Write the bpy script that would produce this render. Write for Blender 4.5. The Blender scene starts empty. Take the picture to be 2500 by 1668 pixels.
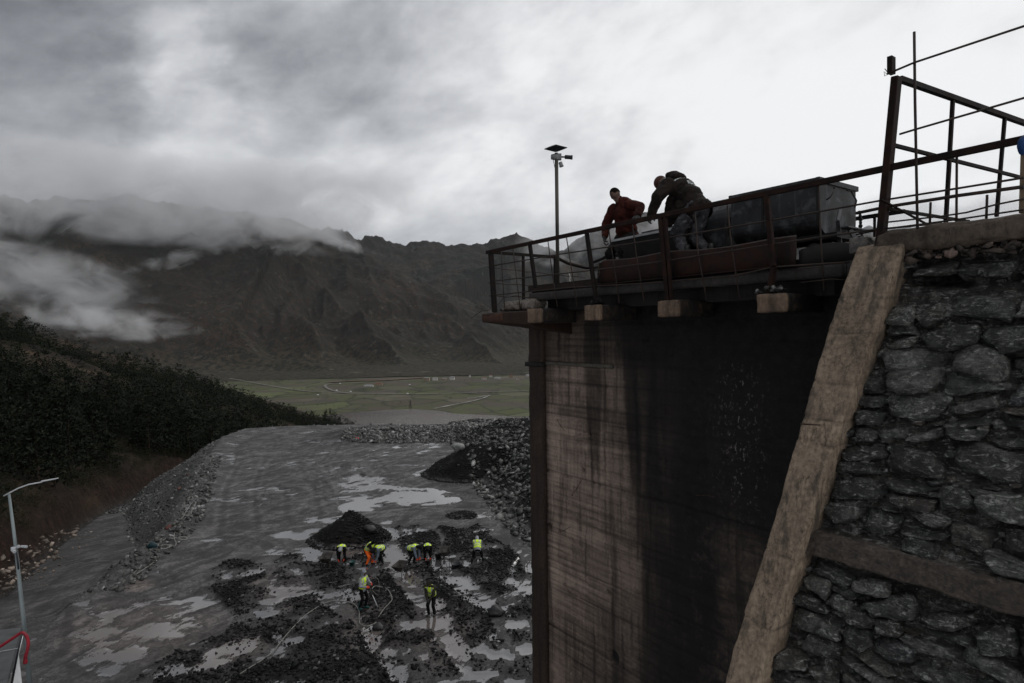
import bpy, bmesh, math, random
import numpy as np
from mathutils import Vector, Matrix
R = math.radians
random.seed(7); rng = np.random.default_rng(11)
scene = bpy.context.scene
C = scene.collection

# ------------------------------------------------------------------ camera
F_PX = 1500.0
PITCH = math.atan(22 / F_PX); ROLL = R(0.7)
CAM = Vector((0, 0, 12.0))
_F = Vector((0, math.cos(PITCH), -math.sin(PITCH)))
_R0 = Vector((1, 0, 0)); _U0 = Vector((0, math.sin(PITCH), math.cos(PITCH)))
_R = _R0 * math.cos(ROLL) - _U0 * math.sin(ROLL)
_U = _R0 * math.sin(ROLL) + _U0 * math.cos(ROLL)
cd = bpy.data.cameras.new("camera"); cam = bpy.data.objects.new("camera", cd); C.objects.link(cam)
cam.matrix_world = Matrix(((_R.x, _U.x, -_F.x, CAM.x), (_R.y, _U.y, -_F.y, CAM.y), (_R.z, _U.z, -_F.z, CAM.z), (0, 0, 0, 1)))
cd.sensor_width = 36; cd.lens = 36 * F_PX / 2500; cd.clip_start = 0.1; cd.clip_end = 40000
scene.camera = cam

def ray(px, py):
    return _F * F_PX + _R * (px - 1250) - _U * (py - 834)
def at_z(px, py, z):            # the point of a horizontal plane seen there
    d = ray(px, py); return CAM + d * ((z - CAM.z) / d.z)
def at_y(px, py, y):            # the point y metres ahead
    d = ray(px, py); return CAM + d * (y / d.y)

# ------------------------------------------------------------------ nodes
class NT:
    def __init__(s, tree): s.t = tree; s.n = tree.nodes; s.l = tree.links
    def add(s, typ, ins=None, **kw):
        n = s.n.new(typ)
        for k, v in kw.items(): setattr(n, k, v)
        for k, v in (ins or {}).items():
            sock = n.inputs[k]
            if isinstance(v, bpy.types.NodeSocket): s.l.new(v, sock)
            elif v is not None: sock.default_value = v
        return n
    def m(s, op, a, b=None, c=None, clamp=False):
        n = s.n.new('ShaderNodeMath'); n.operation = op; n.use_clamp = clamp
        for i, v in enumerate((a, b, c)):
            if v is None: continue
            if isinstance(v, bpy.types.NodeSocket): s.l.new(v, n.inputs[i])
            else: n.inputs[i].default_value = v
        return n.outputs[0]
    def ramp(s, fac, stops, interp='LINEAR'):
        n = s.n.new('ShaderNodeValToRGB'); cr = n.color_ramp; cr.interpolation = interp
        while len(cr.elements) > 1: cr.elements.remove(cr.elements[-1])
        cr.elements[0].position = stops[0][0]
        for i, (p, c) in enumerate(stops):
            e = cr.elements[0] if i == 0 else cr.elements.new(p)
            c = (c, c, c) if isinstance(c, (int, float)) else c
            e.color = (c[0], c[1], c[2], 1)
        s.l.new(fac, n.inputs[0]); return n.outputs[0]
    def noise(s, vec, scale, detail=4, rough=0.55, dist=0.0, w=None):
        n = s.add('ShaderNodeTexNoise', {'Vector': vec, 'Scale': scale, 'Detail': detail, 'Roughness': rough, 'Distortion': dist})
        return n.outputs[0]
    def mapping(s, vec, scale=(1, 1, 1), loc=(0, 0, 0), rot=(0, 0, 0)):
        return s.add('ShaderNodeMapping', {'Vector': vec, 'Scale': scale, 'Location': loc, 'Rotation': rot}).outputs[0]
    def turn(s, vec, ang, scale):
        r = s.add('ShaderNodeVectorRotate', {'Vector': vec, 'Angle': -ang}, rotation_type='Z_AXIS').outputs[0]
        return s.mapping(r, scale=scale)
    def mix(s, f, a, b, mode='MIX'):
        n = s.n.new('ShaderNodeMix'); n.data_type = 'RGBA'; n.blend_type = mode
        for i, v in ((0, f), (6, a), (7, b)):
            if isinstance(v, bpy.types.NodeSocket): s.l.new(v, n.inputs[i])
            elif i == 0: n.inputs[i].default_value = v
            else: n.inputs[i].default_value = (v[0], v[1], v[2], 1)
        return n.outputs[2]

# ------------------------------------------------------------------ world: broken overcast
def px_dir(px, py):
    d = ray(px, py).normalized(); return math.atan2(d.x, d.y), math.asin(d.z)
world = bpy.data.worlds.new("World"); scene.world = world; world.use_nodes = True
w = NT(world.node_tree); w.n.clear()
geo = w.add('ShaderNodeTexCoord').outputs['Generated']
sep = w.add('ShaderNodeSeparateXYZ', {0: geo}).outputs
az = w.m('ARCTAN2', sep[0], sep[1]); el = w.m('ARCSINE', sep[2])
# warp the sky position with noise so that the light and dark masses get torn edges
cl = w.add('ShaderNodeCombineXYZ', {0: w.m('ADD', az, w.m('MULTIPLY', el, -0.5)), 1: w.m('MULTIPLY', el, 1.5), 2: w.m('MULTIPLY', sep[1], 0.4)}).outputs[0]
n1 = w.noise(w.mapping(cl, loc=(3.1, 1.7, 0)), 5.0, 6, 0.55, 0.0)
n2 = w.noise(w.mapping(cl, loc=(9.1, 4.7, 2)), 5.0, 6, 0.55, 0.0)
azw = w.m('ADD', az, w.m('MULTIPLY', w.m('SUBTRACT', n1, 0.5), 0.38))
elw = w.m('ADD', el, w.m('MULTIPLY', w.m('SUBTRACT', n2, 0.5), 0.28))
lum = None
#  px, py, sigma x, sigma y, amount
SPOTS = [(430, 190, 70, 100, .16), (430, 170, 150, 130, .08), (90, 130, 300, 170, -.15), (150, 420, 220, 90, .06), (330, 560, 420, 50, -.17),
         (660, 400, 210, 100, .15), (740, 70, 250, 100, -.10), (960, 320, 150, 90, -.08), (1160, 380, 230, 150, .12),
         (1150, 60, 220, 90, .06), (1400, 60, 220, 60, .07), (1650, 170, 260, 50, .05), (2100, 260, 400, 260, .10), (1500, 330, 190, 45, -.07), (1450, 500, 260, 60, .04),
         (1750, 330, 230, 90, .07), (2250, 60, 300, 60, -.05)]
for (px, py, sx, sy, amp) in SPOTS:
    a0, e0 = px_dir(px, py)
    sa = sx / F_PX * math.cos(a0) ** 2 * 1.2; se = sy / F_PX * 1.2
    u = w.m('DIVIDE', w.m('SUBTRACT', azw, a0), sa); v = w.m('DIVIDE', w.m('SUBTRACT', elw, e0), se)
    q = w.m('ADD', w.m('MULTIPLY', u, u), w.m('MULTIPLY', v, v))
    g = w.m('MULTIPLY', w.m('POWER', 2.718, w.m('MULTIPLY', q, -0.5)), amp)
    lum = g if lum is None else w.m('ADD', lum, g)
# broad left-to-right brightening
base = w.m('MULTIPLY_ADD', w.m('SMOOTH_MIN', w.m('MAXIMUM', az, -0.8), 0.75, 0.3), 0.24, 0.765)
fine = w.noise(w.mapping(cl, loc=(0, 5, 1)), 11.0, 8, 0.58, 0.15)
fine2 = w.noise(w.mapping(cl, loc=(7, 5, 1)), 3.6, 7, 0.52, 0.25)
amp_ = w.m('SUBTRACT', 1.0, w.m('MULTIPLY', w.m('MAXIMUM', az, 0.0), 0.55))
tot = w.m('ADD', w.m('ADD', base, lum), w.m('MULTIPLY', amp_, w.m('ADD', w.m('MULTIPLY', w.m('SUBTRACT', fine, 0.5), 0.26), w.m('MULTIPLY', w.m('SUBTRACT', fine2, 0.5), 0.70))))
# display-like value -> linear; an overcast sky is brightest overhead, out of the picture
val = w.m('POWER', w.m('MAXIMUM', w.m('SMOOTH_MIN', tot, 0.985, 0.08), 0.30), 2.2)
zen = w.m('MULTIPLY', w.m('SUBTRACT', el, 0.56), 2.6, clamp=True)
bak = w.m('MULTIPLY', w.m('MULTIPLY', w.m('SUBTRACT', -0.15, sep[1]), 2.0), 1.0, clamp=True)  # extra sky brightness behind the camera, added to light the land
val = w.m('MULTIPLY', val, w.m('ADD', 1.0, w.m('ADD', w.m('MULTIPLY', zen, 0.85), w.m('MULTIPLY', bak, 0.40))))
tint = w.ramp(tot, [(0.35, (0.93, 0.98, 1.07)), (0.7, (0.965, 0.99, 1.045)), (0.95, (0.99, 0.997, 1.01))])
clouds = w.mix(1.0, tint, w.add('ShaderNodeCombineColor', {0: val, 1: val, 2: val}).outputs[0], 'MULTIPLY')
sky = w.add('ShaderNodeTexSky', sky_type='NISHITA', sun_disc=False, sun_elevation=R(42), sun_rotation=R(35)).outputs[0]
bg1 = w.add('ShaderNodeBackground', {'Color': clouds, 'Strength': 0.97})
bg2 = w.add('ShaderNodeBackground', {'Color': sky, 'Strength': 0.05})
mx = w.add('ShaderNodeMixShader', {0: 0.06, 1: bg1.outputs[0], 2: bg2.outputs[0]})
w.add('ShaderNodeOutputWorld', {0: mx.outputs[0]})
world.cycles.sampling_method = 'MANUAL'; world.cycles.sample_map_resolution = 512

# ------------------------------------------------------------------ sun behind cloud, from the right and ahead
sd = bpy.data.lights.new("sun", 'SUN'); sd.energy = 0.5; sd.angle = R(25); sd.color = (1.0, 0.96, 0.9)
sun = bpy.data.objects.new("sun", sd); C.objects.link(sun)
_sa, _se = R(35), R(42)
_sdir = Vector((math.sin(_sa) * math.cos(_se), math.cos(_sa) * math.cos(_se), math.sin(_se)))
sun.rotation_euler = _sdir.to_track_quat('Z', 'Y').to_euler()
sun.location = (0, 0, 60)

# ------------------------------------------------------------------ render look
scene.view_settings.view_transform = 'Standard'; scene.view_settings.look = 'None'
scene.view_settings.exposure = 0.0; scene.view_settings.gamma = 1.0
scene.render.engine = 'CYCLES'
cy = scene.cycles
cy.use_denoising = True
cy.max_bounces = 6; cy.diffuse_bounces = 2; cy.glossy_bounces = 3; cy.transmission_bounces = 2
cy.volume_bounces = 1; cy.transparent_max_bounces = 8
cy.volume_step_rate = 1.0; cy.volume_max_steps = 128
cy.use_adaptive_sampling = True

# ------------------------------------------------------------------ helpers
def tag(o, label=None, cat=None, group=None, kind=None):
    if label: o['label'] = label
    if cat: o['category'] = cat
    if group: o['group'] = group
    if kind: o['kind'] = kind
    return o
def thing(name, loc, label, cat, group=None, rotz=0.0):
    o = bpy.data.objects.new(name, None); o.empty_display_size = 0.2; C.objects.link(o)
    o.location = loc; o.rotation_euler = (0, 0, rotz); return tag(o, label, cat, group)
def mesh_np(name, v, f, smooth=False):
    v = np.asarray(v, dtype=np.float32).reshape(-1, 3)
    me = bpy.data.meshes.new(name)
    if isinstance(f, np.ndarray):
        k = f.shape[1]; n = f.shape[0]
        me.vertices.add(len(v)); me.vertices.foreach_set('co', v.ravel())
        me.loops.add(n * k); me.loops.foreach_set('vertex_index', f.astype(np.int32).ravel())
        me.polygons.add(n); me.polygons.foreach_set('loop_start', np.arange(0, n * k, k, dtype=np.int32))
        me.polygons.foreach_set('loop_total', np.full(n, k, dtype=np.int32))
        me.update(calc_edges=True)
    else:
        me.from_pydata([tuple(p) for p in v], [], [tuple(q) for q in f]); me.update()
    if smooth: me.polygons.foreach_set('use_smooth', np.ones(len(me.polygons), dtype=bool))
    return me
def link(name, me, mat, parent=None):
    o = bpy.data.objects.new(name, me); C.objects.link(o)
    if mat:
        for m_ in (mat if isinstance(mat, (list, tuple)) else [mat]): me.materials.append(m_)
    if parent is not None: o.parent = parent
    return o
def attr(me, name, vals):
    a = me.attributes.new(name, 'FLOAT', 'POINT'); a.data.foreach_set('value', np.asarray(vals, dtype=np.float32).ravel())
def attr_col(me, name, cols):
    a = me.attributes.new(name, 'FLOAT_COLOR', 'POINT')
    c = np.ones((len(cols), 4), dtype=np.float32); c[:, :3] = cols; a.data.foreach_set('color', c.ravel())

class MB:
    """collects solids in world coordinates; build() links them as ONE mesh, in its parent's frame"""
    def __init__(s): s.v = []; s.f = []; s.sm = []
    def raw(s, v, f, smooth=False):
        b = len(s.v); s.v += [tuple(p) for p in v]; s.f += [tuple(i + b for i in q) for q in f]; s.sm += [smooth] * len(f); return s
    def hexa(s, p):             # 8 corners: 0-3 bottom ring, 4-7 top ring
        return s.raw(p, [(3, 2, 1, 0), (4, 5, 6, 7), (0, 1, 5, 4), (1, 2, 6, 5), (2, 3, 7, 6), (3, 0, 4, 7)])
    def box(s, c, d, rz=0.0, rot=None):
        M = rot if rot else Matrix.Rotation(rz, 3, 'Z'); c = Vector(c); h = Vector(d) / 2
        return s.hexa([c + M @ Vector((x * h.x, y * h.y, z * h.z)) for z in (-1, 1) for x, y in ((-1, -1), (1, -1), (1, 1), (-1, 1))])
    def bar(s, a, b, wd, hd=None, up=(0, 0, 1)):     # rectangular bar from a to b
        hd = hd or wd; a = Vector(a); b = Vector(b); d = (b - a).normalized(); u = Vector(up)
        if abs(d.dot(u)) > 0.98: u = UD if 'UD' in globals() else Vector((1, 0, 0))
        x = d.cross(u).normalized(); y = x.cross(d).normalized()
        p = [q + x * (i * wd / 2) + y * (j * hd / 2) for q in (a, b) for i, j in ((-1, -1), (1, -1), (1, 1), (-1, 1))]
        return s.hexa(p)
    def tube(s, pts, r, n=6, cap=True, r2=None):
        pts = [Vector(p) for p in pts]; m = len(pts); rs = [r + (r2 - r) * i / max(1, m - 1) for i in range(m)] if r2 is not None else (list(r) if isinstance(r, (list, tuple)) else [r] * m)
        b = len(s.v); prev = None; vs = []
        for i, p in enumerate(pts):
            d = ((pts[min(i + 1, m - 1)] - pts[max(i - 1, 0)])).normalized()
            if prev is None:
                t = Vector((0, 0, 1)) if abs(d.z) < 0.9 else Vector((1, 0, 0)); x = d.cross(t).normalized()
            else: x = (prev - d * prev.dot(d)).normalized()
            prev = x; y = d.cross(x)
            for k in range(n):
                a = 2 * math.pi * k / n; vs.append(p + (x * math.cos(a) + y * math.sin(a)) * rs[i])
        fs = [(i * n + k, i * n + (k + 1) % n, (i + 1) * n + (k + 1) % n, (i + 1) * n + k) for i in range(m - 1) for k in range(n)]
        nc = len(fs)
        if cap: fs += [tuple(range(n))[::-1], tuple((m - 1) * n + k for k in range(n))]
        b = len(s.v); s.raw(vs, fs, True)
        if cap: s.sm[-1] = s.sm[-2] = False
        return s
    def lathe(s, base, prof, n=16, axis=(0, 0, 1)):
        base = Vector(base); q = Vector((0, 0, 1)).rotation_difference(Vector(axis)); vs = []
        for (r, z) in prof:
            for k in range(n):
                a = 2 * math.pi * k / n; vs.append(base + q @ Vector((r * math.cos(a), r * math.sin(a), z)))
        m = len(prof); fs = [(i * n + k, i * n + (k + 1) % n, (i + 1) * n + (k + 1) % n, (i + 1) * n + k) for i in range(m - 1) for k in range(n)]
        fs += [tuple(range(n))[::-1], tuple((m - 1) * n + k for k in range(n))]
        return s.raw(vs, fs, True)
    def build(s, name, mat, parent=None, origin=None, bevel=0.0):
        o_ = Vector(parent.location) if parent is not None else Vector(origin or (0, 0, 0))
        Mi = Matrix.Rotation(-parent.rotation_euler[2], 3, 'Z') if parent is not None else Matrix.Identity(3)
        me = bpy.data.meshes.new(name); me.from_pydata([tuple(Mi @ (Vector(p) - o_)) for p in s.v], [], s.f); me.update()
        me.polygons.foreach_set('use_smooth', s.sm)
        o = link(name, me, mat, parent)
        if parent is None: o.location = o_
        if bevel:
            b = o.modifiers.new("bevel", 'BEVEL'); b.width = bevel; b.segments = 1; b.limit_method = 'ANGLE'
        return o

def ico_v(sub):
    bm = bmesh.new(); bmesh.ops.create_icosphere(bm, subdivisions=sub, radius=1)
    v = np.array([p.co[:] for p in bm.verts]); f = np.array([[q.index for q in g.verts] for g in bm.faces]); bm.free(); return v, f
# numpy noise -------------------------------------------------------
def _h(ix, iy, seed):
    n = (ix.astype(np.int64) * 374761393 + iy.astype(np.int64) * 668265263 + seed * 982451653) & 0x7fffffff
    n = ((n ^ (n >> 13)) * 1274126177) & 0x7fffffff
    return ((n ^ (n >> 16)) & 0xffff) / 65535.0
def vnoise(x, y, seed=0):
    ix = np.floor(x); iy = np.floor(y); fx = x - ix; fy = y - iy
    fx = fx * fx * fx * (fx * (fx * 6 - 15) + 10); fy = fy * fy * fy * (fy * (fy * 6 - 15) + 10)
    a = _h(ix, iy, seed); b = _h(ix + 1, iy, seed); c = _h(ix, iy + 1, seed); d = _h(ix + 1, iy + 1, seed)
    return (a + (b - a) * fx) * (1 - fy) + (c + (d - c) * fx) * fy
def fbm(x, y, o=5, seed=0, g=0.5, ridged=False):
    s = 0; a = 1; t = 0
    for i in range(o):
        n = vnoise(x * 2 ** i + 17.3 * i, y * 2 ** i - 9.1 * i, seed + i)
        if ridged: n = 1 - abs(2 * n - 1)
        s = s + a * n; t += a; a *= g
    return s / t
def seg_dist(x, y, pts):
    """distance to a polyline and the interpolated third value of its points"""
    best = np.full(np.shape(x), 1e9); val = np.zeros(np.shape(x)); side = np.zeros(np.shape(x))
    for (x0, y0, z0), (x1, y1, z1) in zip(pts[:-1], pts[1:]):
        dx, dy = x1 - x0, y1 - y0; L = dx * dx + dy * dy + 1e-9
        t = np.clip(((x - x0) * dx + (y - y0) * dy) / L, 0, 1)
        d = np.hypot(x - x0 - t * dx, y - y0 - t * dy); m_ = d < best
        best = np.where(m_, d, best); val = np.where(m_, z0 + t * (z1 - z0), val)
        side = np.where(m_, np.sign((x - x0) * dy - (y - y0) * dx), side)
    return best, val, side
def in_poly(x, y, poly):
    ins = np.zeros(np.shape(x), dtype=bool); n = len(poly)
    for i in range(n):
        x0, y0 = poly[i]; x1, y1 = poly[(i + 1) % n]
        c = ((y0 > y) != (y1 > y)) & (x < (x1 - x0) * (y - y0) / (y1 - y0 + 1e-12) + x0)
        ins ^= c
    return ins
def grid_faces(nr, nc):
    i = np.arange(nr - 1)[:, None] * nc + np.arange(nc - 1)[None, :]
    i = i.ravel(); return np.stack([i, i + 1, i + nc + 1, i + nc], 1)
def sstep(a, b, x):
    t = np.clip((x - a) / (b - a), 0, 1); return t * t * (3 - 2 * t)
def to_px(x, y, z):             # where world points (numpy) fall in the photo
    vx, vy, vz = x - CAM.x, y - CAM.y, z - CAM.z
    d = vx * _F.x + vy * _F.y + vz * _F.z
    return 1250 + F_PX * (vx * _R.x + vy * _R.y + vz * _R.z) / d, 834 - F_PX * (vx * _U.x + vy * _U.y + vz * _U.z) / d

# ------------------------------------------------------------------ materials
def pm(name, c1, c2, scale=3.0, rough=0.8, rough2=None, metal=0.0, bump=0.0, bscale=None, c3=None, stretch=(1, 1, 1), spec=0.3, lo=0.35, hi=0.65, detail=6, streak=None, attrcol=None):
    mt = bpy.data.materials.new(name); mt.use_nodes = True; t = NT(mt.node_tree); t.n.clear()
    co = t.add('ShaderNodeTexCoord').outputs['Object']
    v = t.mapping(co, scale=stretch)
    n = t.noise(v, scale, detail, 0.6, 0.2)
    stops = [(lo, c1), (hi, c2)]
    col = t.ramp(n, stops)
    if c3:
        n3 = t.noise(t.mapping(co, loc=(5, 3, 8), scale=stretch), scale * 2.7, 5, 0.65)
        col = t.mix(t.ramp(n3, [(0.52, 0.0), (0.68, 1.0)]), col, c3)
    if streak:
        ns = t.noise(t.mapping(co, loc=(1, 7, 3), scale=(6, 6, 0.35)), streak[0], 5, 0.6)
        col = t.mix(t.ramp(ns, [(streak[2], 0.0), (streak[3], 1.0)]), col, streak[1])
    if attrcol:
        a = t.add('ShaderNodeAttribute', attribute_name=attrcol).outputs['Color']
        col = t.mix(1.0, col, a, 'MULTIPLY')
    rr = rough if rough2 is None else t.ramp(n, [(lo, rough), (hi, rough2)])
    b = t.add('ShaderNodeBsdfPrincipled', {'Base Color': col, 'Roughness': rr, 'Metallic': metal, 'Specular IOR Level': spec})
    if bump:
        nb = t.noise(v, bscale or scale * 4, 8, 0.65)
        t.l.new(t.add('ShaderNodeBump', {'Height': nb, 'Strength': 0.8, 'Distance': bump}).outputs[0], b.inputs['Normal'])
    t.add('ShaderNodeOutputMaterial', {0: b.outputs[0]}); return mt
# ================================================================== FAR TERRAIN
VZ = -138.0                       # valley floor
def P(px, py, dist):
    p = at_y(px, py, dist); return (p.x, p.y, p.z)
def crest(l): return [P(*a) for a in l]
RIDGES = [  # (polyline, side slope)
    (crest([(-500, 420, 4600), (-150, 450, 4500), (120, 500, 4300), (300, 490, 4400), (520, 500, 4500), (700, 520, 4650), (850, 585, 4700)]), 0.52),
    (crest([(850, 585, 4700), (960, 690, 4300), (1090, 785, 3800), (1190, 850, 3300), (1235, 885, 3000)]), 0.60),
    (crest([(560, 520, 4500), (600, 640, 3900), (570, 760, 3300), (600, 850, 2850)]), 0.58),
    (crest([(760, 560, 4600), (770, 660, 4100), (900, 760, 3500), (960, 860, 2900)]), 0.55),
    (crest([(760, 620, 4200), (700, 720, 3600), (760, 830, 2950)]), 0.55),
    (crest([(330, 520, 4300), (360, 640, 3800), (300, 760, 3200), (330, 850, 2800)]), 0.70),
    (crest([(420, 700, 3500), (470, 800, 3000), (560, 850, 2700), (760, 895, 2500)]), 0.45),
    (crest([(120, 520, 4200), (100, 650, 3700), (60, 760, 3200)]), 0.65),
    (crest([(600, 540, 7600), (850, 572, 7200), (960, 586, 7000), (1100, 598, 6900), (1185, 586, 6900), (1262, 563, 6900), (1300, 585, 6900), (1345, 640, 6600), (1400, 720, 6000)]), 0.50),
    (crest([(1262, 563, 6900), (1230, 660, 6300), (1270, 770, 5600), (1290, 840, 5000)]), 0.60),
    (crest([(1100, 598, 6900), (1120, 690, 6300), (1210, 800, 5400)]), 0.65),
    (crest([(1330, 650, 7500), (1400, 590, 7800), (1490, 540, 8200), (1600, 520, 8600), (1800, 540, 8600), (2150, 560, 7600), (2600, 550, 7000), (3100, 520, 6500)]), 0.45),
    (crest([(1600, 560, 8400), (1500, 680, 7000), (1420, 800, 5600)]), 0.5),
    (crest([(2150, 590, 7500), (2000, 660, 6400), (1900, 740, 5400)]), 0.5)]
NA, NR = 1000, 420
a_ = np.linspace(R(-50), R(50), NA); r_ = np.geomspace(2150, 10500, NR)
A, RR = np.meshgrid(a_, r_)
X = RR * np.sin(A) / np.cos(A) ** 0.35; Y = RR * np.cos(A) / np.cos(A) ** 0.35
wx = X + 260 * (fbm(X / 900, Y / 900, 4, 3) - 0.5) * 2; wy = Y + 260 * (fbm(X / 900, Y / 900, 4, 8) - 0.5) * 2
Z = np.full(X.shape, VZ)
for pts, k in RIDGES:
    d, h, _ = seg_dist(wx * .5 + X * .5, wy * .5 + Y * .5, pts)
    e = h - k * d - 20 * np.tanh(d / 60)
    kk = 40.0
    Z = np.maximum(Z, e) + kk * 0.25 * np.maximum(kk - np.abs(Z - e), 0) ** 2 / kk ** 2
up = sstep(0, 160, Z - VZ)
gul = fbm(wx / 420, wy / 520, 5, 21, 0.48, True)
lowf = sstep(0, 500, Z - VZ)
Z = Z + up * ((gul - 0.62) * (150 + 60 * (1 - lowf)) + (fbm(X / 60, Y / 60, 4, 5) - 0.5) * 16 + (fbm(wx / 150 + wy / 400, wy / 190, 4, 26, .5, True) - .62) * 62)
Z = np.maximum(Z, VZ - 1 + 5 * fbm(X / 200, Y / 200, 3, 2))
me = mesh_np("hills", np.stack([X, Y, Z], -1).reshape(-1, 3), grid_faces(NR, NA)[:, ::-1], True)
mt = bpy.data.materials.new("scrub_mountain"); mt.use_nodes = True; t = NT(mt.node_tree); t.n.clear()
co = t.add('ShaderNodeTexCoord').outputs['Object']; zz = t.add('ShaderNodeSeparateXYZ', {0: co}).outputs[2]
nz = t.add('ShaderNodeSeparateXYZ', {0: t.add('ShaderNodeNewGeometry').outputs['Normal']}).outputs[2]
big = t.noise(co, 0.0022, 6, 0.6, 0.6)
col = t.ramp(big, [(0.35, (0.010, 0.0072, 0.0055)), (0.5, (0.023, 0.0155, 0.011)), (0.66, (0.062, 0.044, 0.029))])
hue = t.noise(t.mapping(co, loc=(50, 0, 0)), 0.0009, 4, 0.6)
col = t.mix(t.ramp(hue, [(0.45, 0), (0.62, 1)]), col, (0.034, 0.022, 0.017))
apron = t.m('SUBTRACT', 1.0, t.m('MULTIPLY_ADD', t.m('ADD', zz, t.m('MULTIPLY', big, 120)), 1 / 130.0, 0.55), clamp=True)
col = t.mix(t.m('MULTIPLY', apron, 0.65), col, (0.056, 0.048, 0.032))
spk = t.noise(co, 0.045, 3, 0.7)
col = t.mix(t.ramp(spk, [(0.44, 1.0), (0.56, 0.0)]), col, (0.016, 0.017, 0.013))
rk = t.noise(t.mapping(co, scale=(1, 1, 0.3)), 0.03, 6, 0.7)
col = t.mix(t.m('MULTIPLY', t.ramp(rk, [(0.58, 0.0), (0.75, 1.0)]), 0.5), col, (0.16, 0.14, 0.12))
b = t.add('ShaderNodeBsdfPrincipled', {'Base Color': col, 'Roughness': 0.95, 'Specular IOR Level': 0.1})
hb = t.m('ADD', t.m('MULTIPLY', rk, 1.0), t.m('MULTIPLY', spk, 0.5))
t.l.new(t.add('ShaderNodeBump', {'Height': hb, 'Strength': 0.8, 'Distance': 12.0}).outputs[0], b.inputs['Normal'])
t.add('ShaderNodeOutputMaterial', {0: b.outputs[0]})
tag(link("hills", me, mt), 'dark scrub covered mountains closing the valley under the cloud', 'mountain', kind='structure')

# valley floor ------------------------------------------------------
def ground_strip(pts, wd, z, name, mat, label=None, cat=None):
    pts = [Vector((p[0], p[1], z)) for p in pts]; vs = []
    for i, p in enumerate(pts):
        d = (pts[min(i + 1, len(pts) - 1)] - pts[max(i - 1, 0)]).normalized(); n = Vector((-d.y, d.x, 0))
        ww = wd[i] if isinstance(wd, (list, tuple)) else wd
        vs += [p + n * ww / 2, p - n * ww / 2]
    fs = [(2 * i + 1, 2 * i + 3, 2 * i + 2, 2 * i) for i in range(len(pts) - 1)]
    me = mesh_np(name, vs, fs); return tag(link(name, me, mat), label, cat, kind='structure')
def cr_spline(pts, n=8):
    out = []; m = len(pts); pts = [Vector(p) for p in pts]
    for i in range(m - 1):
        p0, p1, p2, p3 = pts[max(i - 1, 0)], pts[i], pts[i + 1], pts[min(i + 2, m - 1)]
        for k in range(n):
            u = k / n; out.append(0.5 * ((2 * p1) + (p2 - p0) * u + (2 * p0 - 5 * p1 + 4 * p2 - p3) * u * u + (3 * p1 - p0 - 3 * p2 + p3) * u ** 3))
    return out + [pts[-1]]
a_ = np.linspace(R(-75), R(75), 260); r_ = np.geomspace(300, 16000, 160)
A, RR = np.meshgrid(a_, r_); X = RR * np.sin(A); Y = RR * np.cos(A)
me = mesh_np("valley_floor", np.stack([X, Y, np.full(X.shape, VZ) + 1.5 * (fbm(X / 90, Y / 90, 3, 4) - .5)], -1).reshape(-1, 3), grid_faces(160, 260)[:, ::-1], True)
mt = bpy.data.materials.new("fields"); mt.use_nodes = True; t = NT(mt.node_tree); t.n.clear()
co = t.add('ShaderNodeTexCoord').outputs['Object']
wob = t.add('ShaderNodeTexNoise', {'Vector': co, 'Scale': 0.006, 'Detail': 3}).outputs[1]
cw = t.add('ShaderNodeVectorMath', {0: co, 1: t.add('ShaderNodeVectorMath', {0: wob, 1: (110, 110, 0)}, operation='MULTIPLY').outputs[0]}, operation='ADD').outputs[0]
fm = t.mapping(cw, scale=(0.011, 0.0075, 0.0), rot=(0, 0, 0.25))
vo = t.add('ShaderNodeTexVoronoi', {'Vector': fm, 'Scale': 1.0}, feature='F1'); ve = t.add('ShaderNodeTexVoronoi', {'Vector': fm, 'Scale': 1.0}, feature='DISTANCE_TO_EDGE')
rnd = t.add('ShaderNodeSeparateColor', {0: vo.outputs['Color']}).outputs[0]
col = t.ramp(rnd, [(0.0, (0.040, 0.044, 0.020)), (0.25, (0.060, 0.066, 0.030)), (0.45, (0.058, 0.066, 0.026)), (0.6, (0.055, 0.048, 0.034)), (0.75, (0.075, 0.086, 0.036)), (0.9, (0.085, 0.075, 0.055)), (1.0, (0.052, 0.060, 0.026))])
pn = t.noise(co, 0.009, 6, 0.65, 0.5); col = t.mix(t.ramp(pn, [(0.40, 1.0), (0.52, 0.0)]), col, (0.062, 0.052, 0.040))
pn2 = t.noise(t.mapping(co, scale=(0.4, 1, 1)), 0.02, 6, 0.7); col = t.mix(t.ramp(pn2, [(0.58, 0.0), (0.68, 0.85)]), col, (0.030, 0.030, 0.024))
col = t.mix(t.m('MULTIPLY', t.ramp(ve.outputs[0], [(0.02, 1.0), (0.06, 0.0)]), t.ramp(pn, [(0.35, 0.1), (0.6, 0.9)])), col, (0.022, 0.024, 0.016))
b = t.add('ShaderNodeBsdfPrincipled', {'Base Color': col, 'Roughness': 0.9, 'Specular IOR Level': 0.15})
t.add('ShaderNodeOutputMaterial', {0: b.outputs[0]})
tag(link("valley_floor", me, mt), 'flat green and brown valley fields', 'field', kind='structure')

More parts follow.
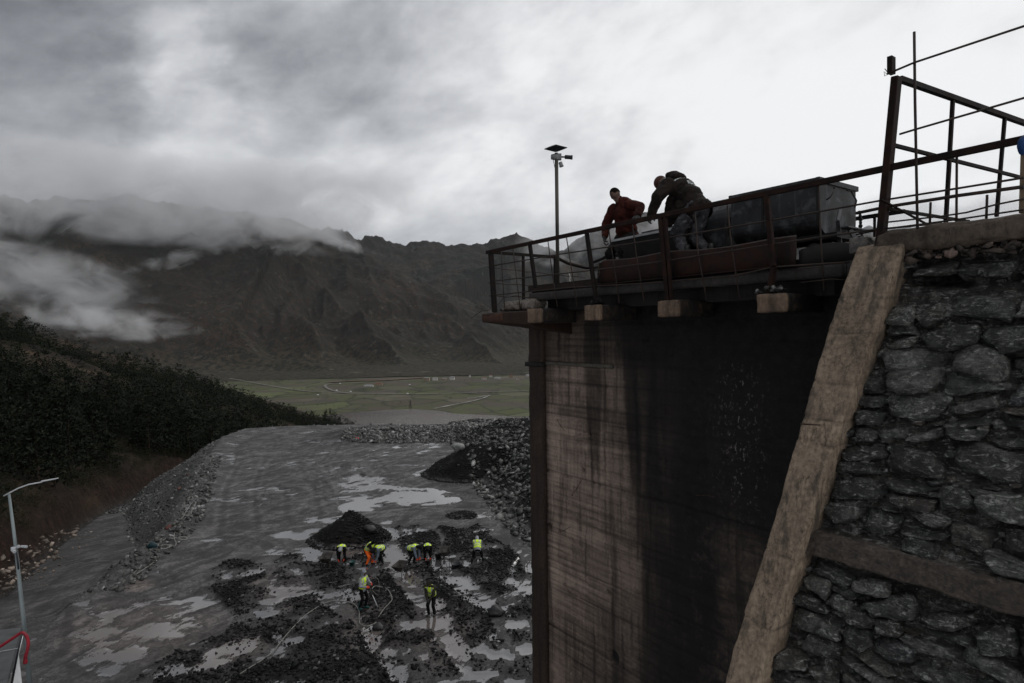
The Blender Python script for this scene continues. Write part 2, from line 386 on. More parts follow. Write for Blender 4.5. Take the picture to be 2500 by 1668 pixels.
# lake
shore = [(700, 1022), (800, 1014), (860, 1007), (940, 1001), (1010, 999), (1080, 1004), (1110, 1010), (1200, 1014), (1260, 1018), (1330, 1022), (1500, 1040), (1500, 1300), (600, 1300), (640, 1040)]
pl = [at_z(x, y, VZ + 1.6) for x, y in shore]
me = mesh_np("lake", pl, [tuple(range(len(pl)))[::-1]])
if me.polygons[0].normal.z < 0: me.flip_normals()
mt = bpy.data.materials.new("lake_water"); mt.use_nodes = True; t = NT(mt.node_tree); t.n.clear()
co = t.add('ShaderNodeTexCoord').outputs['Object']
nn = t.noise(t.mapping(co, scale=(0.3, 1, 1), rot=(0, 0, -0.1)), 0.006, 5, 0.6, 0.5)
col = t.ramp(nn, [(0.42, (0.045, 0.040, 0.038)), (0.56, (0.12, 0.105, 0.095))])
b = t.add('ShaderNodeBsdfPrincipled', {'Base Color': col, 'Roughness': 0.12, 'IOR': 1.33})
rip = t.noise(co, 0.35, 3, 0.6); t.l.new(t.add('ShaderNodeBump', {'Height': rip, 'Strength': 0.25, 'Distance': 1.0}).outputs[0], b.inputs['Normal'])
t.add('ShaderNodeOutputMaterial', {0: b.outputs[0]})
tag(link("lake", me, mt), 'grey brown reservoir beyond the yard', 'lake', kind='structure')

m_road = pm("pale_road", (0.09, 0.082, 0.075), (0.16, 0.148, 0.135), 0.05, 0.9)
def vpts(l, z=VZ): return [at_z(x, y, z) for x, y in l]
ground_strip(cr_spline(vpts([(560, 925), (700, 950), (790, 959), (950, 963), (1100, 962), (1200, 958), (1330, 955), (1500, 950)])), 7, VZ + 1.9, "valley_road", m_road, 'long pale road crossing the valley', 'road')
ground_strip(cr_spline(vpts([(850, 962), (815, 956), (797, 948), (795, 942), (812, 938), (860, 937), (900, 934)])), 8, VZ + 2.1, "loop_road", m_road, 'pale access road looping round the spoil ground', 'road')
m_white = pm("pale_gravel", (0.16, 0.155, 0.145), (0.40, 0.39, 0.37), 0.05, 0.9, lo=.4, hi=.6)
ground_strip(cr_spline(vpts([(1140, 975), (1165, 972), (1195, 967), (1185, 972), (1160, 980), (1120, 988), (1060, 1000)])), [3, 3, 5, 4, 3, 3, 2] * 8, VZ + 2.3, "stream_bed", m_white, 'pale gravel fan of a stream in the fields', 'gravel')
m_red = pm("bare_earth", (0.06, 0.035, 0.026), (0.10, 0.06, 0.045), 0.03, 0.9)
ground_strip(cr_spline(vpts([(800, 935), (860, 931), (930, 930), (1000, 926), (1035, 923)])), [30] * 40, VZ + 2.5, "bare_earth", m_red, 'reddish bare earth beside the loop road', 'earth')
# ================================================================== HILLSIDE ON THE LEFT
YZ = 0.0                                     # the yard
tw = [(0, 1440), (60, 1385), (120, 1340), (160, 1305), (200, 1275), (250, 1245), (310, 1222), (400, 1200)]   # upper edge of the track
toe_px = np.array([-600, -200, 0, 120, 200, 310, 420, 560, 700, 850, 1000, 1300]); 
toe_r = np.array([31, 35, 40, 50.5, 62, 75, 90, 105, 118, 132, 150, 180]); toe_z = np.array([0, -.3, -.9, -2.1, -3.45, -4.9, -6.7, -10, -15, -20, -26, -40])
rdg_px = np.array([-600, -200, 0, 100, 200, 300, 400, 500, 600, 700, 800, 850, 950, 1300])
rdg_y = np.array([700, 745, 792, 815, 842, 872, 905, 938, 965, 990, 1024, 1042, 1090, 1200])
rdg_r = np.array([360, 360, 360, 360, 365, 370, 375, 380, 385, 390, 395, 400, 410, 420])
NA, NR = 420, 330
a_ = np.linspace(R(-56), R(3), NA); pxs = 1250 + F_PX * np.tan(a_)
r_ = np.geomspace(22, 520, NR)
A, RR = np.meshgrid(a_, r_); X = RR * np.sin(A); Y = RR * np.cos(A)
def hill_z(X, Y):
    rr = np.hypot(X, Y); px = 1250 + F_PX * X / np.maximum(Y, 1)
    tr = np.interp(px, toe_px, toe_r); tz = np.interp(px, toe_px, toe_z)
    rg = np.interp(px, rdg_px, rdg_r); ry = np.interp(px, rdg_px, rdg_y)
    hy = 812 - (px - 1250) * 0.0122
    rz = 12 - (ry - hy) / F_PX * rg * np.cos(np.arctan((px - 1250) / F_PX))
    u = (rr - tr) / (rg - tr)
    n = (fbm(X / 45, Y / 45, 5, 31) - 0.5) * 16 * np.clip(u * 3, 0, 1) * (1 - 0.6 * np.clip(u, 0, 1)) + (fbm(X / 9, Y / 9, 4, 32) - 0.5) * 2.4 * np.clip(u * 12, 0, 1)
    cut = 2.2 * sstep(0.0, 0.02, u) * (fbm(X / 12, Y / 12, 3, 35) + .3)      # bank cut by the track
    z = tz + (rz - tz) * np.clip(u, 0, 1) ** 0.92 + n + cut * (u > 0) * (1 - sstep(.3, 1, u))
    z = np.where(u < 0, tz - 0.25 + 0 * z, z)
    return z - np.maximum(u - 1, 0) * 160, u
Z, U_ = hill_z(X, Y)
me = mesh_np("hillside", np.stack([X, Y, Z], -1).reshape(-1, 3), grid_faces(NR, NA)[:, ::-1], True)
attr(me, "u", U_)
mt = bpy.data.materials.new("hill_soil"); mt.use_nodes = True; t = NT(mt.node_tree); t.n.clear()
co = t.add('ShaderNodeTexCoord').outputs['Object']; ua = t.add('ShaderNodeAttribute', attribute_name="u").outputs['Fac']
n = t.noise(co, 0.12, 8, 0.65, 0.4); n2 = t.noise(co, 1.4, 6, 0.7)
col = t.ramp(n, [(0.38, (0.007, 0.006, 0.004)), (0.5, (0.020, 0.014, 0.009)), (0.66, (0.070, 0.048, 0.030))])
red = t.ramp(n2, [(0.35, (0.010, 0.006, 0.004)), (0.55, (0.026, 0.013, 0.009)), (0.72, (0.07, 0.042, 0.03))])
col = t.mix(t.ramp(t.m('ADD', ua, t.m('MULTIPLY', n, 0.08)), [(0.038, 1.0), (0.075, 0.0)]), col, red)
trk = t.ramp(n2, [(0.35, (0.022, 0.020, 0.018)), (0.6, (0.05, 0.046, 0.042)), (0.75, (0.10, 0.095, 0.09))])
col = t.mix(t.ramp(ua, [(0.0, 1.0), (0.006, 0.0)]), col, trk)
b = t.add('ShaderNodeBsdfPrincipled', {'Base Color': col, 'Roughness': 0.95, 'Specular IOR Level': 0.15})
t.l.new(t.add('ShaderNodeBump', {'Height': n2, 'Strength': 1.0, 'Distance': 0.6}).outputs[0], b.inputs['Normal'])
t.add('ShaderNodeOutputMaterial', {0: b.outputs[0]})
tag(link("hillside", me, mt), 'brown hillside under the pines left of the yard', 'hill', kind='structure')

# ================================================================== THE YARD
def yp(px, py, z=0.0):
    p = at_z(px, py, z); return (p.x, p.y)
BANK = [yp(*q) for q in [(200, 1475), (270, 1440), (340, 1365), (400, 1320), (440, 1275), (462, 1225), (482, 1170), (502, 1120), (545, 1066), (600, 1046), (700, 1040), (850, 1037), (1000, 1036)]]
XL, XH, YL, YH, ST = -62.0, 34.0, 9.0, 100.0, 0.17
gx = np.arange(XL, XH, ST); gy = np.arange(YL, YH, ST)
X, Y = np.meshgrid(gx, gy)
bd, _, bs = seg_dist(X, Y, [(x, y, 0) for x, y in BANK])
poly_yard = BANK + [(60, BANK[-1][1]), (60, -20), (BANK[0][0] - .5, -20)]
inside = in_poly(X, Y, poly_yard)
PX, PY = to_px(X, Y, 0 * X)
def heap_z(X, Y):
    """rubble slope rising behind the pier, and the low berm along the far edge"""
    line = [yp(*q) + (0,) for q in [(1085, 1052), (1115, 1085), (1150, 1140), (1185, 1190), (1225, 1240), (1290, 1300), (1400, 1390)]]
    d, _, s = seg_dist(X, Y, line)
    left = in_poly(X, Y, [(p[0], p[1]) for p in line] + [(80, line[-1][1]), (80, line[0][1] + 14), (line[0][0], line[0][1] + 14)])
    h = np.where(left, np.minimum(d * 0.62, np.interp(Y, [20, 40, 50, 60, 70, 78], [3.0, 5.0, 4.8, 3.4, 1.1, 0.3])) + (fbm(X / 4, Y / 4, 4, 51) - .5) * 1.6 * np.clip(d / 2, 0, 1), 0)
    berm = [yp(*q) + (0,) for q in [(850, 1066), (900, 1062), (1000, 1060), (1130, 1056), (1330, 1056)]]
    d2, _, _ = seg_dist(X, Y, berm)
    h2 = np.clip(0.6 - d2 * 0.10, 0, None) * (0.35 + fbm(X / 3, Y / 3, 4, 52))
    return np.maximum(h, h2), np.maximum(h, h2) > 0.12
HZ, HM = heap_z(X, Y)
PILES = [((835, 1337), 2.25, 1.55, 2.0), ((1142, 1172), 3.9, 2.6, 3.2), ((1125, 1266), 0.95, 0.22, .8)]
def pile_z(X, Y):
    z = np.zeros(X.shape)
    for k, ((px, py), rad, hh, dep) in enumerate(PILES):
        c = at_z(px, py, 0); cx, cy_ = c.x, c.y + dep * 0.8
        d = np.hypot((X - cx - .25 * rad * 0) / rad, (Y - cy_) / (rad * 0.8))
        d = d + (fbm(X / 1.4, Y / 1.4, 4, 60 + k) - .5) * 0.22
        z = np.maximum(z, hh * np.clip(1 - d, 0, 1) ** 0.92)
    return z
und = (fbm(X / 6, Y / 6, 5, 41) - .5) * 0.34 * sstep(0, 3, bd)
rut = 0
# wet masks, given in the photo's pixels
def ell(cx, cy_, rx, ry, a=0.0):
    c, s = math.cos(a), math.sin(a); dx, dy = PX - cx, PY - cy_
    return ((dx * c + dy * s) / rx) ** 2 + ((-dx * s + dy * c) / ry) ** 2
nzp = fbm(X / 2.2, Y / 1.6, 5, 71) - .5; nzs = fbm(X / 5, Y / 1.2, 5, 72) - .5
PUD = [(900, 1190, 75, 24, 0.05, 1.3), (985, 1213, 140, 22, 0.02, 1.3), (900, 1228, 90, 22, -.25, 1.2), (830, 1262, 60, 14, -.3, .9), (740, 1290, 80, 14, -.25, .9),
       (780, 1350, 75, 14, .1, 1.0), (955, 1330, 24, 62, -.25, .95), (1000, 1425, 26, 70, -.5, .9), (1150, 1445, 85, 22, .55, 1.0), (1215, 1500, 60, 26, .7, .9),
       (1075, 1385, 40, 20, .5, .8), (860, 1440, 45, 30, .4, .8), (900, 1530, 30, 75, -.35, .9), (960, 1630, 28, 70, -.4, .9), (1070, 1500, 30, 45, -.6, .9), (1120, 1590, 26, 80, -.45, .9),
       (810, 1480, 55, 26, .8, .7), (690, 1345, 60, 12, -.1, .8), (660, 1400, 30, 16, .4, .8), (600, 1350, 40, 10, 0, .6), (560, 1430, 60, 16, .1, .7),
       (350, 1530, 150, 55, -.1, .9), (280, 1600, 90, 50, .1, .8), (480, 1460, 90, 25, -.2, .7), (560, 1590, 70, 24, -.3, .85), (700, 1560, 40, 60, .2, .45), (430, 1640, 60, 20, -.2, .7),
       (1060, 1090, 48, 8, -.45, .75), (1125, 1118, 60, 8, -.35, .9), (1040, 1150, 60, 7, -.35, .8), (470, 1245, 30, 10, 0, .7), (1180, 1255, 70, 9, 0, .5), (930, 1112, 60, 6, -.5, .5),
       (520, 1190, 8, 55, .1, .45), (640, 1150, 18, 8, -.6, .5), (565, 1110, 10, 26, .1, .5), (660, 1200, 30, 9, -.6, .5), (900, 1110, 30, 4, -.5, .6), (800, 1100, 30, 4, -.4, .5), (1240, 1560, 50, 80, .3, .6), (1270, 1400, 40, 60, .3, .5)]
pud = np.zeros(X.shape); bright = np.zeros(X.shape)
for cx, cy_, rx, ry, a, s in PUD:
    e = s * np.clip(1.35 - 0.8 * ell(cx, cy_, rx, ry, a), -1, 1); pud = np.maximum(pud, e)
pud = pud * .72 + nzp * 1.3 + nzs * 1.1 + (fbm(X / .7, Y / .5, 4, 73) - .5) * 1.3
# wheel tracks sweeping over the yard
track = np.zeros(X.shape); r_t = np.random.default_rng(77)
def add_track(pts_px, wd=1.05):
    global track
    P_ = cr_spline([Vector((*yp(*q), 0)) for q in pts_px], 5); P_ = [(p.x, p.y, 0) for p in P_]
    xs = [p[0] for p in P_]; ys = [p[1] for p in P_]; i0, i1 = np.searchsorted(gx, [min(xs) - 2, max(xs) + 2]); j0, j1 = np.searchsorted(gy, [min(ys) - 2, max(ys) + 2])
    if i1 - i0 < 2 or j1 - j0 < 2: return
    d, _, _ = seg_dist(X[j0:j1, i0:i1], Y[j0:j1, i0:i1], P_); e = np.abs(d - wd)
    track[j0:j1, i0:i1] += np.exp(-((e - .32) / .13) ** 2) * .9 - np.exp(-(e / .22) ** 2) * .9
for _ in range(14):
    x0 = r_t.uniform(500, 760); y0 = r_t.uniform(1120, 1330); L_ = r_t.uniform(180, 420); sl = r_t.uniform(.15, .42); bend = r_t.uniform(-40, 40)
    add_track([(x0, y0), (x0 + L_ * .5, y0 - L_ * .5 * sl + bend), (x0 + L_, max(1062, y0 - L_ * sl))])
for _ in range(4):
    x0 = r_t.uniform(480, 820); add_track([(x0, 1300), (x0 - 10 + r_t.uniform(-20, 20), 1180), (x0 + r_t.uniform(10, 80), 1085)])
for _ in range(8):
    x0 = r_t.uniform(640, 900); y0 = r_t.uniform(1110, 1170); add_track([(x0, y0), (x0 + 50, y0 + 12), (x0 + 70, y0 + 45), (x0 + 130, y0 + 75), (x0 + 260, y0 + 70)])
for _ in range(8):
    y0 = r_t.uniform(1235, 1290); add_track([(900, y0), (1050, y0 - 12), (1260, y0 - 5)])
for _ in range(10):
    x0 = r_t.uniform(60, 300); y0 = r_t.uniform(1420, 1640); add_track([(x0, y0), (x0 + 120, y0 - 50), (x0 + 260, y0 - 70 + r_t.uniform(-30, 20)), (x0 + 420, y0 - 150)])
for _ in range(4):
    o_ = r_t.uniform(-14, 22); add_track([(60 + o_, 1600), (110 + o_, 1450), (200 + o_, 1330)])
# ore rubble bands
RUB = [[(520, 1385), (580, 1368), (650, 1385), (655, 1410), (600, 1428), (535, 1418)],
       [(515, 1440), (560, 1418), (650, 1430), (690, 1360), (770, 1345), (800, 1400), (790, 1470), (900, 1560), (965, 1668), (1000, 1800), (250, 1800), (345, 1640), (420, 1590), (540, 1540), (575, 1500)],
       [(800, 1345), (860, 1320), (930, 1345), (950, 1400), (985, 1460), (1060, 1540), (1120, 1668), (1120, 1800), (1000, 1800), (930, 1600), (830, 1440), (760, 1420)],
       [(950, 1292), (1050, 1288), (1075, 1330), (1080, 1400), (1180, 1480), (1240, 1580), (1320, 1700), (1320, 1800), (1180, 1800), (1140, 1620), (1060, 1480), (985, 1400)],
       [(1075, 1292), (1180, 1292), (1245, 1350), (1330, 1450), (1400, 1600), (1400, 1800), (1300, 1700), (1230, 1500), (1140, 1420), (1085, 1380)]]
def rub_mask(PX, PY, X, Y):
    m_ = np.zeros(PX.shape)
    for p in RUB: m_ = np.maximum(m_, in_poly(PX + (fbm(X / 3, Y / 3, 3, 75) - .5) * 50, PY + (fbm(X / 2, Y / 2, 3, 76) - .5) * 22, p).astype(float))
    return m_
rub = rub_mask(PX, PY, X, Y)
rubn = fbm(X / 1.1, Y / 1.1, 4, 77) * .6 + fbm(X / 3.5, Y / 3.5, 3, 79) * .4
pud = np.where(rub > 0, np.maximum(pud, (.425 - rubn) * 9.0 + nzp * .5 - .15), pud)
flat = sstep(0.25, 0.5, pud)
Z = und * (1 - flat) - 0.05 * flat + HZ + pile_z(X, Y)
Z = Z + rub * np.clip(rubn - .40, 0, 1) * 0.5 * (1 - flat)
trackz = -np.maximum(np.hypot(X, Y) - 32, 0) * 0.115
low = -bd * 0.62 + (fbm(X / 3, Y / 3, 4, 42) - .5) * 0.7 * np.clip(bd / 1.5, 0, 1)
lip = 0.55 * np.exp(-((bd - .6) / 1.1) ** 2) * sstep(27, 34, np.hypot(X, Y)) * (Y < 72)
farz = np.where(Y > 62, -60, trackz)
Z = np.where(inside, Z + lip * .6, np.maximum(low + lip, np.where(Y > 60, low, trackz) + (fbm(X / 5, Y / 5, 4, 43) - .5) * .25) + 0)
Z = np.where((~inside) & (Y > 60), low, Z)
# fall away beyond the far edge and under the hillside on the left
hz, hu = hill_z(X, Y)
Z = np.where((hu > 0.0) & ~inside & (bd > 4), np.minimum(Z, hz - 0.5), Z)
scree = (~inside) & (low > trackz - .15) | (~inside & (Y > 55))
me = mesh_np("ground", np.stack([X, Y, Z], -1).reshape(-1, 3), grid_faces(len(gy), len(gx)), True)
attr(me, "track", track); attr(me, "pud", pud); attr(me, "rub", rub * np.clip((rubn - .3) * 3, 0, 1)); attr(me, "heap", np.maximum(np.clip(HZ * 2, 0, 1), np.clip(pile_z(X, Y) * 6, 0, 1) * 1.0)); attr(me, "scree", scree.astype(float))
brn = np.zeros(X.shape)
for cx, cy_, rx, ry, a, s in [(880, 1342, 70, 14, 0, 1), (340, 1540, 200, 70, -.1, .8), (560, 1590, 110, 40, -.3, .8), (900, 1540, 90, 90, 0, .6), (1080, 1540, 90, 100, 0, .6), (690, 1440, 100, 50, .2, .5), (340, 1440, 40, 12, -.3, 1), (980, 1400, 50, 80, -.3, .5)]:
    brn = np.maximum(brn, s * np.clip(1.4 - ell(cx, cy_, rx, ry, a), 0, 1))
attr(me, "brown", brn)
mt = bpy.data.materials.new("yard_mud"); mt.use_nodes = True; t = NT(mt.node_tree); t.n.clear()
co = t.add('ShaderNodeTexCoord').outputs['Object']
def A_(n_): return t.add('ShaderNodeAttribute', attribute_name=n_).outputs['Fac']
pu, ru, he, sc_, br = A_("pud"), A_("rub"), A_("heap"), A_("scree"), A_("brown")
wv = t.add('ShaderNodeTexNoise', {'Vector': co, 'Scale': 0.10, 'Detail': 2}).outputs[1]
cw = t.add('ShaderNodeVectorMath', {0: co, 1: t.add('ShaderNodeVectorMath', {0: wv, 1: (9, 9, 0)}, operation='MULTIPLY').outputs[0]}, operation='ADD').outputs[0]
st = t.noise(t.turn(cw, 0.98, (0.10, 1.0, 1)), 1.9, 9, 0.66, 0.25)       # wheel marks
st2 = t.noise(t.turn(cw, 1.75, (0.12, 1.2, 1)), 2.2, 7, 0.66, 0.25)
fn = t.noise(co, 6.0, 8, 0.75); md = t.noise(co, 0.55, 7, 0.65, 0.4)
grit = t.noise(co, 26.0, 4, 0.7)
tk = A_('track')
k = t.m('ADD', t.m('MULTIPLY', st, 0.26), t.m('ADD', t.m('MULTIPLY', st2, 0.14), t.m('ADD', t.m('MULTIPLY', md, 0.30), t.m('MULTIPLY', fn, 0.30))))
k = t.m('ADD', k, t.m('MULTIPLY', tk, 0.019))
col = t.ramp(k, [(0.42, (0.014, 0.013, 0.0125)), (0.50, (0.034, 0.0315, 0.0305)), (0.58, (0.092, 0.086, 0.083))])
col = t.mix(0.6, col, t.ramp(grit, [(0.35, 0.35), (0.65, 1.6)]), 'MULTIPLY')
rocky = t.ramp(fn, [(0.40, (0.010, 0.010, 0.010)), (0.55, (0.045, 0.043, 0.041)), (0.68, (0.14, 0.135, 0.13))])
col = t.mix(sc_, col, rocky)
col = t.mix(t.m('MULTIPLY', t.m('MAXIMUM', ru, he), 0.9), col, (0.0045, 0.0044, 0.0043))
col = t.mix(t.m('MULTIPLY', br, 0.55), col, t.mix(1.0, col, (2.1, 1.75, 1.6), 'MULTIPLY'))
pe = t.m('ADD', pu, t.m('MULTIPLY', t.m('SUBTRACT', fn, 0.5), 0.9))
pe = t.m('ADD', pe, t.m('MULTIPLY', t.m('SUBTRACT', st, 0.5), 1.9))
pm_ = t.ramp(pe, [(0.38, 0.0), (0.58, 1.0)])
pm_ = t.m('MULTIPLY', pm_, t.m('SUBTRACT', 1.0, t.m('MAXIMUM', sc_, t.m('MULTIPLY', he, 1.0), clamp=True), clamp=True))
silt = t.mix(br, (0.075, 0.072, 0.073), (0.105, 0.083, 0.072))
col = t.mix(pm_, col, silt)
damp = t.ramp(t.m('ADD', k, t.m('MULTIPLY', pu, 0.12)), [(0.46, 0.75), (0.60, 0.34)])
rough = t.m('ADD', t.m('MULTIPLY', damp, t.m('SUBTRACT', 1.0, pm_)), t.m('MULTIPLY', pm_, 0.05))
rough = t.m('MAXIMUM', rough, t.m('MULTIPLY', sc_, 0.6))
b = t.add('ShaderNodeBsdfPrincipled', {'Base Color': col, 'Roughness': rough, 'Specular IOR Level': 0.5})
t.l.new(t.m('MULTIPLY_ADD', pm_, 0.75, 1.40), b.inputs['IOR']); t.l.new(t.m('MULTIPLY_ADD', t.m('MULTIPLY', t.m('MAXIMUM', ru, he), t.m('SUBTRACT', 1.0, pm_)), -0.42, 0.5), b.inputs['Specular IOR Level'])
h = t.m('ADD', t.m('MULTIPLY', k, 1.2), t.m('ADD', t.m('MULTIPLY', fn, 0.30), t.m('MULTIPLY', grit, 0.12)))
h = t.m('MULTIPLY', h, t.m('SUBTRACT', 1.0, pm_))
t.l.new(t.add('ShaderNodeBump', {'Height': h, 'Strength': 1.0, 'Distance': 0.085}).outputs[0], b.inputs['Normal'])
t.add('ShaderNodeOutputMaterial', {0: b.outputs[0]})
tag(link("ground", me, mt), 'wet grey mine yard with puddles and wheel tracks', 'ground', kind='structure')
GZ = (gx, gy, Z)
def gz(x, y):
    i = np.clip(((np.asarray(x) - XL) / ST).astype(int), 0, len(gx) - 1); j = np.clip(((np.asarray(y) - YL) / ST).astype(int), 0, len(gy) - 1)
    return Z_[j, i]
Z_ = Z

# ------------------------------------------------------------------ loose rock, scattered as stuff
def ico_np(sub, seed, squash=(1, 1, 1), jit=0.25):
    v, f = ico_v(sub); r = np.random.default_rng(seed)
    v = v * np.array(squash) * (1 + (r.random((len(v), 1)) - .5) * 2 * jit) + (r.random(v.shape) - .5) * 0.25
    return v, f
def shard(seed, n=11, sq=(1, .8, .6)):
    r = np.random.default_rng(seed); p = r.normal(0, 1, (n, 3)); p /= np.linalg.norm(p, axis=1)[:, None]; p *= np.array(sq) * (0.75 + .45 * r.random((n, 1)))
    bm = bmesh.new(); [bm.verts.new(q) for q in p]; bmesh.ops.convex_hull(bm, input=bm.verts)
    bmesh.ops.delete(bm, geom=[v for v in bm.verts if not v.link_faces], context='VERTS'); bmesh.ops.triangulate(bm, faces=bm.faces); bm.verts.index_update()
    v = np.array([q.co[:] for q in bm.verts]); f = np.array([[q.index for q in g.verts] for g in bm.faces]); bm.free(); return v, f
ROCKS = [shard(40 + k, 12, [(1, .8, .55), (1, .7, .7), (1, .9, .4), (.9, .8, .7), (1.2, .6, .5), (1, 1, .45)][k]) for k in range(6)]
def scatter(name, xs, ys, sz, mat, label, cat, zoff=0.25, sub=1, tilt=1.0, zs=None, colr=None):
    n = len(xs); vs = []; fs = []; cs = []; b = 0
    zs = gz(xs, ys) if zs is None else zs
    for k in range(6):
        idx = np.nonzero(rng.integers(0, 6, n) == k)[0] if False else np.arange(k, n, 6)
        if len(idx) == 0: continue
        v, f = ROCKS[k]; m_ = len(idx)
        a = rng.random(m_) * 6.283; ca, sa = np.cos(a), np.sin(a); tl = (rng.random(m_) - .5) * tilt
        vv = np.repeat(v[None], m_, 0) * sz[idx][:, None, None]
        x, y, z = vv[..., 0], vv[..., 1], vv[..., 2]
        z2 = z * np.cos(tl)[:, None] + x * np.sin(tl)[:, None]; x2 = x * np.cos(tl)[:, None] - z * np.sin(tl)[:, None]
        X2 = x2 * ca[:, None] - y * sa[:, None] + xs[idx][:, None]; Y2 = x2 * sa[:, None] + y * ca[:, None] + ys[idx][:, None]
        Z2 = z2 + (zs[idx] + sz[idx] * zoff)[:, None]
        vs.append(np.stack([X2, Y2, Z2], -1).reshape(-1, 3)); fs.append((f[None] + (np.arange(m_) * len(v))[:, None, None] + b).reshape(-1, 3)); b += m_ * len(v)
        cs.append(np.repeat(rng.random(m_) if colr is None else colr[idx], len(v)))
    me = mesh_np(name, np.concatenate(vs), np.concatenate(fs)); attr(me, "rnd", np.concatenate(cs))
    o = link(name, me, mat); return tag(o, label, cat, kind='stuff')
def rock_mat(name, stops, rough=0.5, spec=0.5, bump=0.03):
    mt = bpy.data.materials.new(name); mt.use_nodes = True; t = NT(mt.node_tree); t.n.clear()
    co = t.add('ShaderNodeTexCoord').outputs['Object']; a = t.add('ShaderNodeAttribute', attribute_name="rnd").outputs['Fac']
    n = t.noise(co, 12.0, 6, 0.7)
    col = t.mix(1.0, t.ramp(a, stops), t.ramp(n, [(0.3, 0.5), (0.7, 1.5)]), 'MULTIPLY')
    b = t.add('ShaderNodeBsdfPrincipled', {'Base Color': col, 'Roughness': rough, 'Specular IOR Level': spec})
    t.l.new(t.add('ShaderNodeBump', {'Height': n, 'Strength': 1.0, 'Distance': bump}).outputs[0], b.inputs['Normal'])
    t.add('ShaderNodeOutputMaterial', {0: b.outputs[0]}); return mt
m_ore = rock_mat("black_ore", [(0.0, (0.003, 0.003, 0.0032)), (0.8, (0.008, 0.0078, 0.0078)), (0.95, (0.022, 0.022, 0.022)), (1.0, (0.11, 0.11, 0.11))], 0.6, 0.12)
m_scree = rock_mat("grey_rubble", [(0.0, (0.012, 0.012, 0.011)), (0.6, (0.035, 0.034, 0.031)), (0.85, (0.085, 0.083, 0.076)), (0.97, (0.19, 0.19, 0.18)), (1.0, (0.30, 0.30, 0.29))], 0.5, 0.4)

n = 200000
cx_ = rng.uniform(-24, 8, n); cy2 = rng.uniform(13.5, 44, n)
ppx, ppy = to_px(cx_, cy2, 0 * cx_)
mk = rub_mask(ppx, ppy, cx_, cy2) > 0
dn = fbm(cx_ / 1.1, cy2 / 1.1, 4, 77) * .6 + fbm(cx_ / 3.5, cy2 / 3.5, 3, 79) * .4
i_ = np.clip(((cx_ - XL) / ST).astype(int), 0, len(gx) - 1); j_ = np.clip(((cy2 - YL) / ST).astype(int), 0, len(gy) - 1)
pd = pud[j_, i_]
prob = np.clip((dn - .38) * 7.0, 0.03, 1) * np.clip(1 - (pd - .15) * 1.7, .16 + .0 * pd, 1) * 0.75
ok = mk & (rng.random(n) < prob)
sz = 0.028 + 0.075 * rng.random(n) ** 2.4 + 0.08 * (rng.random(n) > .985)
scatter("ore_rubble", cx_[ok], cy2[ok], sz[ok], m_ore, 'black lumps of ore strewn in bands across the wet yard', 'ore', 0.2)
# stray lumps, far berm, heap, piles
def sc_px(n, poly, smin, smax, mat, name, label, cat, zoff=.2, power=2.0, extra=None, zf=None):
    xs = []; 
    P_ = np.array([yp(*q) for q in poly]); x0, y0 = P_.min(0); x1, y1 = P_.max(0)
    x = rng.uniform(x0, x1, n); y = rng.uniform(y0, y1, n); m_ = in_poly(x, y, [tuple(q) for q in P_])
    if extra is not None: m_ &= extra(x, y)
    x, y = x[m_], y[m_]; s = smin + (smax - smin) * rng.random(len(x)) ** power
    return scatter(name, x, y, s, mat, label, cat, zoff, tilt=2.0)
sc_px(26000, [(1080, 1046), (1330, 1030), (1500, 1040), (1600, 1420), (1280, 1330), (1215, 1262), (1165, 1205), (1120, 1120)], .05, .38, m_scree, "rubble_heap", 'sloping heap of grey rubble against the pier', 'rubble', .15, 3.0)
sc_px(15000, [(830, 1078), (850, 1045), (1000, 1040), (1330, 1036), (1330, 1078), (1000, 1080), (880, 1084)], .04, .30, m_scree, "rock_berm", 'low berm of broken rock along the far edge of the yard', 'rubble', .15, 2.6)
for k, ((px, py), rad, hh, dep) in enumerate(PILES):
    c = at_z(px, py, 0); n = [7000, 12000, 900][k]
    a = rng.random(n) * 6.283; q = np.sqrt(rng.random(n)) * 1.08
    x = c.x + np.cos(a) * q * rad; y = c.y + dep * .8 + np.sin(a) * q * rad * .8
    s = 0.03 + 0.05 * rng.random(n) + 0.09 * rng.random(n) ** 4 * (q > .6)
    o = scatter("ore_pile", x, y, s, m_ore, ['steep black ore pile between the puddles, near the bent workers', 'large black ore pile leaning on the grey rubble heap', 'small flat patch of black ore on the mud beyond the pickers'][k], 'ore pile', .05)
def bank_pts(n, seed):
    r = np.random.default_rng(seed); x = r.uniform(-52, -12, n); y = r.uniform(24, 84, n)
    i = ((x - XL) / ST).astype(int); j = ((y - YL) / ST).astype(int)
    m_ = (scree[j, i] | ((bd[j, i] < 1.3) & (inside[j, i]) & (y < 60) & (y > 28) & (x < -14))) & (bd[j, i] < 14)
    return x[m_], y[m_]
x, y = bank_pts(60000, 5); s = .03 + .20 * rng.random(len(x)) ** 3.2
scatter("gravel_bank", x, y, s, m_scree, 'steep bank of grey rubble between the yard and the track', 'rubble', .1, tilt=2.0)
# edge stones by the track
x = []; y = []
for (a0, b0) in [(0, 1430), (30, 1405), (60, 1380), (100, 1345), (150, 1310)]:
    c = at_z(a0, b0, 0); x += list(c.x + rng.normal(0, .9, 40)); y += list(c.y + rng.normal(0, .9, 40))
x = np.array(x); y = np.array(y); hh_, _ = hill_z(x, y)
scatter("roadside_stones", x, y, .05 + .2 * rng.random(len(x)) ** 3, rock_mat("pale_stone", [(0, (.05, .04, .03)), (.7, (.12, .09, .07)), (1, (.28, .22, .18))], .7), 'pale stones along the foot of the hillside', 'stones', .1, zs=np.maximum(hh_, 0))

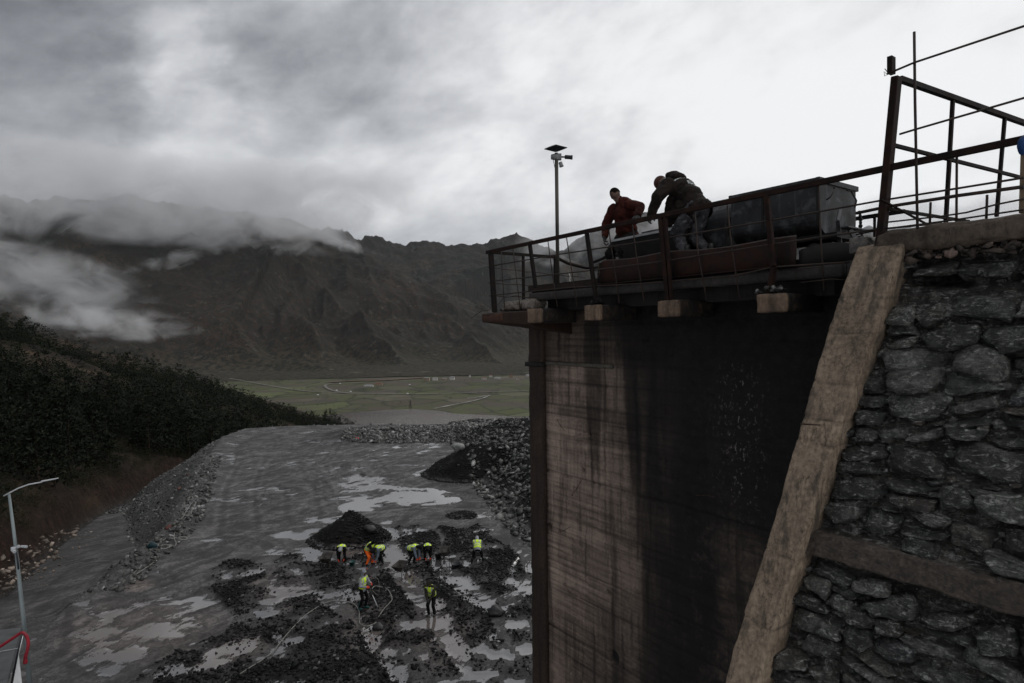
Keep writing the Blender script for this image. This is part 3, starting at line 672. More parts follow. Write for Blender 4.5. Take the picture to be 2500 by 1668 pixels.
# ================================================================== PINES
def needles(n, h, rad, seed, ncl):
    """crown of many small needle tufts: returns triangles"""
    r = np.random.default_rng(seed); V = []
    # branch clusters in whorls
    zc = h * (0.12 + 0.86 * r.random(ncl)); a = r.random(ncl) * 6.283
    rr = rad * (1 - ((zc / h - .12) / .9)) ** 0.95 * (0.30 + .80 * r.random(ncl)); cx = np.cos(a) * rr; cy3 = np.sin(a) * rr
    per = n // ncl
    for i in range(ncl):
        cs = rad * 0.26 * (0.6 + .6 * r.random()) * (0.5 + .6 * (1 - zc[i] / h))
        p = r.normal(0, 1, (per, 3)) * np.array([cs, cs, cs * .55]) + np.array([cx[i], cy3[i], zc[i] + .0])
        d = r.normal(0, 1, (per, 3)) + np.array([math.cos(a[i]), math.sin(a[i]), 0.5]) * 1.2; d /= np.linalg.norm(d, axis=1)[:, None]
        e = r.normal(0, 1, (per, 3)); e /= np.linalg.norm(e, axis=1)[:, None]
        L = h * 0.045 * (0.6 + r.random((per, 1))); W = L * 0.32
        V.append(np.stack([p - e * W, p + e * W, p + d * L], 1))
    return np.concatenate(V)         # (n,3,3)
def leaf_mat(name, stops):
    mt = bpy.data.materials.new(name); mt.use_nodes = True; t = NT(mt.node_tree); t.n.clear()
    a = t.add('ShaderNodeAttribute', attribute_name="rnd").outputs['Fac']; co = t.add('ShaderNodeTexCoord').outputs['Object']
    n = t.noise(co, 0.25, 3, 0.6)
    col = t.ramp(t.m('ADD', t.m('MULTIPLY', a, .7), t.m('MULTIPLY', n, .3)), stops)
    b = t.add('ShaderNodeBsdfPrincipled', {'Base Color': col, 'Roughness': 0.8, 'Specular IOR Level': 0.15})
    t.add('ShaderNodeOutputMaterial', {0: b.outputs[0]}); return mt
m_pine = leaf_mat("pine_needles", [(0.1, (0.0025, 0.004, 0.002)), (0.6, (0.0065, 0.0100, 0.0045)), (0.85, (0.016, 0.021, 0.008)), (1.0, (0.045, 0.046, 0.014))])
m_bark = pm("bark", (0.02, 0.014, 0.010), (0.05, 0.035, 0.025), 4, 0.9)
protos = [needles(150, 1.0, 0.30, s, 18) for s in range(8)]
def place_many(xs, ys, zs, hs, nm, mat, label, cat, kind='stuff'):
    vs = []; cs = []
    for k in range(8):
        idx = np.arange(k, len(xs), 8); T = protos[k]; m_ = len(idx)
        if m_ == 0: continue
        a = rng.random(m_) * 6.283; ca = np.cos(a)[:, None, None]; sa = np.sin(a)[:, None, None]; h = hs[idx][:, None, None]; wd = (0.85 + .6 * rng.random(m_))[:, None, None]
        x = T[None, ..., 0] * h * wd; y = T[None, ..., 1] * h * wd; z = T[None, ..., 2] * h
        vv = np.stack([x * ca - y * sa + xs[idx][:, None, None], x * sa + y * ca + ys[idx][:, None, None], z + zs[idx][:, None, None]], -1)
        vs.append(vv.reshape(-1, 3)); cs.append((np.repeat(rng.random(m_), T.shape[0] * 3) * .6 + np.repeat(rng.random(m_ * T.shape[0]), 3) * .4))
    v = np.concatenate(vs); f = np.arange(len(v)).reshape(-1, 3)
    me = mesh_np(nm, v, f); attr(me, "rnd", np.concatenate(cs)); return tag(link(nm, me, mat), label, cat, kind=kind)
n = 60000
a = rng.uniform(R(-52), R(-14), n); rr_ = np.sqrt(rng.uniform(34 ** 2, 400 ** 2, n)); x = rr_ * np.sin(a); y = rr_ * np.cos(a)
z, u = hill_z(x, y)
dens = fbm(x / 30, y / 30, 4, 81)
thr = 0.40 + 0.75 * sstep(.55, .95, u) * (0.4 + .6 * sstep(-52, -30, -a * 0 + np.degrees(a))) + 0.10 * (u < .03)
mk = (u > .02) & (u < 1.02) & (dens > thr * 1.0) & (rng.random(n) < np.where(u > .85, .30, np.where(rr_ < 130, .8, .30)))
# keep the far wood; the nearest trees become things of their own
near = mk & (rr_ < 118) & (to_px(x, y, z)[0] > -60)
far = mk & ~near
hs = 2.4 + 5.4 * rng.random(n) ** 1.6; hs = np.where(u > .80, 1.3 + 2.6 * rng.random(n), hs)
place_many(x[far], y[far], z[far] - .3, hs[far], "pine_forest", m_pine, 'dark pine wood covering the hillside', 'pine forest')
ni = np.nonzero(near)[0]; ni = ni[np.argsort(rr_[ni])]
keep = []
for i in ni:
    if all((x[i] - x[j]) ** 2 + (y[i] - y[j]) ** 2 > 2.3 ** 2 for j in keep): keep.append(i)
    if len(keep) >= 220: break
PINE_ME = []
for k in range(5):
    T = needles(1500, 1.0, 0.33, 200 + k, 70); me_ = mesh_np("crown", T.reshape(-1, 3), np.arange(T.shape[0] * 3).reshape(-1, 3))
    attr(me_, "rnd", np.repeat(rng.random(T.shape[0]), 3) * .8 + .1 * k * .3); me_.materials.append(m_pine)
    tb = MB(); tb.tube([(0, 0, -.05), (.01, .005, .3), (0.0, -.01, .6), (.005, 0, .95)], .022, 6, r2=.004)
    for q in range(9):
        a0 = q * 2.4; zz0 = .18 + q * .08; tb.tube([(0, 0, zz0), (math.cos(a0) * .2 * (1.15 - zz0), math.sin(a0) * .2 * (1.15 - zz0), zz0 + .05)], .006, 4, r2=.002)
    mt_ = bpy.data.meshes.new("trunk"); mt_.from_pydata(tb.v, [], tb.f); mt_.materials.append(m_bark); PINE_ME.append((me_, mt_))
for c_, i in enumerate(keep):
    h_ = float(3.2 + 3.2 * rng.random()); p = thing("pine_tree", (x[i], y[i], z[i] - .1), 'dark green pine among the trees nearest the track on the hillside', 'pine tree', 'pines nearest the track')
    p.rotation_euler[2] = random.random() * 6; p.scale = (h_ * random.uniform(.9, 1.25),) * 2 + (h_,)
    cm, tm = PINE_ME[c_ % 5]
    for nm_, m_ in (("crown", cm), ("trunk", tm)):
        o = bpy.data.objects.new(nm_, m_); C.objects.link(o); o.parent = p
# undergrowth: low brush on the red cut bank
n = 9000; a = rng.uniform(R(-50), R(-24), n); rr_ = rng.uniform(30, 110, n); x = rr_ * np.sin(a); y = rr_ * np.cos(a); z, u = hill_z(x, y)
mk = (u > .012) & (u < .3) & (fbm(x / 6, y / 6, 4, 91) > .36)
m_brush = leaf_mat("dry_brush", [(0.1, (0.006, 0.007, 0.003)), (0.5, (0.014, 0.016, 0.006)), (0.8, (0.030, 0.022, 0.010)), (1.0, (0.055, 0.032, 0.016))])
place_many(x[mk], y[mk], z[mk] - .15, .5 + 1.0 * rng.random(mk.sum()), "undergrowth", m_brush, 'low green and russet brush on the cut bank above the track', 'undergrowth')
# ================================================================== THE FRAME OF THE PLATFORM
UD = ray(170, 826); UD.z = 0; UD.normalize()          # along the railing, away from the camera
ND = Vector((UD.y, -UD.x, 0))                          # away from the yard
_p0 = ray(1192, 612); _p0 = _p0 * (1.65 / _p0.z); O0 = _p0 - UD * 7.5; O0.z = 12.0
GA = math.atan2(UD.y, UD.x)
def S(t, s, h): return O0 + UD * t + ND * s + Vector((0, 0, h))
def Wp(px, py, s):              # point of the vertical plane s (parallel to the railing) seen at that place
    d = ray(px, py); k = ((O0 - CAM).dot(ND) + s) / d.dot(ND); return CAM + d * k
def tsh(p): q = Vector(p) - O0; return q.dot(UD), q.dot(ND), q.z
M3 = Matrix((UD, ND, Vector((0, 0, 1)))).transposed()  # columns are the local axes
def sbox(mb, t0, t1, s0, s1, h0, h1):
    return mb.hexa([S(t, s, h) for h in (h0, h1) for t, s in ((t0, s0), (t0, s1), (t1, s1), (t1, s0))])
def rough_box(t0, t1, s0, s1, h0, h1, res=0.03, amp=0.012, fq=9.0, seed=0, chip=0.03):
    """a weathered cast block: subdivided box pushed about by noise, corners chipped"""
    vs = []; fs = []
    def face(o, a, b, la, lb):
        na = max(2, int(la / res)); nb = max(2, int(lb / res)); base_ = len(vs)
        for i in range(na + 1):
            for j in range(nb + 1):
                vs.append([o[k] + a[k] * la * i / na + b[k] * lb * j / nb for k in range(3)])
        for i in range(na):
            for j in range(nb):
                q = base_ + i * (nb + 1) + j; fs.append((q, q + nb + 1, q + nb + 2, q + 1))
    T, S_, H = t1 - t0, s1 - s0, h1 - h0
    face((t0, s0, h0), (1, 0, 0), (0, 0, 1), T, H); face((t0, s1, h0), (0, 0, 1), (1, 0, 0), H, T)
    face((t0, s0, h0), (0, 0, 1), (0, 1, 0), H, S_); face((t1, s0, h0), (0, 1, 0), (0, 0, 1), S_, H)
    face((t0, s0, h1), (1, 0, 0), (0, 1, 0), T, S_); face((t0, s0, h0), (0, 1, 0), (1, 0, 0), S_, T)
    v = np.array(vs); c = np.array([(t0 + t1) / 2, (s0 + s1) / 2, (h0 + h1) / 2]); hd = np.array([T, S_, H]) / 2
    e = hd - np.abs(v - c); e.sort(axis=1); near = np.clip(1 - (e[:, 0] + e[:, 1]) / 0.05, 0, 1)   # closeness to an edge
    nn = fbm(v[:, 0] * fq + v[:, 1] * 3, v[:, 2] * fq + v[:, 1] * fq, 5, seed) - .5
    n2 = fbm(v[:, 0] * 5 + v[:, 1] * 5, v[:, 2] * 5 - v[:, 1] * 5, 4, seed + 9)
    d = (v - c) / hd; d = d / np.linalg.norm(d, axis=1)[:, None]
    v = v + d * (nn * 2 * amp)[:, None] - d * (near * chip * n2)[:, None]
    w = np.array(O0)[None] + v[:, 0:1] * np.array(UD)[None] + v[:, 1:2] * np.array(ND)[None] + v[:, 2:3] * np.array([[0, 0, 1]])
    return w, fs, v
def link_world(name, v, f, mat, parent, smooth=True):
    me = mesh_np(name, np.asarray(v) - np.array(parent.location)[None], f, smooth)
    bm = bmesh.new(); bm.from_mesh(me); bmesh.ops.remove_doubles(bm, verts=bm.verts, dist=0.002); bmesh.ops.recalc_face_normals(bm, faces=bm.faces); bm.to_mesh(me); bm.free()
    me.polygons.foreach_set('use_smooth', [smooth] * len(me.polygons))
    return link(name, me, mat, parent)

def concrete(name, c1, c2, dark, board=True, wet=0.0, stain=0.5, tone=False):
    """board-marked, streaked concrete; t runs along local X once the platform frame is taken out"""
    mt = bpy.data.materials.new(name); mt.use_nodes = True; t = NT(mt.node_tree); t.n.clear()
    po = t.add('ShaderNodeNewGeometry').outputs['Position']
    v = t.add('ShaderNodeVectorRotate', {'Vector': po, 'Angle': -GA}, rotation_type='Z_AXIS').outputs[0]
    bdn = t.noise(t.mapping(v, scale=(0.45, 0.45, 9.0)), 1.4, 6, 0.7); big = t.noise(v, 0.9, 7, 0.62, 0.4); fn = t.noise(v, 22, 6, 0.7)
    k = t.m('ADD', t.m('MULTIPLY', bdn, 0.45 if board else 0.1), t.m('ADD', t.m('MULTIPLY', big, 0.4), t.m('MULTIPLY', fn, 0.22 if board else 0.50)))
    col = t.ramp(k, [(0.38, c1), (0.68, c2)])
    vs = t.noise(t.mapping(v, scale=(5, 5, 0.28)), 1.6, 6, 0.62, 0.3)
    col = t.mix(t.m('MULTIPLY', t.ramp(vs, [(0.50, 0.0), (0.66, 1.0)]), stain), col, dark)
    if not board:
        ck = t.noise(t.mapping(v, scale=(2.6, 2.6, 0.5)), 1.7, 6, 0.6, 0.6); col = t.mix(t.m('MULTIPLY', t.ramp(t.m('ABSOLUTE', t.m('SUBTRACT', ck, 0.5)), [(0.0, 1.0), (0.007, 0.0)]), 0.8), col, (0.02, 0.016, 0.013))
    if tone: tn = t.add('ShaderNodeAttribute', attribute_name="tone").outputs['Fac']; col = t.mix(1.0, col, t.add('ShaderNodeCombineColor', {0: tn, 1: tn, 2: tn}).outputs[0], 'MULTIPLY')
    at = t.add('ShaderNodeAttribute', attribute_name="soot_shade").outputs['Fac']
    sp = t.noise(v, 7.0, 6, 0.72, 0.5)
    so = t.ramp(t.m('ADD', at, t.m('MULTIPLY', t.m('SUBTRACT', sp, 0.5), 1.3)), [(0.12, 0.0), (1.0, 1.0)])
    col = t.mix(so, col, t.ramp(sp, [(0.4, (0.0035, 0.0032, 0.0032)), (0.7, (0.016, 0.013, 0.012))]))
    pa = t.add('ShaderNodeAttribute', attribute_name="pale").outputs['Fac']
    spk = t.noise(t.mapping(v, scale=(1.4, 1.4, 0.8)), 16.0, 5, 0.7)
    col = t.mix(t.m('MULTIPLY', t.ramp(spk, [(0.58, 0.0), (0.66, 0.9)]), pa), col, (0.22, 0.20, 0.19))
    b = t.add('ShaderNodeBsdfPrincipled', {'Base Color': col, 'Roughness': 0.75, 'Specular IOR Level': 0.25})
    hh = t.m('ADD', t.m('MULTIPLY', bdn, 0.5), t.m('ADD', t.m('MULTIPLY', fn, 0.35), t.m('MULTIPLY', sp, 0.3)))
    t.l.new(t.add('ShaderNodeBump', {'Height': hh, 'Strength': 0.9, 'Distance': 0.02}).outputs[0], b.inputs['Normal'])
    t.add('ShaderNodeOutputMaterial', {0: b.outputs[0]}); return mt
m_pier = concrete("pier_concrete", (0.075, 0.055, 0.043), (0.37, 0.28, 0.225), (0.026, 0.017, 0.013), True, 0, .7, True)
m_rib = concrete("rib_concrete", (0.085, 0.063, 0.044), (0.32, 0.245, 0.178), (0.034, 0.028, 0.022), False, 0, .8)
m_brk = concrete("bracket_concrete", (0.08, 0.053, 0.036), (0.22, 0.155, 0.108), (0.03, 0.018, 0.012), False, 0, .6)
m_darkc = concrete("sooty_concrete", (0.007, 0.006, 0.006), (0.030, 0.026, 0.023), (0.006, 0.005, 0.005), True, 0, .7)
m_cope = concrete("coping_concrete", (0.030, 0.023, 0.017), (0.12, 0.092, 0.07), (0.014, 0.011, 0.009), False, 0, .5)

# ------------------------------------------------------------------ pier
pier = thing("concrete_pier", S(5, 1.4, -12), 'tall board-marked concrete pier blackened with coal dust under the platform', 'pier')
st_ = 0.032
tg = np.arange(-1.0, 7.2, st_); hg = np.arange(-12.3, 0.42, st_)
T, H = np.meshgrid(tg, hg)
d = (fbm(T * .35, H * 8.3, 3, 101) - .5) * 0.012 + (fbm(T * 1.5, H * 1.5, 5, 102) - .5) * 0.03
for hj, dep in ((-2.78, .03), (-4.55, .02), (-5.9, .03), (-7.1, .015), (-1.55, .012), (-.62, .02)):
    d += dep * np.exp(-((H - hj - (fbm(T * 1.2, T * 0, 3, 103) - .5) * .06) / .022) ** 2)
board = np.floor(H / 0.14); d += (_h(board, board * 0, 5) - .5) * 0.016 * (_h(np.floor(H / 1.3), np.floor(T / 1.1), 6) > .35) + .010 * np.exp(-((H - board * .14) / .012) ** 2)
hole = 0
for (a, b_, r0) in ((6.75, -3.9, .07), (5.1, -4.7, .06), (5.0, -5.8, .13), (5.75, -2.6, .05), (5.6, -1.9, .08)):
    d += .12 * np.clip(1 - (np.hypot(T - a, H - b_) / r0) ** 4, 0, 1)
pits = fbm(T * 9, H * 9, 3, 108); d += 0.03 * np.clip((pits - .72) * 8, 0, 1) * (T < 5.4)
v = np.array(O0)[None, None] + T[..., None] * np.array(UD) + (0.9 + d)[..., None] * np.array(ND) + H[..., None] * np.array([0, 0, 1.])
me = mesh_np("face", v.reshape(-1, 3) - np.array(pier.location)[None], grid_faces(len(hg), len(tg)), True)
edge = 4.55 + 0.5 * (fbm(H * .35, H * 0 + 3, 4, 110) - .5) + 0.10 * (H + 3) * 0 - sstep(-3.5, -8, H) * -0.5
edge = np.where(H < -3.8, 4.55 + 0.55 * sstep(-3.8, -7, H), edge) + 0
soot_shade = sstep(-1.2, 1.2, edge - .25 - T + 1.1 * (fbm(T * 1.1, H * .5, 4, 134) - .5)) * .95 + .25 * sstep(.9, .1, np.abs(T - 5.75)) * (H < -.7) + .35 * sstep(-6, -8, H)
soot_shade = soot_shade + .28 * sstep(-.15, .1, H) + .30 * (fbm(T * 1.3, H * .5, 4, 119) - .5) * 2 * sstep(7.0, 6.0, T)  # coal stain, plus overhang shade painted on the top of the face
soot_shade = np.maximum(soot_shade, .85 * sstep(3.9, 3.0, T)) - 0.22 * np.exp(-((T - 2.5) / .5) ** 2) * sstep(-.5, -1.4, H) * sstep(-6, -3, H)
rows = [0.45, -.60, -.98, -1.42, -1.62, -2.02, -2.78, -3.05, -3.62, -4.0, -4.55, -5.05, -5.9, -6.3, -7.1, -8.0, -13]
tone = np.ones(T.shape); rp_ = np.random.default_rng(12)
for a_r, b_r in zip(rows[1:], rows[:-1]):
    cut = [-1.0]; 
    while cut[-1] < 7.3: cut.append(cut[-1] + rp_.uniform(.45, 1.3))
    for c0_, c1_ in zip(cut[:-1], cut[1:]):
        m_ = (H < b_r) & (H >= a_r) & (T >= c0_) & (T < c1_); q = rp_.random(); val = rp_.uniform(.72, 1.15); ph = rp_.random()
        if q < .45: ln = 1 - .30 * (np.abs(((H / .13 + ph) % 1) - .5) > .40) - .15 * (_h(np.floor(H / .13 + ph), H * 0, 9) - .5)
        elif q < .75: ln = 1 - .22 * (np.abs(((T / .10 + ph) % 1) - .5) > .33) - .3 * (_h(np.floor(T / .10 + ph), T * 0, 9) - .5)
        else: ln = 1
        tone = np.where(m_, val * ln, tone)
    tone *= 1 - .55 * np.exp(-((H - a_r - .03 * (fbm(T * 2, T * 0, 3, 130) - .5)) / .03) ** 2)
strip = fbm(T * 2.2, H * .22, 4, 131); strip2 = fbm(T * 6, H * .5, 4, 132)
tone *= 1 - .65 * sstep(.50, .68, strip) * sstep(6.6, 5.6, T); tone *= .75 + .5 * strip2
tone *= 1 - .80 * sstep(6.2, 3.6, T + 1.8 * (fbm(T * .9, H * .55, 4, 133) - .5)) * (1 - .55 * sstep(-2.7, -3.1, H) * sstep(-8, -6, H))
tone *= 1 - .55 * sstep(-.75, -.45, H); tone *= 1 - .45 * sstep(6.55, 6.85, T)  # upper face darkened: shade of the overhang put into the tone
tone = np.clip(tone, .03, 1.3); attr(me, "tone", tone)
attr(me, "soot_shade", soot_shade)
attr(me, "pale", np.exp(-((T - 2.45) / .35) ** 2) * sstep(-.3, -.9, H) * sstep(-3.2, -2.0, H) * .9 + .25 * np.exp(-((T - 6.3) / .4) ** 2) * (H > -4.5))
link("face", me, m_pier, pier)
mb = MB(); sbox(mb, -1.0, 7.2, 0.99, 3.6, -12.3, 0.42); mb.build("core", m_darkc, pier)
mb = MB(); w_, f_, _ = rough_box(6.82, 7.27, 0.80, 1.15, -12.3, 0.30, .06, .012, 5, 3); mb = link_world("corner_pilaster", w_, f_, concrete("pilaster_concrete", (0.012, 0.008, 0.006), (0.065, 0.042, 0.032), (0.012, 0.008, 0.006), False, 0, .8), pier)
m_ledge = concrete("ledge_concrete", (0.05, 0.045, 0.036), (0.15, 0.135, 0.11), (0.02, 0.016, 0.012), False, 0, .5)
w_, f_, _ = rough_box(4.92, 6.80, 0.855, 0.93, -0.66, -0.58, .03, .008, 9, 4); link_world("ledge", w_, f_, m_ledge, pier)
w_, f_, _ = rough_box(6.78, 7.33, 0.74, 1.0, -0.70, -0.60, .03, .01, 9, 5); link_world("corner_stub", w_, f_, m_darkc, pier)
r_ = random.Random(4); m_wire = pm("rusty_wire", (.03, .015, .01), (.06, .03, .02), 20, .8)
for (px, py, qx, qy) in [(1360, 1025, 1378, 1052), (1400, 1065, 1420, 1058), (1330, 1300, 1350, 1278), (1362, 1300, 1392, 1286), (1395, 1210, 1418, 1175), (1378, 1425, 1396, 1455), (1780, 1300, 1872, 1318), (1700, 1210, 1745, 1214)]:
    a = Wp(px, py, .86); b_ = Wp(qx, qy, .82); c_ = (a + b_) / 2 + Vector((0, 0, r_.uniform(-.03, .03))); mb = MB(); mb.tube([a + ND * .06, a, c_, b_], .005, 5); mb.build("wire_end", m_wire, pier)

# ------------------------------------------------------------------ battered stone wall
_rh = [-3.25, -2.7, -1.99, -1.23, -.66, .164, .80]
def RTL(h): return np.interp(h, _rh, [.693, .661, .593, .545, .517, .446, .363])
def RTR(h): return np.interp(h, _rh, [.379, .338, .259, .186, .098, -.004, -.100])
wall = thing("stone_retaining_wall", S(-.5, 1.0, -12), 'battered wall of dark rubble stone with quartz streaks at the right', 'wall')
BT = 0.45; HT = 0.70; ST0 = 0.12
def s_of(h): return ST0 + BT * (h - HT)
st_ = 0.0115
tg = np.arange(-3.2, 0.62, st_); hg = np.arange(-4.2, 0.80, st_)
T, H = np.meshgrid(tg, hg); Lw = H * math.sqrt(1 + BT * BT)
uw = T + (fbm(T * 2, Lw * 2, 3, 201) - .5) * .22; vw = Lw + (fbm(T * 2, Lw * 2, 3, 202) - .5) * .18
def vor(x, y, sx, sy, seed):
    """irregular coursed cells: nearest and second-nearest site, and the id of the nearest"""
    cy0 = np.floor(y / sy); f1 = np.full(x.shape, 1e9); f2 = np.full(x.shape, 1e9); idd = np.zeros(x.shape); sxn = np.zeros(x.shape); syn = np.zeros(x.shape)
    for dj in (-2, -1, 0, 1, 2):
        cj = cy0 + dj; sh = _h(cj, cj * 0, seed) * sx
        cx0 = np.floor((x + sh) / sx)
        for di in (-2, -1, 0, 1, 2):
            ci = cx0 + di
            ax = (ci + .1 + .8 * _h(ci, cj, seed + 1)) * sx - sh; ay = (cj + .1 + .8 * _h(ci, cj, seed + 2)) * sy
            wgt = 0.65 + 0.8 * _h(ci, cj, seed + 3)
            dd = (np.abs((x - ax) / sx * 1.0) ** 2.4 + np.abs((y - ay) / sy * 1.05) ** 2.4) ** (1 / 2.4) * wgt
            m1 = dd < f1; m2 = (~m1) & (dd < f2)
            f2 = np.where(m1, f1, np.where(m2, dd, f2)); f1 = np.where(m1, dd, f1)
            idd = np.where(m1, _h(ci, cj, seed + 4) + 0 * idd, idd); sxn = np.where(m1, x - ax, sxn); syn = np.where(m1, y - ay, syn)
    return f1, f2, idd, sxn, syn
TC = np.minimum(T, RTL(H) - .03)
f1, f2, idd, dx_, dy_ = vor(uw, vw, 0.36, 0.215, 300)
ed = f2 - f1
r1 = (idd * 7919) % 1; r2 = (idd * 104729) % 1; r3 = (idd * 1299721) % 1
rel = -.035 + (fbm(T * 9, Lw * 9, 5, 212) - .5) * .05
gapz = sstep(.30, .40, H + .12 * (fbm(T * 2, T * 0, 3, 215) - .5) * 2 - .10 * (T + 1)) * sstep(.56, .44, H - .15 * (fbm(T * 3, T * 0, 3, 216) - .5) * 2)
rel -= .26 * gapz
band = sstep(0, .02, H + 2.125 + .02 * (fbm(T * 4, T * 0, 4, 217) - .5) * 2) * sstep(0, .02, -1.905 - H) * (T < .30)
rel = rel * (1 - band) + band * (.145 + (fbm(T * 6, Lw * 6, 5, 218) - .5) * .05)
s_ = s_of(H) - rel
v = np.array(O0)[None, None] + TC[..., None] * np.array(UD) + s_[..., None] * np.array(ND) + H[..., None] * np.array([0, 0, 1.])
me = mesh_np("masonry", v.reshape(-1, 3) - np.array(wall.location)[None], grid_faces(len(hg), len(tg)), True)
colr = np.array([.020, .017, .014]) * (0.4 + 1.2 * fbm(T * 8, Lw * 8, 4, 232))[..., None]
colr = colr * (1 - band[..., None]) + band[..., None] * np.array([.034, .025, .019]) * (0.6 + .9 * fbm(T * 5, Lw * 8, 5, 230))[..., None]
attr_col(me, "stone_col", colr.reshape(-1, 3)); attr(me, "joint", 0 * T); attr(me, "band", band)
mt = bpy.data.materials.new("rubble_masonry"); mt.use_nodes = True; t = NT(mt.node_tree); t.n.clear()
co = t.add('ShaderNodeTexCoord').outputs['Object']
v_ = t.add('ShaderNodeVectorRotate', {'Vector': co, 'Angle': -GA}, rotation_type='Z_AXIS').outputs[0]
a = t.add('ShaderNodeAttribute', attribute_name="stone_col").outputs['Color']; jn = t.add('ShaderNodeAttribute', attribute_name="joint").outputs['Fac']
bnd = t.add('ShaderNodeAttribute', attribute_name="band").outputs['Fac']
n1_ = t.noise(v_, 9.0, 7, 0.7, 0.6); n2_ = t.noise(t.mapping(v_, scale=(1, 1, 3.0), rot=(0, 0.35, 0)), 6.0, 8, 0.68, 1.6); n3_ = t.noise(v_, 30, 5, 0.7)
col = t.mix(1.0, a, t.ramp(n1_, [(0.32, 0.25), (0.68, 1.9)]), 'MULTIPLY'); col = t.mix(1.0, col, t.ramp(n3_, [(0.35, 0.55), (0.65, 1.5)]), 'MULTIPLY')
vein = t.m('MULTIPLY', t.ramp(n2_, [(0.525, 0.0), (0.63, 1.0)]), t.ramp(n3_, [(0.42, 0.0), (0.58, 1.0)]))
n4_ = t.noise(t.mapping(v_, scale=(1, 1, 2.6), rot=(0, -0.25, 0)), 8.0, 9, 0.72, 2.2); thin = t.ramp(t.m('ABSOLUTE', t.m('SUBTRACT', n4_, 0.52)), [(0.0, 1.0), (0.022, 0.0)])
vein = t.m('MAXIMUM', vein, t.m('MULTIPLY', thin, t.ramp(n1_, [(0.45, 0.0), (0.6, 0.8)])))
vein = t.m('MULTIPLY', vein, t.m('MULTIPLY_ADD', bnd, -0.85, 0.85))
col = t.mix(t.m('MULTIPLY', vein, 0.85), col, (0.36, 0.36, 0.34))
col = t.mix(t.m('MULTIPLY', jn, 0.9), col, (0.014, 0.012, 0.010))
b = t.add('ShaderNodeBsdfPrincipled', {'Base Color': col, 'Roughness': t.m('MULTIPLY_ADD', n1_, 0.35, 0.42), 'Specular IOR Level': 0.4})
hh = t.m('ADD', t.m('MULTIPLY', n2_, 0.8), t.m('MULTIPLY', n3_, 0.35))
t.l.new(t.add('ShaderNodeBump', {'Height': hh, 'Strength': 1.0, 'Distance': 0.05}).outputs[0], b.inputs['Normal'])
t.add('ShaderNodeOutputMaterial', {0: b.outputs[0]})
link("mortar_core", me, mt, wall)
def boxy(seed, n=26):
    r = np.random.default_rng(seed); p = r.normal(0, 1, (n, 3)); p /= np.linalg.norm(p, axis=1)[:, None]; p = np.sign(p) * np.abs(p) ** .50; p *= (0.86 + .22 * r.random((n, 1)))
    p[:, 2] += p[:, 0] * r.uniform(-.25, .25); p[:, 0] *= 1 + p[:, 2] * r.uniform(-.22, .22)
    bm = bmesh.new(); [bm.verts.new(q) for q in p]; bmesh.ops.convex_hull(bm, input=bm.verts); bmesh.ops.delete(bm, geom=[v for v in bm.verts if not v.link_faces], context='VERTS')
    bmesh.ops.subdivide_edges(bm, edges=bm.edges, cuts=3, use_grid_fill=True); bmesh.ops.triangulate(bm, faces=bm.faces); bm.normal_update(); bm.verts.index_update()
    v = np.array([q.co[:] for q in bm.verts]); nn = np.array([q.normal[:] for q in bm.verts]); f = np.array([[q.index for q in g.verts] for g in bm.faces]); bm.free(); return v, nn, f
BOX = [boxy(500 + k) for k in range(14)]
r_ = np.random.default_rng(55); SV = []; SF = []; SC = []; sb_ = 0
pal = np.array([[.030, .030, .028], [.052, .053, .048], [.066, .067, .060], [.038, .034, .028], [.050, .038, .029], [.082, .080, .072], [.020, .020, .021], [.045, .048, .040]])
def add_stone(t0, h0, hw, hh, k, col_, out=.0, dp=.13):
    global sb_
    v, nn, f = BOX[k]; v = v * np.array([hw, dp, hh]); an = r_.normal(0, .20)
    x = v[:, 0] * math.cos(an) - v[:, 2] * math.sin(an); z = v[:, 0] * math.sin(an) + v[:, 2] * math.cos(an); y = v[:, 1] + x * r_.uniform(-.22, .22) + z * r_.uniform(-.15, .30)
    tt = t0 + x; h_ = h0 + z * .91; q = fbm(tt * 11 + k, h_ * 19 + y * 9, 5, 88, .6) - .5; q2 = fbm(tt * 3.5 + k * 3, h_ * 6 + y * 4, 3, 89) - .5
    tt = tt + nn[:, 0] * (q * .045 + q2 * .04); h_ = h_ + nn[:, 2] * (q * .045 + q2 * .04); y = y + nn[:, 1] * (q * .05 + q2 * .05)
    ss = s_of(h_) + .055 - out + y
    SV.append(np.array(O0)[None] + tt[:, None] * np.array(UD) + ss[:, None] * np.array(ND) + h_[:, None] * np.array([[0, 0, 1.]])); SF.append(f + sb_); sb_ += len(v)
    SC.append(np.repeat(np.array(col_)[None], len(v), 0) * (.75 + .6 * (fbm(tt * 6, h_ * 9, 4, 90)))[:, None])
hrow = -4.05
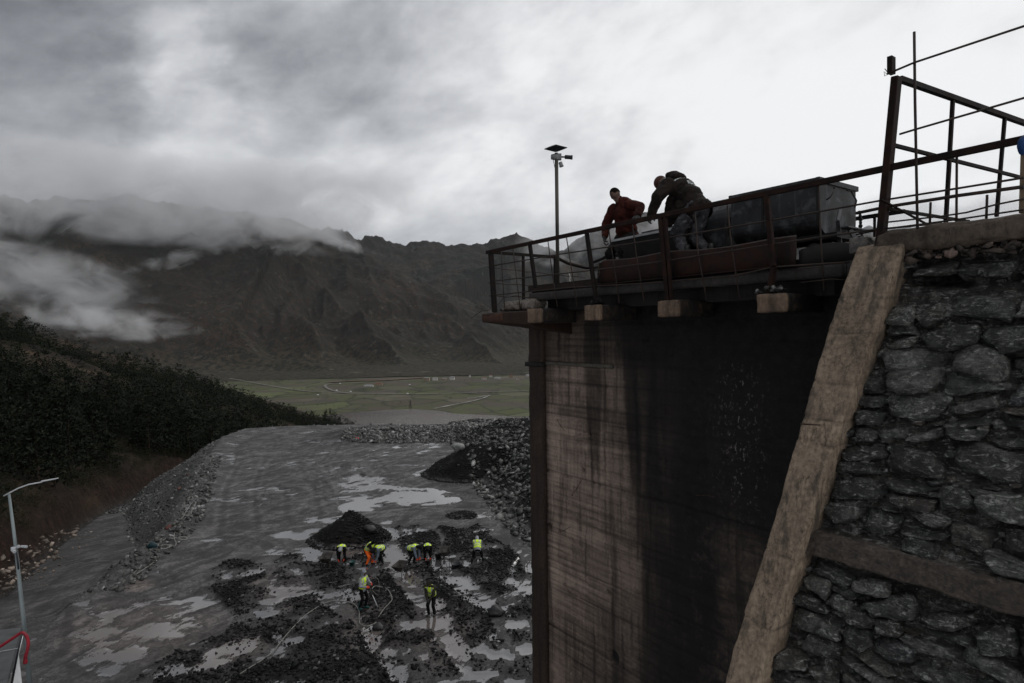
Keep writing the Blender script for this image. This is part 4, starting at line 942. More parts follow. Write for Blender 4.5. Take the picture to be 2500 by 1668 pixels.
while hrow < .66:
    rh_ = r_.uniform(.13, .31); t0 = -3.1 - r_.random() * .2
    while t0 < .62:
        wd = r_.uniform(.50, 1.1) * (.24 + rh_ * 1.15); tc = t0 + wd / 2; hc_ = hrow + rh_ / 2 + .14 * (float(fbm(np.array(tc * 1.3), np.array(hrow * 1.1), 3, 95)) - .5) * 2; t0 += wd * .99
        if tc + wd * .45 > float(RTL(hc_)) - .03 or -2.17 - rh_ * .3 < hc_ < -1.90 + rh_ * .3 or (.20 < hc_ < .47 and tc < .3 and not (tc < -.9 and r_.random() < .6)): continue
        c_ = pal[r_.integers(0, 8)] * r_.uniform(.16, .70)
        if r_.random() < .28 and rh_ > .19:
            add_stone(tc, hc_ + rh_ * .25, wd / 2 * 1.04, rh_ / 4 * 1.15, int(r_.integers(0, 14)), c_, r_.uniform(-.02, .04)); add_stone(tc + r_.uniform(-.03, .03), hc_ - rh_ * .25, wd / 2 * 1.0, rh_ / 4 * 1.15, int(r_.integers(0, 14)), pal[r_.integers(0, 8)] * r_.uniform(.16, .7), r_.uniform(-.02, .04))
        else: add_stone(tc, hc_, wd / 2 * 1.05, rh_ / 2 * 1.10, int(r_.integers(0, 14)), c_, r_.uniform(-.03, .055))
    hrow += rh_ * .97
for _ in range(520):
    hc_ = r_.uniform(-4.0, .62); tc = r_.uniform(-3.0, .5)
    if -2.22 < hc_ < -1.84 or .18 < hc_ < .5 or tc > float(RTR(hc_)) + .1: continue
    add_stone(tc, hc_, r_.uniform(.02, .07), r_.uniform(.015, .04), int(r_.integers(0, 14)), pal[r_.integers(0, 8)] * r_.uniform(.3, .9), r_.uniform(-.01, .03), .07)
me = mesh_np("masonry", np.concatenate(SV) - np.array(wall.location)[None], np.concatenate(SF)); SC = np.concatenate(SC); attr_col(me, "stone_col", SC); attr(me, "joint", np.zeros(len(SC))); attr(me, "band", np.zeros(len(SC)))
link("masonry", me, mt, wall)
# solid body of the wall behind its face
mb = MB(); mb.hexa([S(-8, s_of(-12.3) + .3, -12.3), S(.62, s_of(-12.3) + .3, -12.3), S(.62, 2.5, -12.3), S(-8, 2.5, -12.3), S(-8, s_of(.80) + .3, .80), S(.30, s_of(.80) + .3, .80), S(.30, 2.5, .80), S(-8, 2.5, .80)])
mb.build("core", m_darkc, wall)
mb = MB(); mb.hexa([S(-8, s_of(-12.3) - .08, -12.3), S(.62, s_of(-12.3) - .08, -12.3), S(.62, s_of(-12.3) + .6, -12.3), S(-8, s_of(-12.3) + .6, -12.3), S(-8, s_of(-4.1) - .08, -4.1), S(.62, s_of(-4.1) - .08, -4.1), S(.62, s_of(-4.1) + .6, -4.1), S(-8, s_of(-4.1) + .6, -4.1)])
mb.build("footing", m_darkc, wall)
# coping
w_, f_, vv = rough_box(-3.4, 0.20, -0.06, 0.55, 0.76, 1.0, .02, .022, 5, 7, .07); link_world("coping", w_, f_, m_cope, wall)
w_, f_, vv = rough_box(0.24, 0.47, -0.02, 0.5, 0.80, .985, .02, .05, 6, 17, .10); link_world("broken_coping_end", w_, f_, concrete("gravelly_concrete", (0.03, 0.028, 0.026), (0.17, 0.155, 0.14), (0.02, 0.017, 0.014), False, 0, .3), wall)
r_ = np.random.default_rng(3); n = 240; t_ = r_.uniform(-3, .1, n)
p_ = np.array([S(a0, s_of(.7) - .05 - .10 * r_.random(), .70 + .10 * (r_.random() - .3)) for a0 in t_]); sz = .02 + .06 * r_.random(n) ** 2
o = scatter("mortar_rubble", p_[:, 0], p_[:, 1], sz, rock_mat("mortar_lumps", [(0, (.02, .016, .013)), (.7, (.055, .040, .031)), (1, (.24, .17, .14))], .8), None, None, 0, zs=p_[:, 2], tilt=2)
o.parent = wall; o.location = -Vector(wall.location)
# inclined rib
RO = 0.26
def rib_s(h): return s_of(h) - RO
tt_ = np.linspace(0, 1, 44); hh_ = np.arange(-12.2, 0.90, 0.025)
TT, HH = np.meshgrid(tt_, hh_)
u_ = (HH + 3.1) / 3.95
tl = RTL(HH); tr = RTR(HH)
tl = tl + .012 * (fbm(HH * 3, HH * 0 + 1, 4, 241) - .5) * 2; tr = tr + .016 * (fbm(HH * 4, HH * 0 + 5, 4, 242) - .5) * 2 
lift = np.zeros(HH.shape)
for hj, dp in ((-.55, .012), (-.90, .020), (-1.12, .016), (-2.15, .018), (-2.75, .02), (-.05, .010), (.32, .012)):
    lift += dp * np.exp(-((HH - hj - .05 * (TT - .5) - .03 * (fbm(TT * 3, TT * 0, 3, 243) - .5)) / .012) ** 2)
ag = fbm(TT * 22, HH * 30, 4, 244); lift += (ag - .5) * .012 + (fbm(TT * 2, HH * 1.4, 4, 245) - .5) * .022
rough_zone = np.exp(-((HH - .22) / .10) ** 2) + np.exp(-((HH + 1.0) / .12) ** 2) + np.exp(-((HH + 2.25) / .15) ** 2) * .7; lift += rough_zone * (ag - .4) * .022
edg = np.minimum(TT, 1 - TT); lift += .04 * np.clip(1 - edg / .06, 0, 1) ** 2 * fbm(HH * 9, TT * 0 + 3, 4, 246)
tp = tr + (tl - tr) * TT; sp_ = rib_s(HH) + lift
sp_ = np.where(HH > .84, sp_ + (HH - .84) * 1.2, sp_)
front = np.stack([tp, sp_, HH], -1); nr, nc = TT.shape
back = front.copy(); back[..., 1] = s_of(HH) + .3
allv = np.concatenate([front.reshape(-1, 3), back.reshape(-1, 3)])
fs = [tuple(q) for q in grid_faces(nr, nc)]
B_ = nr * nc
for i in range(nr - 1):
    fs.append((i * nc, (i + 1) * nc, B_ + (i + 1) * nc, B_ + i * nc)); k_ = i * nc + nc - 1; fs.append((k_, B_ + k_, B_ + k_ + nc, k_ + nc))
for j in range(nc - 1):
    k_ = (nr - 1) * nc + j; fs.append((k_, k_ + 1, B_ + k_ + 1, B_ + k_))
wv_ = np.array(O0)[None] + allv[:, 0:1] * np.array(UD)[None] + allv[:, 1:2] * np.array(ND)[None] + allv[:, 2:3] * np.array([[0, 0, 1]])
o = link_world("buttress_rib", wv_, fs, m_rib, wall)
n_ = len(o.data.vertices); loc = np.array(wall.location); co_ = np.empty(n_ * 3, dtype=np.float32); o.data.vertices.foreach_get('co', co_); co_ = co_.reshape(-1, 3) + loc - np.array(O0)
tq = co_ @ np.array(UD); sq = co_ @ np.array(ND); hq = co_[:, 2]
side_shade = np.clip((sq - (s_of(hq) - RO) - .05) / .05, 0, 1)  # side faces of the rib: shade painted into the colour, with staining
strk = .50 * np.exp(-((tq - (.17 + .16 * (.8 - hq)*.5 + .06 * (fbm(hq * 1.5, hq * 0, 3, 250) - .5))) / .045) ** 2) * sstep(-.2, .5, hq) + .30 * np.exp(-((tq - .03 - .12 * (.8 - hq)) / .03) ** 2) * sstep(-.6, .2, hq)
jl_ = sum(np.exp(-((hq - hj - .04 * (tq - .3)) / .010) ** 2) for hj in (-.55, -.90, -1.12, -2.15, -2.75, -.05, .32)) * .42
attr(o.data, "soot_shade", np.maximum(side_shade * .9, np.maximum(strk, jl_)))
mb = MB(); mb.tube([Wp(1955, 1035, -.95), Wp(2002, 1038, -1.0)], .008, 5); mb.build("rebar_stub", pm("rust_stub", (.03, .015, .01), (.05, .03, .02), 9, .8), wall)

# ------------------------------------------------------------------ platform slab with its brackets
plat = thing("loading_platform", S(4, 1.5, .4), 'sooty concrete platform deck cantilevered on stubby brackets', 'platform')
mb = MB(); sbox(mb, .62, 6.42, .26, 3.3, .60, .84); mb.build("deck", m_darkc, plat, bevel=.01)
w_, f_, _ = rough_box(.62, 6.40, .17, .30, .585, .735, .05, .012, 5, 21, .02); link_world("deck_edge", w_, f_, concrete("edge_concrete", (0.018, 0.016, 0.015), (0.055, 0.048, 0.043), (0.008, 0.007, 0.007), False), plat)
mb = MB(); sbox(mb, .9, 6.3, .55, 1.0, .40, .60); mb.build("ring_beam", m_darkc, plat)
m_steel = pm("dark_steel", (.008, .006, .005), (.030, .019, .014), 5, .55, .8, .3, .006, c3=(.035, .017, .011))
m_rust = pm("rust_red", (.009, .0035, .0025), (.030, .010, .0065), 3.5, .6, .85, .2, .006, c3=(.012, .006, .005), streak=(1.4, (.008, .005, .004), .5, .7))
mb = MB(); sbox(mb, 4.5, 6.46, .20, .26, .76, .865); sbox(mb, 4.5, 6.46, .20, .36, .855, .87); mb.build("edge_channel", m_steel, plat)
for i, (px0, px1, s0) in enumerate([(1286, 1318, 0), (1425, 1463, 0), (1602, 1653, 0), (1845, 1918, 0)]):
    ta = tsh(Wp(px0, 760, -.12))[0]; tb = tsh(Wp(px1, 760, -.12))[0]
    w_, f_, _ = rough_box(tb, ta, -.12, .75, .165 + .01 * i, .425, .022, .012, 7, 30 + i, .035)
    o = link_world("bracket", w_, f_, m_brk, plat)
    co_ = np.empty(len(o.data.vertices) * 3, dtype=np.float32); o.data.vertices.foreach_get('co', co_); co_ = co_.reshape(-1, 3) + np.array(plat.location) - np.array(O0)
    sq = co_ @ np.array(ND); tq = co_ @ np.array(UD)
    attr(o.data, "soot_shade", sstep(-.09, -.03, sq) * .95 + (.55 * np.exp(-((tq - (ta * .45 + tb * .55)) / .05) ** 2) if i in (2, 3) else 0 * tq))  # darker behind the front face; dark streak on two brackets
# tapered corner slab at the far end
a0 = tsh(Wp(1175, 780, -.10))[0]; a1 = tsh(Wp(1290, 780, .3))[0]
vs = [S(6.0, -.06, .12), S(6.0, .9, -.05), S(7.75, .9, .12), S(7.62, -.10, .215), S(6.0, -.06, .40), S(6.0, .9, .42), S(7.75, .9, .42), S(7.62, -.10, .385)]
mb = MB(); mb.hexa(vs); mb.build("corner_slab", concrete("rusty_slab", (0.012, 0.007, 0.005), (0.045, 0.022, 0.014), (0.008, 0.005, 0.004), False), plat, bevel=.02)
w_, f_, _ = rough_box(6.9, 7.62, -.10, -.02, .215, .385, .03, .012, 6, 44, .03); link_world("rusty_nosing", w_, f_, concrete("nosing", (0.022, 0.010, 0.006), (0.085, 0.038, 0.022), (0.012, 0.007, 0.005), False), plat)
# ================================================================== RAILINGS
m_rail = pm("railing_steel", (.004, .0035, .0035), (.014, .010, .008), 7, .7, .9, .1, .004, c3=(.020, .011, .008), spec=.15)
m_railr = pm("rusty_post", (.007, .004, .0035), (.024, .012, .009), 6, .7, .9, .1, .005, spec=.15)
m_rod = pm("rusty_rod", (.010, .007, .006), (.035, .022, .016), 9, .7, .85)
def wl(mb, pts, s, r, n=6):      # a rod through photo points in the plane s
    P_ = []
    for i, (x, y) in enumerate(pts): P_.append(Wp(x, y, s if not isinstance(s, (list, tuple)) else s[i]))
    return mb.tube(P_, r, n)
rail = thing("front_railing", S(3.7, 0, .42), 'long rusty welded railing along the front edge of the platform', 'railing')
mb = MB(); mb.bar(S(7.56, 0, 1.62), S(-2.6, 0, 1.65), .05, .065); mb.build("top_rail", m_railr, rail, bevel=.004)
for (x0, y0, x1, y1, wd, m_) in [(1198, 612, 1208, 763, .10, m_rail), (1293, 592, 1308, 702, .055, m_rail), (1432, 566, 1457, 742, .055, m_rail), (1612, 527, 1631, 735, .06, m_railr), (1872, 476, 1888, 650, .06, m_railr)]:
    mb = MB(); mb.bar(Wp(x0, y0, 0), Wp(x1, y1, 0), wd, .06, up=tuple(UD)); mb.build("post", m_, rail, bevel=.004)
mb = MB(); mb.bar(Wp(1624, 527, .0), Wp(1640, 736, .0), .045, .03, up=tuple(UD)); mb.build("post", m_railr, rail)
mb = MB(); mb.bar(Wp(1889, 652, .02), Wp(1878, 722, .02), .07, .05, up=tuple(UD)); mb.build("post_foot", m_railr, rail)
for pts in ([(1203, 649), (1360, 622), (1560, 592), (1750, 561), (1900, 535), (2146, 490.6), (2345, 459), (2500, 434)],
            [(1203, 686.5), (1430, 662), (1600, 641), (1750, 618), (1884, 597), (2010, 578), (2143, 560), (2300, 545)],
            [(1204, 721), (1394, 702), (1560, 693), (1790, 674), (1890, 652), (2074, 640)]):
    mb = MB(); wl(mb, pts, 0.03, .011); mb.build("rail_rod", m_rod, rail)
for pts in ([(1223, 606), (1227, 680), (1232, 752)], [(1252, 600), (1262, 690), (1270, 752)], [(1337, 583), (1350, 680), (1361, 748)], [(1382, 573), (1396, 662), (1409, 749)],
            [(1486, 551), (1490, 590), (1497, 631), (1512, 740)], [(1543.7, 545), (1553, 620), (1573, 737)], [(1697, 522), (1703, 610), (1725, 732)], [(1775, 496), (1786, 600), (1806, 730)], [(1999, 449), (2004, 590), (2012, 710)], ):
    mb = MB(); wl(mb, pts, 0.045, .0095); mb.build("upright_rod", m_rod, rail)
for pts in ([(2272, 494), (2270, 547)], [(2336, 380), (2335, 544)], [(2410, 476), (2408, 534)]):
    mb = MB(); wl(mb, pts, .045, .011); mb.build("upright_rod", m_rod, rail)
for pts, r_ in (([(2090, 521), (2166, 505), (2345, 477), (2500, 456)], .018), ([(2090, 573), (2160, 559), (2330, 537), (2500, 512)], .009), ([(2164, 543), (2300, 528), (2360, 519), (2430, 500), (2500, 486)], .009)):
    mb = MB(); wl(mb, pts, 0.06, r_); mb.build("rail_rod", m_rod, rail)
mb = MB(); wl(mb, [(1955, 690), (2010, 684), (2030, 681), (2062, 684)], -.03, .006); wl(mb, [(1925, 660), (1960, 657), (2010, 650)], .1, .006); mb.build("loose_rod", m_rod, rail)

# end railing and the broken rear one
er = thing("end_railing", S(7.5, .9, .42), 'bent and broken railing across the far end of the platform', 'railing')
mb = MB(); mb.bar(S(7.5, 0, 1.62), S(7.46, 1.72, 1.62), .045, .06); mb.build("top_rail", m_rail, er, bevel=.004)
mb = MB(); mb.tube([S(7.44, 1.75, 1.60), S(7.3, 1.95, 1.48), S(6.95, 2.15, 1.36), S(6.75, 2.3, 1.37)], .035, 4); mb.build("bent_rail", m_rail, er)
for s_, x0, x1 in ((.86, 0, 0), (1.72, 0, 0)):
    mb = MB(); mb.bar(S(7.48, s_, 1.60), S(7.48, s_, .42), .05, .05); mb.build("post", m_rail, er, bevel=.004)
mb = MB(); mb.bar(S(7.1, 2.72, 1.52), S(7.1, 2.66, .86), .09, .09); mb.build("post", pm("flaking_paint", (.02, .014, .01), (.10, .08, .06), 9, .8, lo=.45, hi=.55), er, bevel=.006)
mb = MB(); mb.bar(S(7.25, 2.6, 1.52), S(7.0, 2.75, 1.62), .05, .05); mb.build("broken_stub", m_rail, er)
for h0, h1 in ((1.31, 1.22), (1.0, .98), (.74, .74)):
    mb = MB(); P_ = [S(7.5 - .02 * math.sin(k), 2.6 * k / 14, h0 + (h1 - h0) * k / 14 + .008 * math.sin(k * 2.1)) for k in range(15)]; mb.tube(P_, .010, 5); mb.build("rail_rod", m_rod, er)
rr = thing("rear_railing", S(5.5, 2.72, .84), 'rear railing seen behind the man in the red jacket', 'railing')
mb = MB(); mb.bar(S(7.0, 2.72, 1.62), S(1.0, 2.72, 1.64), .05, .055); mb.build("top_rail", m_rail, rr)
for t_ in (6.1, 4.6, 3.0, 1.4):
    mb = MB(); mb.bar(S(t_, 2.72, 1.62), S(t_, 2.72, .84), .03, .03); mb.build("post", m_rail, rr)

# tall frame at the right: red post and the panel running back from it
fr = thing("steel_gate_frame", Wp(2150, 606, 0) , 'tall rusty steel post with an open barred panel above the stone wall', 'steel frame')
mb = MB(); mb.bar(Wp(2189, 188, 0), Wp(2149, 606, 0), .105, .07, up=tuple(UD)); mb.build("post", m_railr, fr, bevel=.006)
GD = ray(3895, 785); GD.z = 0; GD.normalize(); GN = Vector((GD.y, -GD.x, 0)); G0 = Wp(2170, 400, .03)
def Gp(x, y, off=0):
    d = ray(x, y); return CAM + d * (((G0 - CAM).dot(GN) + off) / d.dot(GN))
for pts, wd, nm in (([(2196, 193), (2530, 311)], .055, "top_rail"), ([(2182, 355), (2530, 443)], .035, "mid_rail"), ([(2166, 510), (2365, 541)], .03, "low_rail")):
    mb = MB(); mb.bar(Gp(*pts[0]), Gp(*pts[1]), wd, wd); mb.build(nm, m_rail, fr)
for pts in ([(2326, 246), (2309, 543)], [(2453, 288), (2433, 529)]):
    mb = MB(); mb.bar(Gp(*pts[0]), Gp(*pts[1]), .036, .036, up=tuple(GD)); mb.build("upright", m_rail, fr)
mb = MB(); mb.bar(Gp(2150, 487, .05), Gp(2260, 546, .05), .025, .012); mb.build("brace", m_railr, fr)
rf = thing("rod_fence", Wp(2238, 560, -.10), 'thin upright reinforcing rod with wires and a square steel stub tied on', 'rod fence')
mb = MB(); wl(mb, [(2232, 78), (2234, 250), (2240, 560)], -.10, .0125); mb.build("upright_rod", m_rod, rf)
mb = MB(); wl(mb, [(2166, 181), (2232, 153), (2560, 44)], -.115, .0105); mb.build("tie_rod", m_rod, rf)
mb = MB(); wl(mb, [(2196, 328), (2232, 317), (2560, 222)], -.115, .0105); mb.build("tie_rod", m_rod, rf)
mb = MB(); mb.bar(Wp(2176, 139, -.08), Wp(2176, 181, -.08), .085, .05, up=tuple(UD)); mb.build("steel_stub", m_rail, rf, bevel=.004)
mb = MB(); wl(mb, [(2182, 180), (2166, 182), (2158, 175), (2160, 186), (2170, 181), (2160, 168)], -.14, .004, 4); mb.build("tie_wire", m_rod, rf)
bc = thing("blue_cloth", Wp(2492, 350, -.03), 'bright blue cloth bundle hung over the railing at the right edge', 'cloth')
c0 = Wp(2499, 352, -.03); v, f = ico_v(4); v = v * np.array([.042, .04, .085]); q = fbm(v[:, 0] * 20, v[:, 2] * 14, 4, 5) - .5; v = v * (1 + q[:, None] * .55)
v[:, 0] += .12 * (v[:, 2]); me = mesh_np("bundle", v + np.array(c0) - np.array(bc.location), f, True); link("bundle", me, pm("blue_cloth", (.003, .020, .075), (.006, .045, .15), 14, .7, bump=.01), bc)
wp_ = thing("wooden_stake", Wp(2502, 470, .1), 'weathered wooden stake below the blue cloth', 'stake')
mb = MB(); mb.bar(Wp(2501, 360, .1), Wp(2496, 520, .1), .05, .04, up=tuple(UD)); mb.build("stake", pm("weathered_wood", (.10, .07, .045), (.20, .15, .10), 8, .85, stretch=(6, 6, .6)), wp_)

# ================================================================== RED PLATE
pl = thing("rusted_steel_plate", S(2.8, .12, .78), 'long rusted red steel plate lying on edge behind the railing', 'steel plate')
N = 40; vs = []; 
for i in range(N + 1):
    u = i / N; t_ = 1.13 + (4.44 - 1.13) * u; sag = -.018 * math.sin(math.pi * min(1, u * 1.6)) ; bow = .03 * math.sin(u * 9)
    top = 1.10 + sag + .012 * math.sin(u * 14) + .03 * u; bot = .765 + .02 * u
    if i == N: top -= .03
    t2 = t_ + (.0)
    for s_, h_ in ((.115 + bow * .3, bot), (.13 + bow * .5, (top + bot) / 2), (.115 + bow, top - .02), (.135 + bow, top)): vs.append(S(t2 + (.06 if s_ < .12 and h_ < .9 and i == N else 0), s_, h_))
fs = [(i * 4 + j, (i + 1) * 4 + j, (i + 1) * 4 + j + 1, i * 4 + j + 1) for i in range(N) for j in range(3)]
mb = MB(); mb.raw(vs, fs, True); o = mb.build("web", m_rust, pl); so = o.modifiers.new("thick", 'SOLIDIFY'); so.thickness = .012
mb = MB(); mb.hexa([S(t, s, h) for h in (.752, .768) for t, s in ((1.13, .11), (1.13, .30), (4.50, .30), (4.50, .11))]); mb.build("bottom_flange", m_rust, pl)
mb = MB(); wl(mb, [(1640, 617), (1700, 612), (1790, 603), (1870, 588), (1878, 582)], .11, .005, 4); mb.build("edge_wire", m_rod, pl)

# ================================================================== MINE TUBS
def tub_mat(name):
    return pm(name, (.008, .008, .0085), (.034, .035, .037), 2.2, .55, .75, .25, .006, c3=(.060, .062, .066), streak=(.9, (.10, .105, .11), .60, .74), spec=.4, lo=.4, hi=.7)
m_tub = tub_mat("worn_tub_steel"); m_tubd = pm("sooty_steel", (.006, .006, .006), (.022, .020, .019), 5, .55, .8, .3, .005)
def tub_profile(wd, ht, rd, n=7):       # across s, from top front down, round the bottom, up the back
    p = [(0, ht), (0, rd)]
    p += [(rd - rd * math.cos(a), rd - rd * math.sin(a)) for a in [math.pi / 2 * k / n for k in range(1, n + 1)]]
    p += [(wd - rd + rd * math.sin(a), rd - rd * math.cos(a)) for a in [math.pi / 2 * k / n for k in range(n + 1)]]
    return p + [(wd, rd), (wd, ht)]
cart = thing("mine_tub_wagon", S(1.8, 1.2, .84), 'large grey steel mine tub with flat rim and buffer gear at the right', 'mine wagon')
T0, T1, SS, WD, HB, HT_ = 1.16, 2.40, .70, .94, 1.19, 1.86
prof = tub_profile(WD, HT_ - HB, .20)
mb = MB(); n = len(prof)
vs = [S(t, SS + a, HB + b) for t in (T0, T1) for a, b in prof]
fs = [(i, i + 1, n + i + 1, n + i) for i in range(n - 1)] + [tuple(range(n))[::-1], tuple(range(n, 2 * n))]
mb.raw(vs, fs); o = mb.build("tub", m_tub, cart)
mb = MB(); sbox(mb, T0 - .025, T0 + .03, SS - .03, SS + WD + .03, HT_ - .05, HT_ + .015); sbox(mb, T1 - .03, T1 + .025, SS - .03, SS + WD + .03, HT_ - .05, HT_ + .015)
sbox(mb, T0 + .03, T1 - .03, SS - .03, SS + .02, HT_ - .05, HT_ + .012); sbox(mb, T0 + .03, T1 - .03, SS + WD - .02, SS + WD + .03, HT_ - .05, HT_ + .012); mb.build("rim", m_tub, cart, bevel=.004)
mb = MB(); sbox(mb, T0 - .008, T0 + .03, SS - .012, SS + .02, HB + .1, HT_ - .05); sbox(mb, T1 - .5, T1 - .47, SS - .02, SS, HB + .15, HT_ - .05); mb.build("corner_angle", m_tubd, cart)
# ore heaped inside
x_ = []; 
mb = MB(); mb.raw([S(T0 + .03, SS + .03, HT_ - .02), S(T1 - .03, SS + .03, HT_ - .02), S(T1 - .03, SS + WD - .03, HT_ - .02), S(T0 + .03, SS + WD - .03, HT_ - .02)], [(0, 1, 2, 3)])
n = 160; r_ = np.random.default_rng(8); P_ = np.array([S(r_.uniform(T0 + .1, T1 - .1), SS + r_.uniform(.1, WD - .1), HT_ - .06 + .03 * r_.random()) for _ in range(n)])
o = scatter("ore_load", P_[:, 0], P_[:, 1], .03 + .03 * r_.random(n), m_ore, None, None, 0, zs=P_[:, 2], tilt=2); o.parent = cart; o.location = -Vector(cart.location); o['kind'] = 'stuff'
# end gear on the near end (t = T0): handles, bracket legs, drawbar plate, chain
e = T0 - .015
mb = MB(); mb.tube([S(e - .02, SS + .11, 1.60), S(e - .06, SS + .13, 1.63), S(e - .06, SS + .27, 1.76), S(e - .02, SS + .29, 1.77)], .010, 6); mb.build("handle", m_tubd, cart); mb = MB(); mb.tube([S(e - .02, SS + .62, 1.78), S(e - .06, SS + .66, 1.77), S(e - .06, SS + .80, 1.66), S(e - .02, SS + .84, 1.58)], .010, 6); mb.build("handle", m_tubd, cart)
m_gear = pm("worn_grey_steel", (.025, .025, .026), (.11, .11, .115), 6, .5, .7, .3, .004)
mb = MB(); mb.bar(S(e - .05, SS + .40, 1.52), S(e - .05, SS + .33, 1.36), .012, .07, up=(0, 0, 1)); mb.bar(S(e - .05, SS + .33, 1.36), S(e - .05, SS + .40, .98), .012, .05); mb.build("end_strap", m_gear, cart)
mb = MB(); mb.bar(S(e - .08, SS + .58, 1.27), S(e - .12, SS + .76, 1.05), .02, .075); mb.build("end_strap", m_gear, cart)
mb = MB(); sbox(mb, e - .14, e, SS + .42, SS + .84, 1.275, 1.29); mb.build("step_plate", m_gear, cart)
mb = MB(); mb.hexa([S(e - .22, SS + .60, .86), S(e - .22, SS + .98, .86), S(e - .05, SS + .98, .86), S(e - .05, SS + .60, .86), S(e - .18, SS + .70, 1.06), S(e - .18, SS + .88, 1.06), S(e - .06, SS + .9, 1.06), S(e - .06, SS + .68, 1.06)]); mb.build("buffer_shoe", m_gear, cart, bevel=.012)
mb = MB()
for k in range(9): mb.lathe(S(e - .05 - .004 * k, SS + .90 + .012 * math.sin(k), 1.52 - .045 * k), [(.012, -.016), (.026, -.010), (.026, .010), (.012, .016)], 8, axis=(UD if k % 2 else ND))
mb.tube([S(e - .04, SS + .9, 1.30), S(e - .06, SS + 1.06, 1.30)], .018, 6); mb.build("chain", m_tubd, cart)
mb = MB(); sbox(mb, 1.0, 2.45, SS + .12, SS + .22, 1.13, 1.19); sbox(mb, 1.0, 2.45, SS + .72, SS + .82, 1.14, 1.19); sbox(mb, 1.06, 1.2, SS + .22, SS + .72, 1.14, 1.185); sbox(mb, 2.2, 2.34, SS + .22, SS + .72, 1.14, 1.185)
sbox(mb, 1.05, 1.17, SS + .10, SS + .24, .90, 1.07); sbox(mb, 1.9, 2.4, SS + .15, SS + .8, 1.10, 1.2); mb.build("chassis", m_tubd, cart)
for t_ in (1.30, 2.15):
    for s_ in (SS + .16, SS + .76):
        mb = MB(); mb.lathe(S(t_, s_, .97), [(.03, -.05), (.105, -.045), (.12, -.03), (.12, -.02), (.10, .0), (.10, .035), (.03, .045)], 18, axis=ND); mb.build("wheel", m_tubd, cart)
mb = MB(); [mb.tube([S(t_, SS + .10, .97), S(t_, SS + .82, .97)], .022, 8) for t_ in (1.30, 2.15)]; mb.build("axle", m_tubd, cart)
mb = MB(); sbox(mb, .95, 4.6, SS + .12, SS + .2, .835, .862); sbox(mb, .95, 4.6, SS + .72, SS + .8, .835, .862); mb.build("track_rail", m_tubd); bpy.data.objects["track_rail"].location = (0, 0, 0)
tr_ = bpy.data.objects["track_rail"]; tag(tr_, 'pair of low steel rails under the tub wagons on the deck', 'rail track')

# second tub: seen end on, with a rounded shell and a black sheet painted as its shaded hollow
c2 = thing("rounded_tub_wagon", S(3.0, 1.35, .84), 'dark round-ended tipping tub standing behind the bending man', 'mine wagon')
n = 18; ring = [(.40 * math.cos(a), .44 * math.sin(a)) for a in [math.pi * k / n for k in range(n + 1)]]
outl = [(-.40, -.42), (.36, -.44)] + [(x, y) for x, y in ring]
mb = MB(); vs = [S(t_, 1.28 + a, 1.48 + b * 1.04) for t_ in (2.62, 3.15) for a, b in outl]; m_ = len(outl)
mb.raw(vs, [(i, (i + 1) % m_, m_ + (i + 1) % m_, m_ + i) for i in range(m_)] + [tuple(range(m_))[::-1], tuple(range(m_, 2 * m_))]); mb.build("shell", m_tub, c2, bevel=.01)
mb = MB(); vs = [S(2.612, 1.28 + a, 1.48 + b) for a, b in [(-.30, -.10), (.22, -.10), (.22, .10), (.16, .16), (-.30, .16)]]; mb.raw(vs + [v_ + UD * .004 for v_ in vs], [(4, 3, 2, 1, 0), (5, 6, 7, 8, 9)] + [(i, (i + 1) % 5, 5 + (i + 1) % 5, 5 + i) for i in range(5)]); mb.build("opening_shade", pm("shade_black", (.002, .002, .002), (.003, .003, .003), 3, .9), c2)  # flat black sheet on the closed end, painting the shade of a hollow
mb = MB(); sbox(mb, 2.60, 3.2, .95, 1.62, .86, 1.03); mb.build("chassis", m_tubd, c2)
# third tub: open black hopper with a pale rim, between the two men
c3 = thing("open_hopper_tub", S(3.8, 1.1, .84), 'black open hopper tub with a pale worn rim between the two men', 'mine wagon')
a_, b_ = 3.12, 4.42; s0, s1 = .50, 1.30; h0, h1 = .90, 1.50
mb = MB()
def quadbox(mb, p0, p1, p2, p3, th):     # plate through four corners with thickness
    nrm = (p1 - p0).cross(p3 - p0).normalized() * th; return mb.hexa([p0, p1, p2, p3, p0 + nrm, p1 + nrm, p2 + nrm, p3 + nrm])
A = [S(a_, s0, h1 + .02), S(b_ + .14, s0, h1), S(b_ + .14, s1, h1 + .12), S(a_, s1, h1 + .14)]; B = [S(a_ + .08, s0 + .12, h0), S(b_ - .1, s0 + .12, h0), S(b_ - .1, s1 - .12, h0), S(a_ + .08, s1 - .12, h0)]
for i in range(4): quadbox(mb, B[i], B[(i + 1) % 4], A[(i + 1) % 4], A[i], .012)
quadbox(mb, B[0], B[1], B[2], B[3], .012); mb.build("hopper", m_tubd, c3)
mb = MB(); m_rim = pm("pale_worn_steel", (.16, .165, .165), (.36, .37, .37), 5, .5, .7, .2, .004)
for i in range(4): mb.bar(A[i], A[(i + 1) % 4], .05, .035)
mb.build("rim", m_rim, c3)
mb = MB(); quadbox(mb, A[2] + Vector((0, 0, .0)), A[3], A[3] + UD * .0 + Vector((0, 0, .10)) - ND * .05, A[2] + Vector((0, 0, .10)) - ND * .05, .01); mb.build("back_lip", m_rim, c3)
mb = MB(); sbox(mb, 3.2, 4.3, .62, 1.18, .85, .90); mb.build("chassis", m_tubd, c3)
